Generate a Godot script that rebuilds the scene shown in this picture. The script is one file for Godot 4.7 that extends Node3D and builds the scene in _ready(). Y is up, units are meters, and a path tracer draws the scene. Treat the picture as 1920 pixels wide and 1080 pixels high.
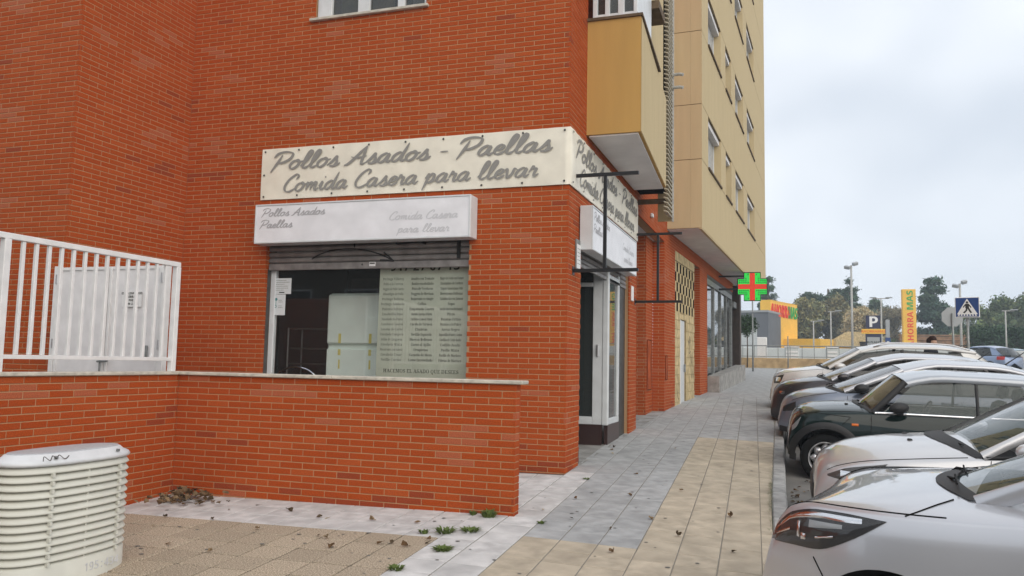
extends Node3D
# A street corner with a take-away shop in a brick block. The facade is the plane z = 0, the street side of the block the plane x = 0; the street climbs away from the camera.

const CO := 0.0615   # height of a brick course
const TW := Vector3(0, 0, -8.28)   # where the beige block starts
var M := {}
var rng := RandomNumberGenerator.new()
var noise_bank := {}
var brick_mats := []
var brick_cols := []

func gb(z: float) -> float:
	var zz := clampf(z, -60.0, 11.0)
	if zz < -26.0:
		var t := minf((-26.0 - zz) / 12.0, 1.0)
		return 0.0392 * (26.0 + 12.0 * (t - 0.5 * t * t))
	return -0.0392 * zz

func gy(x: float, z: float) -> float:
	var f := clampf((z + 38.0) / 14.0, 0.0, 1.0)
	return gb(z) + (0.0162 * maxf(x, -6.0) if x < 0.0 else -0.0226 * minf(x, 5.0)) * f

# ---------- textures and materials ----------
func ntex(called: String, freq: float, lo: float, hi: float, octaves := 4, kind := FastNoiseLite.TYPE_SIMPLEX_SMOOTH, size := 512) -> NoiseTexture2D:
	if noise_bank.has(called):
		return noise_bank[called]
	var n := FastNoiseLite.new()
	n.seed = hash(called) % 10000
	n.noise_type = kind
	n.frequency = freq
	n.fractal_octaves = octaves
	var t := NoiseTexture2D.new()
	t.width = size
	t.height = size
	t.seamless = true
	t.noise = n
	var g := Gradient.new()
	g.set_color(0, Color(lo, lo, lo))
	g.set_color(1, Color(hi, hi, hi))
	t.color_ramp = g
	noise_bank[called] = t
	return t

func mat(called: String, r: float, g: float, b: float, rough := 0.7, metal := 0.0) -> StandardMaterial3D:
	var m := StandardMaterial3D.new()
	m.resource_name = called
	m.albedo_color = Color(r, g, b).linear_to_srgb()
	m.roughness = rough
	m.metallic = metal
	if metal == 0.0 and rough > 0.65:
		m.metallic_specular = 0.22
	M[called] = m
	return m

func textured(m: StandardMaterial3D, tex: Texture2D, per_metre: float, bump: Texture2D = null, cm := 0.0) -> StandardMaterial3D:
	m.albedo_texture = tex
	m.uv1_triplanar = true
	m.uv1_world_triplanar = true
	m.uv1_scale = Vector3.ONE * per_metre
	if bump:
		m.heightmap_enabled = true
		m.heightmap_texture = bump
		m.heightmap_scale = cm
	return m

func streaked(m: StandardMaterial3D, bump: Texture2D = null) -> StandardMaterial3D:
	# faint rain marks running down the wall
	textured(m, ntex("drip", 0.02, 0.95, 1.0, 4), 1.0, bump, 0.1)
	m.uv1_scale = Vector3(0.4, 0.05, 0.4)
	m.heightmap_enabled = false
	return m

func glass(called: String, r: float, g: float, b: float, a: float) -> StandardMaterial3D:
	var m := mat(called, r, g, b, 0.02)
	m.albedo_color.a = a
	m.transparency = BaseMaterial3D.TRANSPARENCY_ALPHA
	return m

func paint(called: String, r: float, g: float, b: float, metal := 0.35, rough := 0.35) -> StandardMaterial3D:
	var m := mat(called, r, g, b, rough, metal)
	m.clearcoat_enabled = true
	m.clearcoat = 1.0
	m.clearcoat_roughness = 0.03
	return m

func make_materials() -> void:
	var fine := ntex("fine", 0.09, 0.72, 1.0, 4)
	var blotch := ntex("blotch", 0.012, 0.74, 1.0, 5)
	var worn := ntex("worn", 0.012, 0.80, 1.0, 5)
	var grain := ntex("grain", 0.25, 0.5, 1.0, 2)
	var cloudy := ntex("cloudy", 0.006, 0.93, 1.0, 4)
	var pits := ntex("pits", 0.11, 0.0, 1.0, 3, FastNoiseLite.TYPE_CELLULAR)
	var speck := ntex("speck", 0.06, 0.40, 1.0, 3)
	var worm := ntex("worm", 0.055, 0.0, 1.0, 2)
	var tones := [[0.53, 0.096, 0.020], [0.55, 0.104, 0.023], [0.51, 0.091, 0.019], [0.57, 0.116, 0.029], [0.52, 0.100, 0.022], [0.50, 0.089, 0.019], [0.55, 0.15, 0.068], [0.40, 0.078, 0.029]]
	for i in tones.size():
		var t: Array = tones[i]
		brick_cols.append(Color(t[0], t[1], t[2]))
		var m := mat("brick_%d" % i, t[0], t[1], t[2], 0.82)
		textured(m, fine, 1.7, grain, 0.12)
		brick_mats.append(m)
	var bm := mat("brick_many", 1, 1, 1, 0.82)
	bm.vertex_color_use_as_albedo = true
	textured(bm, fine, 1.7)
	textured(mat("mortar", 0.62, 0.38, 0.21, 0.95), fine, 3.0, grain, 0.15)
	textured(mat("brick_plain", 0.50, 0.11, 0.035, 0.85), blotch, 0.5)
	textured(mat("facing_wall", 0.20, 0.165, 0.13, 0.85), blotch, 0.5)
	mat("gum", 0.16, 0.155, 0.145, 0.9)
	textured(mat("stone_cap", 0.72, 0.68, 0.58, 0.6), blotch, 1.3)
	textured(mat("white_metal", 0.82, 0.82, 0.82, 0.42), cloudy, 1.5)
	textured(mat("white_sheet", 0.82, 0.81, 0.82, 0.5), cloudy, 1.1)
	textured(mat("aluminium_white", 0.70, 0.73, 0.75, 0.35), cloudy, 1.0)
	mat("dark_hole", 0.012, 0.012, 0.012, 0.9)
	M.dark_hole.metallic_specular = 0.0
	mat("black_metal", 0.012, 0.012, 0.013, 0.45, 0.2)
	mat("black_paint", 0.01, 0.01, 0.01, 0.55)
	mat("black_plastic", 0.014, 0.014, 0.015, 0.6)
	mat("grey_letter", 0.27, 0.265, 0.25, 0.7)
	mat("faded_letter", 0.40, 0.40, 0.42, 0.6)
	mat("ghost_letter", 0.58, 0.59, 0.62, 0.6)
	mat("print", 0.035, 0.04, 0.03, 0.7)
	mat("print_faded", 0.17, 0.19, 0.16, 0.7)
	textured(mat("vinyl", 0.86, 0.82, 0.70, 0.5), cloudy, 0.9)
	textured(mat("lightbox_face", 0.86, 0.87, 0.91, 0.35), cloudy, 0.8)
	textured(mat("shutter", 0.36, 0.345, 0.335, 0.5, 0.3), blotch, 0.8)
	textured(mat("shutter_dark", 0.10, 0.095, 0.09, 0.6, 0.2), blotch, 0.8)
	streaked(mat("stucco_ochre", 0.51, 0.315, 0.105, 0.9))
	streaked(mat("stucco_beige", 0.56, 0.455, 0.275, 0.92))
	textured(mat("joint", 0.20, 0.15, 0.085, 0.95), cloudy, 0.5)
	textured(mat("soffit", 0.80, 0.79, 0.79, 0.85), cloudy, 0.6)
	textured(mat("sill_brown", 0.17, 0.12, 0.075, 0.7), blotch, 0.8)
	textured(mat("block_cream", 0.72, 0.575, 0.33, 0.92), blotch, 0.7, grain, 0.15)
	textured(mat("block_joint", 0.50, 0.38, 0.2, 0.95), blotch, 1.0)
	mat("louver", 0.47, 0.42, 0.32, 0.6)
	textured(mat("granite", 0.06, 0.03, 0.027, 0.3), fine, 4.0)
	textured(mat("steel_panel", 0.10, 0.105, 0.10, 0.45, 0.5), blotch, 0.9)
	textured(mat("concrete", 0.42, 0.41, 0.39, 0.9), blotch, 0.5, grain, 0.2)
	textured(mat("kerb_stone", 0.50, 0.50, 0.49, 0.9), blotch, 0.8, grain, 0.25)
	textured(mat("asphalt", 0.25, 0.24, 0.225, 0.95), blotch, 0.23, grain, 0.4)
	textured(mat("grout_dark", 0.19, 0.17, 0.135, 0.95), fine, 2.0)
	textured(mat("grout", 0.33, 0.31, 0.27, 0.95), fine, 2.0, grain, 0.2)
	for i in 4:
		var k: float = [1.0, 0.95, 1.04, 0.98][i]
		textured(mat("tile_grey_%d" % i, 0.46 * k, 0.467 * k, 0.468 * k, 0.85), worn, 0.4 + 0.12 * i, grain, 0.1)
		textured(mat("tile_beige_%d" % i, 0.57 * k, 0.495 * k, 0.385 * k, 0.85), worn, 0.4 + 0.12 * i, grain, 0.1)
		textured(mat("tile_white_%d" % i, 0.68 * k, 0.67 * k, 0.66 * k, 0.85), worn, 0.4 + 0.12 * i, grain, 0.1)
		textured(mat("paver_%d" % i, 0.86 * k * k, 0.715 * k * k, 0.54 * k * k, 0.9), speck, 2.2 + 0.1 * i, worm, 0.35)
	textured(mat("vent_cast", 0.70, 0.70, 0.63, 0.7), cloudy, 0.9, grain, 0.06)
	textured(mat("vent_lid", 0.70, 0.72, 0.74, 0.4), cloudy, 2.0)
	textured(mat("vent_top", 0.50, 0.52, 0.55, 0.35), ntex("streak", 0.02, 0.86, 1.0, 4), 3.0)
	glass("pane", 0.10, 0.12, 0.11, 0.03)
	glass("pane_dim", 0.05, 0.06, 0.06, 0.55)
	glass("car_glass", 0.012, 0.05, 0.046, 0.40)
	glass("car_glass_dark", 0.01, 0.012, 0.012, 0.80)
	glass("screen_dark", 0.02, 0.025, 0.025, 0.62)
	glass("lens", 0.05, 0.05, 0.05, 0.03)
	textured(mat("fridge", 0.76, 0.90, 0.83, 0.35), cloudy, 0.5)
	mat("tape", 0.60, 0.56, 0.16, 0.5)
	textured(mat("poster", 0.50, 0.55, 0.45, 0.45), cloudy, 0.9)
	mat("paper", 0.66, 0.70, 0.72, 0.8)
	mat("paper_teal", 0.08, 0.25, 0.26, 0.7)
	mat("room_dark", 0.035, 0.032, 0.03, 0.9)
	textured(mat("dark_wood", 0.05, 0.033, 0.024, 0.4), blotch, 0.9)
	mat("chrome", 0.75, 0.75, 0.76, 0.12, 1.0)
	mat("satin_silver", 0.55, 0.55, 0.56, 0.35, 0.8)
	mat("rubber", 0.012, 0.012, 0.012, 0.85)
	mat("seat_dark", 0.03, 0.03, 0.032, 0.9)
	mat("amber", 0.75, 0.17, 0.02, 0.3)
	mat("tail_red", 0.40, 0.02, 0.02, 0.3)
	mat("sign_blue", 0.012, 0.05, 0.20, 0.4)
	mat("sign_navy", 0.025, 0.03, 0.075, 0.4)
	mat("sign_white", 0.80, 0.80, 0.80, 0.5)
	mat("sign_grey", 0.36, 0.38, 0.39, 0.5, 0.3)
	textured(mat("galvanised", 0.34, 0.36, 0.36, 0.5, 0.5), blotch, 1.5)
	textured(mat("pole_pale", 0.55, 0.55, 0.52, 0.5), blotch, 1.5)
	textured(mat("shop_yellow", 0.92, 0.55, 0.08, 0.6), cloudy, 0.2)
	mat("shop_red", 0.72, 0.05, 0.02, 0.5)
	mat("shop_green", 0.03, 0.36, 0.08, 0.5)
	textured(mat("shop_grey", 0.17, 0.185, 0.205, 0.7), cloudy, 0.2)
	textured(mat("shop_pale", 0.62, 0.66, 0.66, 0.7), cloudy, 0.3)
	textured(mat("sand_wall", 0.60, 0.43, 0.24, 0.9), blotch, 0.3)
	textured(mat("brown_stone", 0.36, 0.22, 0.13, 0.9), blotch, 0.4)
	mat("leaf_dry_0", 0.16, 0.10, 0.055, 0.9)
	mat("leaf_dry_1", 0.24, 0.17, 0.10, 0.9)
	mat("leaf_dry_2", 0.09, 0.065, 0.04, 0.9)
	mat("leaf_pale", 0.45, 0.38, 0.27, 0.9)
	var weed := mat("weed", 0.11, 0.15, 0.045, 0.9)
	weed.backlight_enabled = true
	weed.backlight = Color(0.1, 0.15, 0.03)
	var lf := mat("foliage", 1, 1, 1, 0.85)
	lf.vertex_color_use_as_albedo = true
	lf.backlight_enabled = true
	lf.backlight = Color(0.10, 0.13, 0.05)
	textured(mat("bark", 0.12, 0.09, 0.065, 0.95), blotch, 1.5)
	mat("skin", 0.42, 0.25, 0.17, 0.6)
	mat("hair", 0.03, 0.014, 0.010, 0.7)
	mat("dark_coat", 0.02, 0.021, 0.028, 0.9)
	mat("jeans", 0.03, 0.04, 0.08, 0.9)
	for e in [["led_green", 0.03, 1.0, 0.10, 1.1], ["led_red", 1.0, 0.05, 0.02, 1.2]]:
		var m := mat(e[0], e[1] * 0.4, e[2] * 0.4, e[3] * 0.4, 0.4)
		m.emission_enabled = true
		m.emission = Color(e[1], e[2], e[3]).linear_to_srgb()
		m.emission_energy_multiplier = e[4]
	mat("led_back", 0.006, 0.03, 0.014, 0.5)
	mat("graffiti", 0.06, 0.05, 0.045, 0.8)

# ---------- building meshes ----------
func new_st() -> SurfaceTool:
	var st := SurfaceTool.new()
	st.begin(Mesh.PRIMITIVE_TRIANGLES)
	st.set_smooth_group(-1)
	return st

func tri(st: SurfaceTool, a: Vector3, b: Vector3, c: Vector3) -> void:
	st.add_vertex(a)
	st.add_vertex(b)
	st.add_vertex(c)

func quad(st: SurfaceTool, a: Vector3, b: Vector3, c: Vector3, d: Vector3) -> void:
	tri(st, a, b, c)
	tri(st, a, c, d)

func box(st: SurfaceTool, lo: Vector3, hi: Vector3, bevel := 0.0, tf := Transform3D.IDENTITY) -> void:
	# a box with chamfered edges; 12 or 44 triangles
	var c := (lo + hi) * 0.5
	var h := (hi - lo).abs() * 0.5
	var b := minf(bevel, minf(h.x, minf(h.y, h.z)) * 0.9)
	var ax := [Vector3.RIGHT, Vector3.UP, Vector3.BACK]
	for i in 3:
		for sg in [-1.0, 1.0]:
			var n: Vector3 = ax[i] * sg
			var u: Vector3 = ax[(i + 1) % 3]
			var v: Vector3 = ax[(i + 2) % 3]
			var hn := h[i]
			var hu := h[(i + 1) % 3] - b
			var hv := h[(i + 2) % 3] - b
			var p := [c + n * hn - u * hu - v * hv, c + n * hn + u * hu - v * hv, c + n * hn + u * hu + v * hv, c + n * hn - u * hu + v * hv]
			if sg > 0:
				quad(st, tf * p[0], tf * p[3], tf * p[2], tf * p[1])
			else:
				quad(st, tf * p[0], tf * p[1], tf * p[2], tf * p[3])
	if b <= 0.0:
		return
	for i in 3:
		var u: Vector3 = ax[i]
		var n: Vector3 = ax[(i + 1) % 3]
		var v: Vector3 = ax[(i + 2) % 3]
		var hu := h[i] - b
		var hn := h[(i + 1) % 3]
		var hv := h[(i + 2) % 3]
		for sn in [-1.0, 1.0]:
			for sv in [-1.0, 1.0]:
				var e1: Vector3 = c + n * (sn * hn) + v * (sv * (hv - b))
				var e2: Vector3 = c + n * (sn * (hn - b)) + v * (sv * hv)
				if sn * sv > 0:
					quad(st, tf * (e1 - u * hu), tf * (e2 - u * hu), tf * (e2 + u * hu), tf * (e1 + u * hu))
				else:
					quad(st, tf * (e1 - u * hu), tf * (e1 + u * hu), tf * (e2 + u * hu), tf * (e2 - u * hu))
	for sx in [-1.0, 1.0]:
		for sy in [-1.0, 1.0]:
			for sz in [-1.0, 1.0]:
				var a := c + Vector3(sx * h.x, sy * (h.y - b), sz * (h.z - b))
				var d := c + Vector3(sx * (h.x - b), sy * h.y, sz * (h.z - b))
				var e := c + Vector3(sx * (h.x - b), sy * (h.y - b), sz * h.z)
				if sx * sy * sz > 0:
					tri(st, tf * a, tf * e, tf * d)
				else:
					tri(st, tf * a, tf * d, tf * e)

func tube(st: SurfaceTool, pts: Array, r0: float, r1 := -1.0, sides := 8, caps := true) -> void:
	if r1 < 0.0:
		r1 = r0
	var rings := []
	for i in pts.size():
		var p: Vector3 = pts[i]
		var d: Vector3 = (pts[mini(i + 1, pts.size() - 1)] - pts[maxi(i - 1, 0)]).normalized()
		var u := d.cross(Vector3.UP if absf(d.y) < 0.9 else Vector3.RIGHT).normalized()
		var v := u.cross(d)
		var r := lerpf(r0, r1, float(i) / maxf(1.0, pts.size() - 1))
		var ring := []
		for k in sides:
			var a := TAU * k / sides
			ring.append(p + (u * cos(a) + v * sin(a)) * r)
		rings.append(ring)
	for i in rings.size() - 1:
		for k in sides:
			var k2 := (k + 1) % sides
			quad(st, rings[i][k], rings[i][k2], rings[i + 1][k2], rings[i + 1][k])
	if caps:
		for k in range(1, sides - 1):
			tri(st, rings[0][0], rings[0][k + 1], rings[0][k])
			tri(st, rings[-1][0], rings[-1][k], rings[-1][k + 1])

func prism(st: SurfaceTool, poly: PackedVector2Array, depth: float, tf: Transform3D) -> void:
	# polygon in local x, y, from z = 0 to z = depth
	var idx := Geometry2D.triangulate_polygon(poly)
	for k in range(0, idx.size(), 3):
		var a := poly[idx[k]]
		var b := poly[idx[k + 1]]
		var c := poly[idx[k + 2]]
		if (b - a).cross(c - a) < 0:
			var t := b
			b = c
			c = t
		tri(st, tf * Vector3(a.x, a.y, depth), tf * Vector3(c.x, c.y, depth), tf * Vector3(b.x, b.y, depth))
		tri(st, tf * Vector3(a.x, a.y, 0), tf * Vector3(b.x, b.y, 0), tf * Vector3(c.x, c.y, 0))
	for k in poly.size():
		var a := poly[k]
		var b := poly[(k + 1) % poly.size()]
		quad(st, tf * Vector3(a.x, a.y, 0), tf * Vector3(a.x, a.y, depth), tf * Vector3(b.x, b.y, depth), tf * Vector3(b.x, b.y, 0))

func lathe(st: SurfaceTool, prof: Array, sides: int, tf: Transform3D, from := 0.0, to := TAU) -> void:
	# profile of Vector2(radius, height) about the local y axis
	for i in prof.size() - 1:
		for k in sides:
			var a := lerpf(from, to, float(k) / sides)
			var b := lerpf(from, to, float(k + 1) / sides)
			var p: Vector2 = prof[i]
			var q: Vector2 = prof[i + 1]
			quad(st, tf * Vector3(p.x * cos(a), p.y, p.x * sin(a)), tf * Vector3(p.x * cos(b), p.y, p.x * sin(b)), tf * Vector3(q.x * cos(b), q.y, q.x * sin(b)), tf * Vector3(q.x * cos(a), q.y, q.x * sin(a)))

func obj(called: String, st: SurfaceTool, material: Material, parent: Node = null) -> MeshInstance3D:
	st.generate_normals()
	var o := MeshInstance3D.new()
	o.name = called
	o.mesh = st.commit()
	o.material_override = material
	(parent if parent else self).add_child(o, true)
	return o

func bx(called: String, lo: Vector3, hi: Vector3, material: Material, parent: Node = null, bevel := 0.0) -> MeshInstance3D:
	var st := new_st()
	box(st, lo, hi, bevel)
	return obj(called, st, material, parent)

func numbered(called: String) -> String:
	if not has_node(NodePath(called)):
		return called
	var i := 1
	while has_node(NodePath("%s_%03d" % [called, i])):
		i += 1
	return "%s_%03d" % [called, i]

func tag(o: Node, label: String, category: String, group := "") -> Node:
	o.set_meta("label", label)
	o.set_meta("category", category)
	if group:
		o.set_meta("group", group)
	return o

func thing(called: String, label: String, category: String, at := Vector3.ZERO, group := "") -> Node3D:
	var o := Node3D.new()
	o.name = numbered(called)
	add_child(o)
	o.position = at
	tag(o, label, category, group)
	return o

func single(called: String, st: SurfaceTool, material: Material, label: String, category: String, group := "") -> MeshInstance3D:
	var o := obj(numbered(called), st, material)
	tag(o, label, category, group)
	return o

func struct(called: String, st: SurfaceTool, material: Material) -> MeshInstance3D:
	var o := obj(called, st, material)
	o.set_meta("kind", "structure")
	return o

func many(called: String, mesh: Mesh, xfs: Array, cols: Array, material: Material, parent: Node) -> MultiMeshInstance3D:
	var mm := MultiMesh.new()
	mm.transform_format = MultiMesh.TRANSFORM_3D
	mm.use_colors = cols.size() > 0
	mm.mesh = mesh
	mm.instance_count = xfs.size()
	for i in xfs.size():
		mm.set_instance_transform(i, xfs[i])
		if cols.size():
			mm.set_instance_color(i, cols[i])
	var o := MultiMeshInstance3D.new()
	o.name = called
	o.multimesh = mm
	o.material_override = material
	o.set_meta("kind", "stuff")
	parent.add_child(o, true)
	return o

# ---------- brickwork ----------
var brick_shape: ArrayMesh

func make_brick_shape() -> void:
	# one face brick, 0.24 long, front face towards +z, arrises eased
	var st := new_st()
	var h := Vector3(0.121, 0.0263, 0.0)
	var b := 0.003
	var f := [Vector3(-h.x + b, -h.y + b, 0), Vector3(h.x - b, -h.y + b, 0), Vector3(h.x - b, h.y - b, 0), Vector3(-h.x + b, h.y - b, 0)]
	var r := [Vector3(-h.x, -h.y, -b), Vector3(h.x, -h.y, -b), Vector3(h.x, h.y, -b), Vector3(-h.x, h.y, -b)]
	quad(st, f[0], f[3], f[2], f[1])
	for k in 4:
		var n := (k + 1) % 4
		quad(st, r[k], f[k], f[n], r[n])
		quad(st, r[k] + Vector3(0, 0, -0.02), r[k], r[n], r[n] + Vector3(0, 0, -0.02))
	st.generate_normals()
	brick_shape = st.commit()

# lists the bricks of one flat wall (in the parent's space) and builds its mortar bed
func brick_wall(parent: Node3D, list: Array, o: Vector3, ex: Vector3, length: float, y0: float, y1: float, holes: Array, phase := 0.0, seen_to := 1e9, bed_back := 0.2, bed_from := 0.007) -> void:
	var n := ex.cross(Vector3.UP)
	var basis := Basis(ex, Vector3.UP, n)
	# the bed of mortar, as blocks round the openings
	var us := [0.0, length]
	var ys := [y0, y1]
	for hr in holes:
		us.append_array([clampf(hr.position.x, 0, length), clampf(hr.end.x, 0, length)])
		ys.append_array([clampf(hr.position.y, y0, y1), clampf(hr.end.y, y0, y1)])
	us.sort()
	ys.sort()
	var st := new_st()
	var tf := Transform3D(basis, o)
	for j in ys.size() - 1:
		if ys[j + 1] - ys[j] < 0.001:
			continue
		for i in us.size() - 1:
			if us[i + 1] - us[i] < 0.001:
				continue
			var mid := Vector2((us[i] + us[i + 1]) * 0.5, (ys[j] + ys[j + 1]) * 0.5)
			var open := false
			for hr in holes:
				if hr.has_point(mid):
					open = true
			if not open:
				var li := bed_from if us[i] <= 0.0 else 0.0
				var ri := 0.007 if us[i + 1] >= length else 0.0
				for hr in holes:
					if mid.y > hr.position.y and mid.y < hr.end.y:
						if absf(hr.end.x - us[i]) < 0.002:
							li = 0.007
						if absf(hr.position.x - us[i + 1]) < 0.002:
							ri = 0.007
				box(st, Vector3(us[i] + li, ys[j], -bed_back), Vector3(us[i + 1] - ri, ys[j + 1], -0.0045), 0.0, tf)
	obj("mortar_bed", st, M.mortar, parent)
	var k0 := int(floor(y0 / CO))
	var k1 := int(ceil(minf(y1, seen_to) / CO))
	for k in range(k0, k1):
		var yb := k * CO + 0.005
		var yt := yb + 0.0515
		if yt > y1 + 0.002 or yb < y0 - 0.06:
			continue
		var ym := (yb + yt) * 0.5
		var cuts := [[0.0, length]]
		for hr in holes:
			if ym > hr.position.y and ym < hr.end.y:
				var nc := []
				for c in cuts:
					if hr.position.x > c[0] + 0.01:
						nc.append([c[0], minf(c[1], hr.position.x)])
					if hr.end.x < c[1] - 0.01:
						nc.append([maxf(c[0], hr.end.x), c[1]])
				cuts = nc
		var off := phase + (0.125 if posmod(k, 2) == 1 else 0.0)
		for c in cuts:
			var i0 := int(floor((c[0] - off) / 0.25))
			var i1 := int(ceil((c[1] - off) / 0.25))
			for i in range(i0, i1):
				var a := maxf(c[0], off + i * 0.25)
				var b := minf(c[1], off + i * 0.25 + 0.24)
				if absf(b - c[1]) < 0.02:
					b = c[1]
				if b - a < 0.03:
					continue
				var sc := (b - a) / 0.24
				var bs := Basis(ex * sc, Vector3.UP, n)
				var at := o + ex * ((a + b) * 0.5) + Vector3(0, ym, 0) + n * rng.randf_range(-0.0012, 0.0012)
				list.append(Transform3D(bs, at))

func lay_bricks(parent: Node3D, list: Array, shown: int, near: Vector3) -> void:
	var order := []
	for t in list:
		var q: Transform3D = parent.transform * t
		var w := q.basis.z.normalized().dot((near - q.origin).normalized())
		order.append([q.origin.distance_to(near) / maxf(0.15, sqrt(maxf(w, 0.0))), t])
	order.sort_custom(func(p, q): return p[0] < q[0])
	var stain := FastNoiseLite.new()
	stain.seed = 5
	stain.frequency = 0.09
	var xfs := []
	var cols := []
	for i in order.size():
		var pick := rng.randi() % 6
		if rng.randf() < 0.35:
			pick = 0
		var w: Vector3 = parent.transform * order[i][1].origin
		var salt := stain.get_noise_2d(w.x * 9.0 + w.z * 7.0, w.y * 16.0)
		if salt > 0.38 and rng.randf() < 0.6:
			pick = 6
		elif w.y - gy(w.x, w.z) < 0.13 and rng.randf() < 0.35 or salt < -0.42 and rng.randf() < 0.3:
			pick = 7
		if i < shown:
			var o := MeshInstance3D.new()
			o.name = "brick"
			o.mesh = brick_shape
			o.material_override = brick_mats[pick]
			o.transform = order[i][1]
			parent.add_child(o, true)
		else:
			xfs.append(order[i][1])
			cols.append(brick_cols[pick])
	if xfs.size():
		many("brickwork", brick_shape, xfs, cols, M.brick_many, parent)

# ---------- lettering ----------
const GLYPHS := {
	"o": [0.52, [[.36,.5,.14,.42,.03,.2,.14,0,.32,.08,.42,.3,.35,.5,.28,.44,.42,.38,.58,.42]]],
	"l": [0.36, [[0,.12,.2,.42,.36,.85,.31,1.0,.2,.85,.12,.4,.12,.08,.22,0,.38,.12]]],
	"s": [0.46, [[-.04,.05,.14,.25,.29,.54,.3,.4,.36,.2,.26,.0,.08,.02,.2,.0,.36,.03,.52,.16]]],
	"a": [0.58, [[.42,.42,.3,.5,.1,.35,.04,.12,.14,0,.3,.12,.45,.46,.4,.15,.46,0,.62,.14]]],
	"d": [0.58, [[.42,.42,.3,.5,.1,.35,.04,.12,.14,0,.3,.12,.46,.5,.56,1.0],[.56,1.0,.44,.42,.42,.1,.48,0,.62,.12]]],
	"e": [0.42, [[.02,.18,.26,.25,.37,.4,.27,.5,.12,.38,.06,.16,.16,0,.32,.04,.46,.16]]],
	"m": [0.70, [[.0,.36,.1,.48,.1,.3,.08,.0],[.09,.1,.16,.34,.28,.48,.33,.4,.3,.0],[.31,.1,.38,.34,.5,.48,.55,.4,.51,.1,.58,0,.72,.12]]],
	"i": [0.30, [[.0,.2,.14,.48,.1,.12,.18,0,.32,.12],[.2,.72,.25,.77]]],
	"r": [0.40, [[.0,.2,.13,.55,.16,.41,.29,.42,.24,.15,.28,0,.44,.12]]],
	"p": [0.52, [[.0,.25,.14,.5,.1,.1,.0,-.42],[.1,.2,.28,.5,.4,.42,.36,.14,.22,0,.1,.05,.25,.02,.52,.14]]],
	"v": [0.50, [[.0,.4,.1,.48,.14,.2,.2,0,.36,.2,.42,.48,.56,.4]]],
	"P": [0.82, [[.36,.86,.24,.42,.04,-.14],[.0,.72,.16,.95,.5,1.03,.82,.9,.76,.6,.46,.4,.18,.38]]],
	"A": [0.86, [[-.08,-.02,.12,.08,.45,.6,.7,1.02],[.7,1.02,.67,.5,.66,.0,.84,.06],[.12,.45,.4,.36,.8,.44]]],
	"C": [0.62, [[.56,.72,.64,.92,.5,1.02,.2,.72,.05,.3,.16,.02,.4,.0,.66,.2]]],
	"-": [0.42, [[.05,.36,.36,.36]]],
	" ": [0.34, []],
}

func spline(flat: Array, steps := 5) -> PackedVector2Array:
	var p := []
	for i in range(0, flat.size(), 2):
		p.append(Vector2(flat[i], flat[i + 1]))
	var out := PackedVector2Array()
	for i in p.size() - 1:
		var a: Vector2 = p[maxi(i - 1, 0)]
		var b: Vector2 = p[i]
		var c: Vector2 = p[i + 1]
		var d: Vector2 = p[mini(i + 2, p.size() - 1)]
		for k in steps:
			out.append(b.cubic_interpolate(c, a, d, float(k) / steps))
	out.append(p[-1])
	return out

func ribbon(st: SurfaceTool, pts: PackedVector2Array, wide: float, tf: Transform3D, lift: float, nib := true) -> void:
	var n := pts.size()
	var pl := Vector2.ZERO
	var pr := Vector2.ZERO
	for i in n:
		var d := (pts[mini(i + 1, n - 1)] - pts[maxi(i - 1, 0)]).normalized()
		var w := wide
		if nib:
			w *= 0.42 + 0.58 * absf(sin(d.angle() + 0.35))
			w *= 0.35 + 0.65 * minf(1.0, minf(i, n - 1 - i) / 4.0)
		var s := Vector2(-d.y, d.x) * w * 0.5
		var z := lift + 0.0006 * i / n
		var l := pts[i] + s
		var r := pts[i] - s
		if i > 0:
			quad(st, tf * Vector3(pl.x, pl.y, z - 0.0006 / n), tf * Vector3(l.x, l.y, z), tf * Vector3(r.x, r.y, z), tf * Vector3(pr.x, pr.y, z - 0.0006 / n))
		pl = l
		pr = r

func script_width(text: String) -> float:
	var w := 0.0
	for ch in text:
		w += GLYPHS[ch][0]
	return w

# brush script: text from (0, 0), sx metres per unit across, sy metres of capital height
func script_text(st: SurfaceTool, text: String, sx: float, sy: float, tf: Transform3D, weight := 0.108) -> void:
	var x := 0.0
	var lift := 0.0
	for ch in text:
		var g: Array = GLYPHS[ch]
		for stroke in g[1]:
			var pts := spline(stroke)
			for i in pts.size():
				pts[i] = Vector2((x + pts[i].x + pts[i].y * 0.22) * sx, pts[i].y * sy)
			ribbon(st, pts, weight * sx * 1.15, tf, lift)
			lift += 0.0007
			if lift > 0.003:
				lift = 0.0
		x += g[0]

var fonts := {}
func text_into(st: SurfaceTool, text: String, face: String, height: float, tf: Transform3D, align := HORIZONTAL_ALIGNMENT_CENTER, depth := 0.001, bold := false, step := 1.5) -> void:
	var key := face + str(bold)
	if not fonts.has(key):
		var f := SystemFont.new()
		f.font_names = PackedStringArray([face])
		f.font_weight = 700 if bold else 400
		fonts[key] = f
	var t := TextMesh.new()
	t.font = fonts[key]
	t.text = text
	t.font_size = 32
	t.pixel_size = height / 32.0 * 1.38
	t.depth = depth
	t.curve_step = step
	t.horizontal_alignment = align
	t.vertical_alignment = VERTICAL_ALIGNMENT_CENTER
	st.append_from(t, 0, tf)

func text_obj(called: String, rows: Array, face: String, height: float, material: Material, parent: Node, bold := false, align := HORIZONTAL_ALIGNMENT_CENTER, step := 1.5, depth := 0.001) -> MeshInstance3D:
	# rows of [text, Transform3D]
	var st := SurfaceTool.new()
	st.begin(Mesh.PRIMITIVE_TRIANGLES)
	for r in rows:
		text_into(st, r[0], face, height, r[1], align, depth, bold, step)
	var o := MeshInstance3D.new()
	o.name = called
	o.mesh = st.commit()
	o.material_override = material
	(parent if parent else self).add_child(o, true)
	return o

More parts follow.
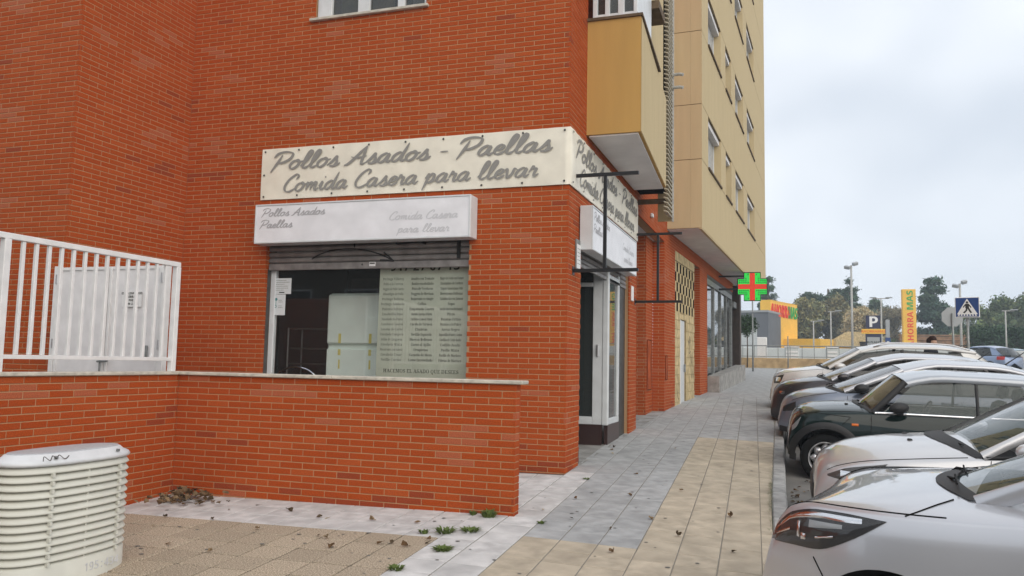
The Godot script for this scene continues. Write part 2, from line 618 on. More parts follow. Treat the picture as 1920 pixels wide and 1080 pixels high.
func smooth_st() -> SurfaceTool:
	var st := SurfaceTool.new()
	st.begin(Mesh.PRIMITIVE_TRIANGLES)
	st.set_smooth_group(0)
	return st

func make_sky() -> Sky:
	# overcast: a bright veil with slow grey-blue folds, brighter towards the horizon
	var n := FastNoiseLite.new()
	n.seed = 11
	n.frequency = 1.1
	n.fractal_octaves = 5
	var w := 512
	var h := 256
	var im := Image.create_empty(w, h, false, Image.FORMAT_RGBF)
	for j in h:
		var up := (0.5 - (j + 0.5) / h) * PI
		for i in w:
			var az := (i + 0.5) / w * TAU
			var d := Vector3(cos(up) * cos(az), sin(up), cos(up) * sin(az))
			var q := d / (0.35 + maxf(d.y, 0.0))
			var c := n.get_noise_3d(q.x * 1.2, d.y * 1.5, q.z * 1.2)
			var fold := clampf(0.5 + c * 1.3, 0.0, 1.0)
			var lo := Color(0.60, 0.66, 0.75)
			var hi := Color(0.88, 0.92, 0.98)
			var col := lo.lerp(hi, fold)
			var near := exp(-maxf(d.y, 0.0) * 5.0)
			col = col.lerp(Color(0.80, 0.875, 0.95), near * 0.75)
			if d.y < 0.0:
				col = col.lerp(Color(0.3, 0.29, 0.28), clampf(-d.y * 8.0, 0.0, 1.0))
			im.set_pixel(i, j, col * SKY_GAIN)
	var m := PanoramaSkyMaterial.new()
	m.panorama = ImageTexture.create_from_image(im)
	var s := Sky.new()
	s.sky_material = m
	return s

const SKY_GAIN := 0.84

func _ready() -> void:
	rng.seed = 7
	var cam := Camera3D.new()
	cam.name = "camera"
	cam.fov = 38.97
	cam.near = 0.05
	cam.far = 900.0
	cam.basis = Basis(Vector3.UP, 0.3258) * Basis(Vector3.RIGHT, 0.0917) * Basis(Vector3.BACK, 0.0202)
	cam.position = Vector3(2.385, 1.234, 9.058)
	add_child(cam)
	cam.current = true
	var env := Environment.new()
	env.background_mode = Environment.BG_SKY
	env.sky = make_sky()
	env.tonemap_mode = Environment.TONE_MAPPER_LINEAR
	env.tonemap_exposure = 1.4
	env.sdfgi_enabled = true
	env.ssao_enabled = true
	env.ssil_enabled = true
	env.fog_enabled = true
	env.fog_density = 0.0018
	env.fog_light_color = Color(0.86, 0.91, 0.96)
	var we := WorldEnvironment.new()
	we.name = "environment"
	we.environment = env
	add_child(we)
	var sun := DirectionalLight3D.new()
	sun.name = "sun"
	sun.light_energy = 0.53
	sun.light_color = Color(1.0, 0.95, 0.88)
	sun.light_angular_distance = 75.0
	sun.shadow_enabled = true
	sun.basis = Basis.looking_at(Vector3(-0.60, -0.47, -0.66).normalized())
	add_child(sun)
	make_materials()
	make_brick_shape()
	ground()
	paving()
	brick_block()
	low_wall()
	shop_front()
	shop_door()
	beige_block()
	pharmacy()
	opposite()
	small_street_things()
	background()
	trees()
	cars()
	litter()

# ---------- ground ----------
func sheet(x0: float, x1: float, z0: float, z1: float, nx: int, nz: int, dy: float) -> SurfaceTool:
	var st := smooth_st()
	for j in nz:
		for i in nx:
			var p := []
			for c in [[0, 0], [1, 0], [1, 1], [0, 1]]:
				var x := lerpf(x0, x1, float(i + c[0]) / nx)
				var z := lerpf(z0, z1, float(j + c[1]) / nz)
				p.append(Vector3(x, gy(x, z) + dy, z))
			quad(st, p[0], p[1], p[2], p[3])
	return st

func ground() -> void:
	struct("ground", sheet(-160, 220, -420, 60, 95, 120, -0.16), M.asphalt)
	struct("car_park_surface", sheet(2.36, 60, -31, 14, 30, 45, -0.125), M.asphalt)
	# the bed of the pavement and of the small square in front of the wall
	var st := sheet(-9.0, 0.0, -1.0, 11.0, 20, 24, -0.008)
	struct("square_bed", st, M.grout_dark)
	st = sheet(0.0, 2.24, -33.0, 11.0, 8, 88, -0.005)
	struct("pavement_bed", st, M.grout)
	var k := Node3D.new()
	k.name = "kerb"
	k.set_meta("kind", "structure")
	add_child(k)
	var z := 11.0
	while z > -32.0:
		var x := kerb_x(z)
		var x2 := kerb_x(z - 1.0)
		var s := new_st()
		var a := Vector3(x, gy(2.2, z) + 0.004, z - 0.006)
		var b := Vector3(x2, gy(2.2, z - 1.0) + 0.004, z - 0.994)
		var f := (a - b)
		var bs := Basis(Vector3.RIGHT, Vector3.UP, f.normalized())
		box(s, Vector3(0, -0.24, -f.length() * 0.5), Vector3(0.145, 0, f.length() * 0.5), 0.014)
		var o := obj("kerb_stone", s, M.kerb_stone, k)
		o.transform = Transform3D(bs, (a + b) * 0.5)
		z -= 1.0

func kerb_x(z: float) -> float:
	return 2.225 + 0.02 * z - (0.0 if z > 0.0 else 0.012 * z) + (0.012 * z * z * 0.6 if z > 0.0 else 0.0) * 0.3

func tile_shape() -> ArrayMesh:
	var st := new_st()
	box(st, Vector3(-0.1458, -0.03, -0.1458), Vector3(0.1458, 0.0, 0.1458), 0.004)
	st.generate_normals()
	return st.commit()

func lay_tiles(parent: Node3D, shape: Mesh, spots: Array, shown: int, camera_at: Vector3) -> void:
	spots.sort_custom(func(a, b): return a[0].origin.distance_to(camera_at) < b[0].origin.distance_to(camera_at))
	var rest := {}
	for i in spots.size():
		var s: Array = spots[i]
		if i < shown:
			var o := MeshInstance3D.new()
			o.name = "tile"
			o.mesh = shape
			o.material_override = s[1]
			o.transform = s[0]
			parent.add_child(o, true)
		else:
			if not rest.has(s[1]):
				rest[s[1]] = []
			rest[s[1]].append(s[0])
	for m in rest:
		many("tiles", shape, rest[m], [], m, parent)

func paving() -> void:
	var shape := tile_shape()
	var eye := Vector3(1.5, 0, 6.5)
	var side := Node3D.new()
	side.name = "pavement"
	side.set_meta("kind", "structure")
	add_child(side)
	var sq := Node3D.new()
	sq.name = "square_paving"
	sq.set_meta("kind", "structure")
	add_child(sq)
	var on_side := []
	var on_square := []
	var lean := 0.036
	for j in range(-44, 16):
		var zc := 0.10 + j * 0.3 + 0.15
		for i in range(-13, 9):
			var xc := 0.155 + i * 0.3 + lean * zc
			var edge := kerb_x(zc) - 0.005
			var left := xc - 0.15
			if xc - 0.14 > edge:
				continue
			if xc < -3.62 or (zc < 0.0 and xc < -0.12):
				continue
			if zc > 2.06 and zc < 2.22 and xc < 0.15:
				continue
			var wide := 1.0
			var x := xc
			if xc + 0.15 > edge:
				wide = (edge - left) / 0.3
				x = (left + edge) * 0.5
			if wide < 0.08:
				continue
			var slope := gy(x, zc - 0.1) - gy(x, zc + 0.1)
			var slx := gy(x + 0.1, zc) - gy(x - 0.1, zc)
			var bs := Basis(Vector3(1, slx * 5.0 + rng.randf_range(-.004, .004), 0) * wide, Vector3.UP, Vector3(lean, -slope * 5.0 + rng.randf_range(-.004, .004), 1))
			var kind := "grey"
			var square := false
			if i <= -2:
				square = true
				kind = "paver" if zc > 3.0 else "white"
			elif i <= 0 and zc > 2.0:
				kind = "white"
			elif i >= 4 and zc > -4.2 and zc < 2.9:
				kind = "beige"
			elif zc > 2.9:
				kind = "beige"
			elif zc > -0.2 and i <= 0:
				kind = "white"
			if square and kind == "paver":
				bs = bs.scaled_local(Vector3(0.975, 1, 0.975))
			var t := Transform3D(bs, Vector3(x, gy(x, zc) + rng.randf_range(-0.0015, 0.0015), zc))
			var m: Material = M["%s_%d" % ["paver" if kind == "paver" else "tile_" + kind, rng.randi() % 4]]
			(on_square if square else on_side).append([t, m])
	lay_tiles(side, shape, on_side, 300, eye)
	lay_tiles(sq, shape, on_square, 280, eye)
	# beyond the single tiles the pavement is one sheet
	struct("far_pavement", sheet(0.0, 1.95, -34.0, -12.95, 4, 42, 0.0), M.tile_grey_1)
	struct("porch_floor", sheet(-1.0, 0.02, -4.3, -0.3, 4, 12, 0.0), M.concrete)
	struct("entry_floor", sheet(-1.0, 0.02, -8.3, -4.3, 4, 12, 0.0), M.concrete)

# ---------- the brick block ----------
func brick_block() -> void:
	var b := thing("brick_apartment_block", "red brick apartment block with a take-away shop in its corner and an ochre balcony", "building")
	var list := []
	var zc := 1.91
	var xi := -5.45
	# front of the shop: x from xi to 0
	brick_wall(b, list, Vector3(xi, 0, 0), Vector3.RIGHT, -xi, -0.4, 8.4, [Rect2(-4.11 - xi, -1.0, 4.11 - 1.235, 3.72), Rect2(-3.52 - xi, 5.74, 1.62, 1.5)], 0.0, 7.4, 0.2, -0.25)
	# return to the left, and the wing in front of it
	brick_wall(b, list, Vector3(xi, 0, zc), Vector3(0, 0, -1), zc, -0.4, 8.4, [], 0.05, 7.4)
	brick_wall(b, list, Vector3(xi - 4.0, 0, zc), Vector3.RIGHT, 4.0, -0.4, 8.4, [], 0.08, 6.6)
	# street side
	brick_wall(b, list, Vector3(0, 0, 0), Vector3(0, 0, -1), 8.28, -0.3, 8.4, [Rect2(0.64, -1.0, 3.28, 3.72), Rect2(4.58, -1.0, 2.44, 4.83), Rect2(7.02, -1.0, 0.86, 4.83), Rect2(0.86, 4.16, 3.3, 5.0)], 0.12, 7.4)
	# the set-back service bay between shop door and beige block
	brick_wall(b, list, Vector3(-0.24, 0, -7.02), Vector3(0, 0, -1), 0.86, -0.2, 3.83, [], 0.0)
	brick_wall(b, list, Vector3(-0.9, 0, -7.02), Vector3.RIGHT, 0.66, -0.2, 3.83, [], 0.0)
	brick_wall(b, list, Vector3(-0.24, 0, -7.88), Vector3.RIGHT, 0.24, -0.2, 3.83, [], 0.0)
	brick_wall(b, list, Vector3(-4.11, 0, -0.006), Vector3(0, 0, -1), 0.115, 0.5, 2.72, [], 0.06, 1e9, 0.05)
	lay_bricks(b, list, 300, Vector3(1.2, 1.1, 6.0))
	# mass of the building behind the faces
	bx("upper_floors", Vector3(xi - 4.0, 8.4, -8.27), Vector3(-0.01, 15, -0.01), M.brick_plain, b)
	bx("upper_wing", Vector3(xi - 4.0, 8.4, -0.01), Vector3(xi - 0.01, 15, zc - 0.01), M.brick_plain, b)
	bx("bay_soffit", Vector3(-1.2, 3.83, -7.9), Vector3(-0.205, 3.95, -4.5), M.soffit, b)
	bx("bay_back", Vector3(-1.25, -0.2, -7.1), Vector3(-0.92, 3.83, -4.3), M.shutter_dark, b)
	bx("bay_floor_above", Vector3(-6, 3.96, -8.2), Vector3(-0.21, 4.1, -0.21), M.soffit, b)
	# meter cupboard doors, drawn by their dark gaps
	for c in [[-0.235, 0.75, 1.75, -7.12, -7.6], [0.005, 0.95, 1.45, -8.0, -8.26]]:
		var st := new_st()
		box(st, Vector3(c[0], c[1], c[4]), Vector3(c[0] + 0.012, c[2], c[3]), 0.003)
		var door := obj("cupboard_door", st, M.brick_mats0 if M.has("brick_mats0") else M.brick_plain, b)
		st = new_st()
		for e in [[c[1], c[1] + 0.012, c[3], c[4]], [c[2] - 0.012, c[2], c[3], c[4]], [c[1] + 0.013, c[2] - 0.013, c[3], c[3] - 0.012], [c[1] + 0.013, c[2] - 0.013, c[4] + 0.012, c[4]]]:
			box(st, Vector3(c[0] + 0.0125, e[0], e[3]), Vector3(c[0] + 0.016, e[1], e[2]))
		obj("gap", st, M.dark_hole, door)
	# window above the shop
	window_above(b)
	# balcony box
	var poly := PackedVector2Array([Vector2(0, 0.84), Vector2(0.69, 0.84), Vector2(0.54, 4.16), Vector2(0, 4.16)])
	var down := Transform3D(Basis(Vector3.RIGHT, Vector3(0, 0, -1), Vector3.UP), Vector3(0, 4.14, 0))
	var st := new_st()
	prism(st, poly, 1.49, down)
	var bal := obj("balcony", st, M.stucco_ochre, b)
	var front := new_st()
	prism(front, PackedVector2Array([Vector2(0.692, 0.86), Vector2(0.696, 0.86), Vector2(0.546, 4.15), Vector2(0.542, 4.15)]), 1.47, Transform3D(down.basis, Vector3(0, 4.15, 0)))
	obj("street_face", front, M.stucco_beige, bal)
	st = new_st()
	prism(st, PackedVector2Array([Vector2(0.03, 0.87), Vector2(0.655, 0.87), Vector2(0.50, 4.13), Vector2(0.03, 4.13)]), 0.02, Transform3D(down.basis, Vector3(0, 4.117, 0)))
	obj("soffit", st, M.soffit, bal)
	st = new_st()
	prism(st, PackedVector2Array([Vector2(-0.02, 0.815), Vector2(0.715, 0.815), Vector2(0.64, 2.9), Vector2(0.5, 2.9), Vector2(0.5, 1.0), Vector2(-0.02, 1.0)]), 0.035, Transform3D(down.basis, Vector3(0, 5.632, 0)))
	obj("coping", st, M.sill_brown, bal)
	# the glazed-in terrace over it
	var gl := thing_part("terrace_glazing", b)
	for p in [[0.05, 0.11, -0.93], [0.21, 0.27, -0.93], [0.38, 0.46, -0.93], [0.58, 0.63, -0.93]]:
		bx("frame", Vector3(p[0], 5.67, -0.99), Vector3(p[1], 7.4, -0.9), M.aluminium_white, gl, 0.006)
	bx("frame", Vector3(0.05, 5.67, -0.985), Vector3(0.63, 5.74, -0.905), M.aluminium_white, gl, 0.006)
	bx("pane", Vector3(0.112, 5.75, -0.95), Vector3(0.578, 7.35, -0.944), M.pane_dim, gl)
	bx("side_panel", Vector3(0.57, 5.67, -2.1), Vector3(0.62, 7.4, -1.0), M.aluminium_white, gl, 0.006)
	bx("side_wall", Vector3(0.0, 5.64, -4.1), Vector3(0.5, 8.4, -2.12), M.stucco_beige, gl)
	bx("back_wall", Vector3(-1.2, 4.16, -4.14), Vector3(-1.1, 8.4, -0.85), M.soffit, gl)
	bx("ledge", Vector3(0.52, 6.3, -2.75), Vector3(0.72, 6.42, -2.15), M.sill_brown, gl)
	# louvred shaft
	var lo := thing_part("louvred_shaft", b)
	bx("bracket", Vector3(0.0, 3.98, -4.7), Vector3(0.5, 4.06, -4.64), M.sill_brown, lo)
	for i in 62:
		var y := 3.78 + i * 0.075
		st = new_st()
		box(st, Vector3(-0.04, -0.009, -0.56), Vector3(0.035, 0.009, 0.0), 0.0, Transform3D(Basis(Vector3.BACK, -0.35), Vector3(0.525, y, -4.3)))
		obj("louver", st, M.louver, lo)
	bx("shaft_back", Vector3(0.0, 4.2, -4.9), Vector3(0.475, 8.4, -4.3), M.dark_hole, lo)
	bx("side_plate", Vector3(0.30, 3.72, -4.96), Vector3(0.565, 8.4, -4.91), M.stucco_beige, lo)
	bx("edge_plate", Vector3(0.545, 3.7, -4.905), Vector3(0.575, 8.4, -4.865), M.pole_pale, lo)
	for y in [6.05, 6.28]:
		st = new_st()
		tube(st, [Vector3(0.5, y, -4.86), Vector3(0.68, y, -4.84), Vector3(0.74, y - 0.02, -4.83)], 0.028)
		obj("drain_spout", st, M.pole_pale, b)
	bx("alarm_box", Vector3(0.004, 4.0, -6.1), Vector3(0.05, 4.07, -5.98), M.paper, b, 0.008)

func thing_part(called: String, parent: Node) -> Node3D:
	var o := Node3D.new()
	o.name = called
	parent.add_child(o, true)
	return o

func window_above(b: Node3D) -> void:
	var w := thing_part("upper_window", b)
	bx("sill", Vector3(-3.58, 5.70, -0.2), Vector3(-1.86, 5.738, 0.05), M.stone_cap, w, 0.006)
	var xs := [-3.515, -3.32, -2.9, -2.58, -2.3, -1.93]
	bx("frame", Vector3(-3.515, 5.742, -0.12), Vector3(-3.3, 7.2, -0.05), M.aluminium_white, w, 0.006)
	bx("frame", Vector3(-2.91, 5.742, -0.12), Vector3(-2.74, 7.2, -0.05), M.aluminium_white, w, 0.006)
	bx("frame", Vector3(-2.33, 5.742, -0.12), Vector3(-2.23, 7.2, -0.05), M.aluminium_white, w, 0.006)
	bx("frame", Vector3(-1.95, 5.742, -0.12), Vector3(-1.915, 7.2, -0.05), M.aluminium_white, w, 0.006)
	for p in [[-3.3, -2.91], [-2.74, -2.33], [-2.23, -1.95]]:
		bx("pane", Vector3(p[0] + 0.002, 5.75, -0.1), Vector3(p[1] - 0.002, 7.2, -0.094), M.pane_dim, w)
	bx("curtain", Vector3(-2.22, 5.75, -0.3), Vector3(-1.96, 7.2, -0.28), M.paper, w)
	bx("blind", Vector3(-3.29, 5.75, -0.3), Vector3(-2.5, 6.3, -0.28), M.block_cream, w)
	bx("room_back", Vector3(-3.6, 5.6, -1.2), Vector3(-1.8, 7.4, -1.1), M.room_dark, w)

# ---------- the free-standing wall in front ----------
func low_wall() -> void:
	var w := thing("low_brick_wall", "waist-high L-shaped red brick wall with a pale stone cap in front of the shop", "wall")
	var list := []
	var x0 := -3.49
	var x1 := 0.133
	var zf := 2.222
	var top := 1.045
	brick_wall(w, list, Vector3(x0, 0, zf), Vector3.RIGHT, x1 - x0, -0.32, top, [], 0.123, 1e9, 0.06, -0.05)
	brick_wall(w, list, Vector3(x1, 0, zf), Vector3(0, 0, -1), 0.13, -0.32, top, [], 0.0, 1e9, 0.05)
	brick_wall(w, list, Vector3(x1, 0, zf - 0.13), Vector3(-1, 0, 0), x1 - x0 + 0.13, -0.32, top, [], 0.0, 1e9, 0.05)
	brick_wall(w, list, Vector3(x0, 0, zf + 5.0), Vector3(0, 0, -1), 5.0, -0.55, top, [], 0.22, 1e9, 0.06)
	brick_wall(w, list, Vector3(x0 - 0.13, 0, zf - 0.13), Vector3(0, 0, 1), 5.13, -0.55, top, [], 0.0, 1e9, 0.05)
	lay_bricks(w, list, 300, Vector3(0.0, 1.0, 6.5))
	bx("cap_stone", Vector3(x0 - 0.16, top + 0.002, zf - 0.16), Vector3(-1.7, top + 0.034, zf + 0.035), M.stone_cap, w, 0.006)
	bx("cap_stone", Vector3(-1.697, top + 0.002, zf - 0.16), Vector3(x1 + 0.065, top + 0.034, zf + 0.035), M.stone_cap, w, 0.006)
	bx("cap_stone", Vector3(x0 - 0.16, top + 0.002, zf + 0.038), Vector3(x0 + 0.03, top + 0.034, zf + 5.0), M.stone_cap, w, 0.006)
	# railing standing on the left arm
	var r := thing("white_railing", "white steel railing with upright bars on the left arm of the brick wall", "railing", Vector3(x0 - 0.05, top + 0.034, zf))
	var h := 1.065
	for z in [0.06, 2.0, 3.94]:
		bx("post", Vector3(-0.03, 0, z - 0.03), Vector3(0.03, h, z + 0.03), M.white_metal, r, 0.004)
	bx("top_rail", Vector3(-0.025, h + 0.001, 0.03), Vector3(0.025, h + 0.05, 4.2), M.white_metal, r, 0.004)
	for seg in [[0.092, 1.968], [2.032, 3.908]]:
		bx("lower_rail", Vector3(-0.02, 0.105, seg[0]), Vector3(0.02, 0.14, seg[1]), M.white_metal, r, 0.003)
		for i in 14:
			var z := lerpf(seg[0], seg[1], (i + 1) / 15.0)
			bx("bar", Vector3(-0.015, 0.1415, z - 0.015), Vector3(0.015, h - 0.0005, z + 0.015), M.white_metal, r, 0.003)
	# sheet-metal gate behind it
	var g := thing("white_double_gate", "white sheet-metal double gate with a printed notice, behind the railing", "gate", Vector3(-5.44, 0, 2.02))
	for p in [[0.0, 0.06], [1.50, 1.57]]:
		bx("gate_post", Vector3(p[0], -0.15, -0.04), Vector3(p[1], 2.215, 0.03), M.white_metal, g, 0.004)
	for l in [[0.065, 0.775], [0.785, 1.495]]:
		var leaf := bx("leaf", Vector3(l[0], 0.0, -0.012), Vector3(l[1], 2.2, 0.008), M.white_sheet, g, 0.003)
		bx("stile", Vector3(l[0], 0.0, 0.0085), Vector3(l[0] + 0.035, 2.2, 0.022), M.white_metal, leaf, 0.003)
		bx("stile", Vector3(l[1] - 0.035, 0.0, 0.0085), Vector3(l[1], 2.2, 0.022), M.white_metal, leaf, 0.003)
		bx("stile", Vector3(l[0] + 0.036, 2.165, 0.0085), Vector3(l[1] - 0.036, 2.2, 0.02), M.white_metal, leaf, 0.003)
	for x in [0.05, 1.51]:
		for y in [1.3, 2.02]:
			var st := new_st()
			tube(st, [Vector3(x, y, 0.036), Vector3(x, y + 0.1, 0.036)], 0.011)
			obj("hinge", st, M.satin_silver, g)
	bx("bolt", Vector3(1.35, 1.2, 0.024), Vector3(1.375, 1.34, 0.05), M.galvanised, g, 0.004)
	var st := new_st()
	tube(st, [Vector3(0.72, 1.16, 0.05), Vector3(0.86, 1.165, 0.05)], 0.012)
	tube(st, [Vector3(0.745, 1.04, 0.04), Vector3(0.745, 1.2, 0.04)], 0.009)
	obj("handle", st, M.galvanised, g)
	bx("notice", Vector3(0.985, 1.755, 0.023), Vector3(1.245, 1.93, 0.026), M.sign_white, g)
	var rows := []
	for i in 4:
		rows.append([["ES OBLIGATORIO", "CERRAR", "LA PUERTA", "CON LLAVE"][i], Transform3D(Basis(), Vector3(1.115, 1.902 - i * 0.038, 0.0275))])
	text_obj("notice_text", rows, "Droid Sans", 0.025, M.print, g, true)

# ---------- shop front ----------
func shop_front() -> void:
	# window with its white frame
	var w := thing("shop_window", "large shop window in a white frame under a half-raised grey shutter", "window", Vector3(-4.11, 0.0, -0.15))
	var wide := 2.875
	bx("frame", Vector3(0.002, -0.05, -0.05), Vector3(0.075, 2.4, 0.02), M.aluminium_white, w, 0.005)
	bx("frame", Vector3(wide - 0.03, -0.05, -0.05), Vector3(wide - 0.002, 2.4, 0.02), M.aluminium_white, w, 0.005)
	bx("frame", Vector3(0.077, 0.5, -0.05), Vector3(wide - 0.032, 0.58, 0.02), M.aluminium_white, w, 0.005)
	bx("frame", Vector3(0.077, 2.62, -0.05), Vector3(wide - 0.032, 2.7, 0.02), M.aluminium_white, w, 0.005)
	bx("parapet", Vector3(0.077, -0.4, -0.12), Vector3(wide - 0.032, 0.498, 0.0), M.shutter_dark, w)
	bx("pane", Vector3(0.078, 0.582, -0.012), Vector3(wide - 0.033, 2.618, -0.006), M.pane, w)
	# the room behind
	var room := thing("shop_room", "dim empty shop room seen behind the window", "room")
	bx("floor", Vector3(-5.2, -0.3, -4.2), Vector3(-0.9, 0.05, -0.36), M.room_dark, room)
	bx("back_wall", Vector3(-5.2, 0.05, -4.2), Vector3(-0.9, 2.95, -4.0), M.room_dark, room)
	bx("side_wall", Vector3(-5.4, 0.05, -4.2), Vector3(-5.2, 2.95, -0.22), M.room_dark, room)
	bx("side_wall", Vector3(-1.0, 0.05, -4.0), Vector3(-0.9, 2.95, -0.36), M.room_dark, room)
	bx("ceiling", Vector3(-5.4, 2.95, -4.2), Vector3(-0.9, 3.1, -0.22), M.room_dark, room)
	# tiled strip high on the back wall, and a lamp tray
	bx("wall_band", Vector3(-5.1, 1.9, -3.99), Vector3(-1.01, 2.7, -3.97), M.dark_wood, room)
	var f := thing("fridge", "pale green-white upright fridge with yellow tape on its doors, behind the shop window", "fridge", Vector3(-3.53, 0.05, -1.25))
	bx("cabinet", Vector3(0, 0.05, 0), Vector3(1.05, 2.08, 0.6), M.fridge, f, 0.03)
	bx("lower_door", Vector3(0.015, 0.08, 0.602), Vector3(1.035, 1.33, 0.65), M.fridge, f, 0.02)
	bx("upper_door", Vector3(0.015, 1.39, 0.602), Vector3(1.035, 2.06, 0.65), M.fridge, f, 0.02)
	for x in [0.2, 0.66]:
		bx("tape", Vector3(x, 1.24, 0.6505), Vector3(x + 0.04, 1.32, 0.653), M.tape, f)
		bx("tape", Vector3(x, 1.4, 0.6505), Vector3(x + 0.04, 1.53, 0.653), M.tape, f)
		bx("tape", Vector3(x + 0.01, 1.06, 0.6505), Vector3(x + 0.035, 1.18, 0.653), M.tape, f)
	var rack := thing("wire_rack", "dark metal rack with shelves left of the fridge behind the shop window", "rack", Vector3(-4.35, 0.05, -1.3))
	for x in [0.0, 0.66]:
		for z in [0.0, 0.35]:
			var st := new_st()
			tube(st, [Vector3(x, 0, z), Vector3(x, 1.62, z)], 0.012)
			obj("upright", st, M.galvanised, rack)
	for y in [0.75, 1.1, 1.32, 1.6]:
		bx("shelf", Vector3(0.013, y, 0.013), Vector3(0.647, y + 0.02, 0.337), M.steel_panel, rack, 0.003)
	var hoop := new_st()
	var arc := []
	for i in 15:
		var a := PI * i / 14.0
		arc.append(Vector3(-3.9 - cos(a) * 0.34, 0.9 + sin(a) * 0.22, -0.5))
	tube(hoop, arc, 0.014)
	single("chrome_hoop", hoop, M.chrome, "curved chrome tube low behind the shop window, before the wire rack", "tube")
	# papers on the pane
	var p1 := thing("window_notice", "upper printed paper notice at the left edge of the shop window", "notice", Vector3(-4.08, 2.08, -0.149), "notices on the shop window")
	bx("sheet", Vector3(0, 0, 0), Vector3(0.28, 0.21, 0.003), M.paper, p1)
	small_print(p1, Transform3D(Basis(), Vector3(0.03, 0.185, 0.0032)), 6, 0.22, 0.026, M.print_faded)
	bx("signature", Vector3(0.10, 0.015, 0.0032), Vector3(0.18, 0.028, 0.0038), M.print, p1)
	var p2 := thing("window_notice", "lower paper notice with a dark drop and ring, at the left of the shop window", "notice", Vector3(-4.08, 1.80, -0.149), "notices on the shop window")
	bx("sheet", Vector3(0, 0, 0), Vector3(0.2, 0.275, 0.003), M.paper, p2)
	var st := new_st()
	lathe(st, [Vector2(0.0, 0.001), Vector2(0.02, 0.001)], 16, Transform3D(Basis(Vector3.RIGHT, PI / 2), Vector3(0.06, 0.21, 0.0042)))
	lathe(st, [Vector2(0.011, 0.001), Vector2(0.018, 0.001)], 16, Transform3D(Basis(Vector3.RIGHT, PI / 2), Vector3(0.055, 0.115, 0.0042)))
	box(st, Vector3(0.053, 0.135, 0.003), Vector3(0.06, 0.195, 0.0038))
	obj("picture", st, M.paper_teal, p2)
	small_print(p2, Transform3D(Basis(), Vector3(0.095, 0.2, 0.0032)), 2, 0.07, 0.022, M.print_faded)
	small_print(p2, Transform3D(Basis(), Vector3(0.095, 0.125, 0.0032)), 2, 0.07, 0.022, M.print_faded)
	menu_poster()
	# roller shutter
	var sh := thing("roller_shutter", "half-raised grey roller shutter with a painted black arrow over the shop window", "shutter", Vector3(-4.11, 0, -0.075))
	var y := 2.405
	bx("bottom_bar", Vector3(0.004, 2.385, -0.02), Vector3(wide - 0.004, 2.475, 0.012), M.shutter, sh, 0.008)
	for i in 5:
		var sl := new_st()
		var y0 := 2.478 + i * 0.078
		prism(sl, PackedVector2Array([Vector2(-0.012, 0.002), Vector2(0.0, 0.008), Vector2(0.012, 0.02), Vector2(0.014, 0.04), Vector2(0.008, 0.06), Vector2(-0.006, 0.07), Vector2(-0.012, 0.075)]), wide - 0.008, Transform3D(Basis(Vector3(0, 0, 1), Vector3.UP, Vector3(-1, 0, 0)), Vector3(wide - 0.004, y0, -0.004)))
		obj("slat", sl, M.shutter, sh)
	bx("guide", Vector3(-0.0, 0.4, -0.05), Vector3(0.003, 2.4, 0.02), M.shutter_dark, sh)
	bx("hood", Vector3(0.0, 2.72, -0.16), Vector3(wide, 2.87, 0.07), M.shutter_dark, sh)
	st = new_st()
	ribbon(st, spline([0.66, 2.525, 0.78, 2.585, 0.95, 2.63, 1.2, 2.645, 1.45, 2.62, 1.66, 2.56, 1.84, 2.478]), 0.016, Transform3D(Basis(), Vector3(0, 0, 0.0135)), 0.0, false)
	ribbon(st, PackedVector2Array([Vector2(1.70, 2.59), Vector2(1.78, 2.53), Vector2(1.845, 2.47)]), 0.018, Transform3D(Basis(), Vector3(0, 0, 0.0150)), 0.0, false)
	ribbon(st, PackedVector2Array([Vector2(1.65, 2.492), Vector2(1.75, 2.488), Vector2(1.845, 2.473)]), 0.018, Transform3D(Basis(), Vector3(0, 0, 0.0165)), 0.0, false)
	ribbon(st, PackedVector2Array([Vector2(2.72, 2.49), Vector2(2.72, 2.72)]), 0.05, Transform3D(Basis(), Vector3(0, 0, 0.0150)), 0.0, false)
	ribbon(st, PackedVector2Array([Vector2(1.86, 2.7), Vector2(1.9, 2.69), Vector2(2.2, 2.715), Vector2(2.28, 2.68)]), 0.025, Transform3D(Basis(), Vector3(0, 0, 0.0150)), 0.0, false)
	ribbon(st, PackedVector2Array([Vector2(1.28, 2.66), Vector2(1.28, 2.72)]), 0.02, Transform3D(Basis(), Vector3(0, 0, 0.0150)), 0.0, false)
	obj("painted_arrow", st, M.black_paint, sh)
	var lock := bx("lock_plate", Vector3(1.5, 2.415, 0.0125), Vector3(1.59, 2.47, 0.017), M.sign_white, sh, 0.002)
	bx("lock_mark", Vector3(1.51, 2.445, 0.0175), Vector3(1.58, 2.46, 0.0185), M.print, lock)
	st = new_st()
	lathe(st, [Vector2(0.0, 0.004), Vector2(0.012, 0.004), Vector2(0.014, 0.0)], 12, Transform3D(Basis(Vector3.RIGHT, PI / 2), Vector3(1.4, 2.44, 0.0125)))
	obj("key_hole", st, M.steel_panel, sh)
	# long banner wrapped round the corner
	var b := thing("shop_banner", "cream vinyl banner with grey brush lettering wrapped round the corner of the block", "banner", Vector3(0, 3.32, 0))
	banner_cloth(b)
	var s2 := Transform3D(Basis(), Vector3(0, 0, 0.034))
	st = new_st()
	var w1 := script_width("Pollos Asados - Paellas")
	script_text(st, "Pollos Asados - Paellas", 3.86 / w1, 0.225, Transform3D(Basis(Vector3.BACK, 0.004), Vector3(-4.08, 0.395, 0.034)))
	var w2 := script_width("Comida Casera para llevar")
	script_text(st, "Comida Casera para llevar", 3.50 / w2, 0.215, Transform3D(Basis(Vector3.BACK, 0.006), Vector3(-3.88, 0.095, 0.034)))
	obj("lettering", st, M.grey_letter, b)
	st = new_st()
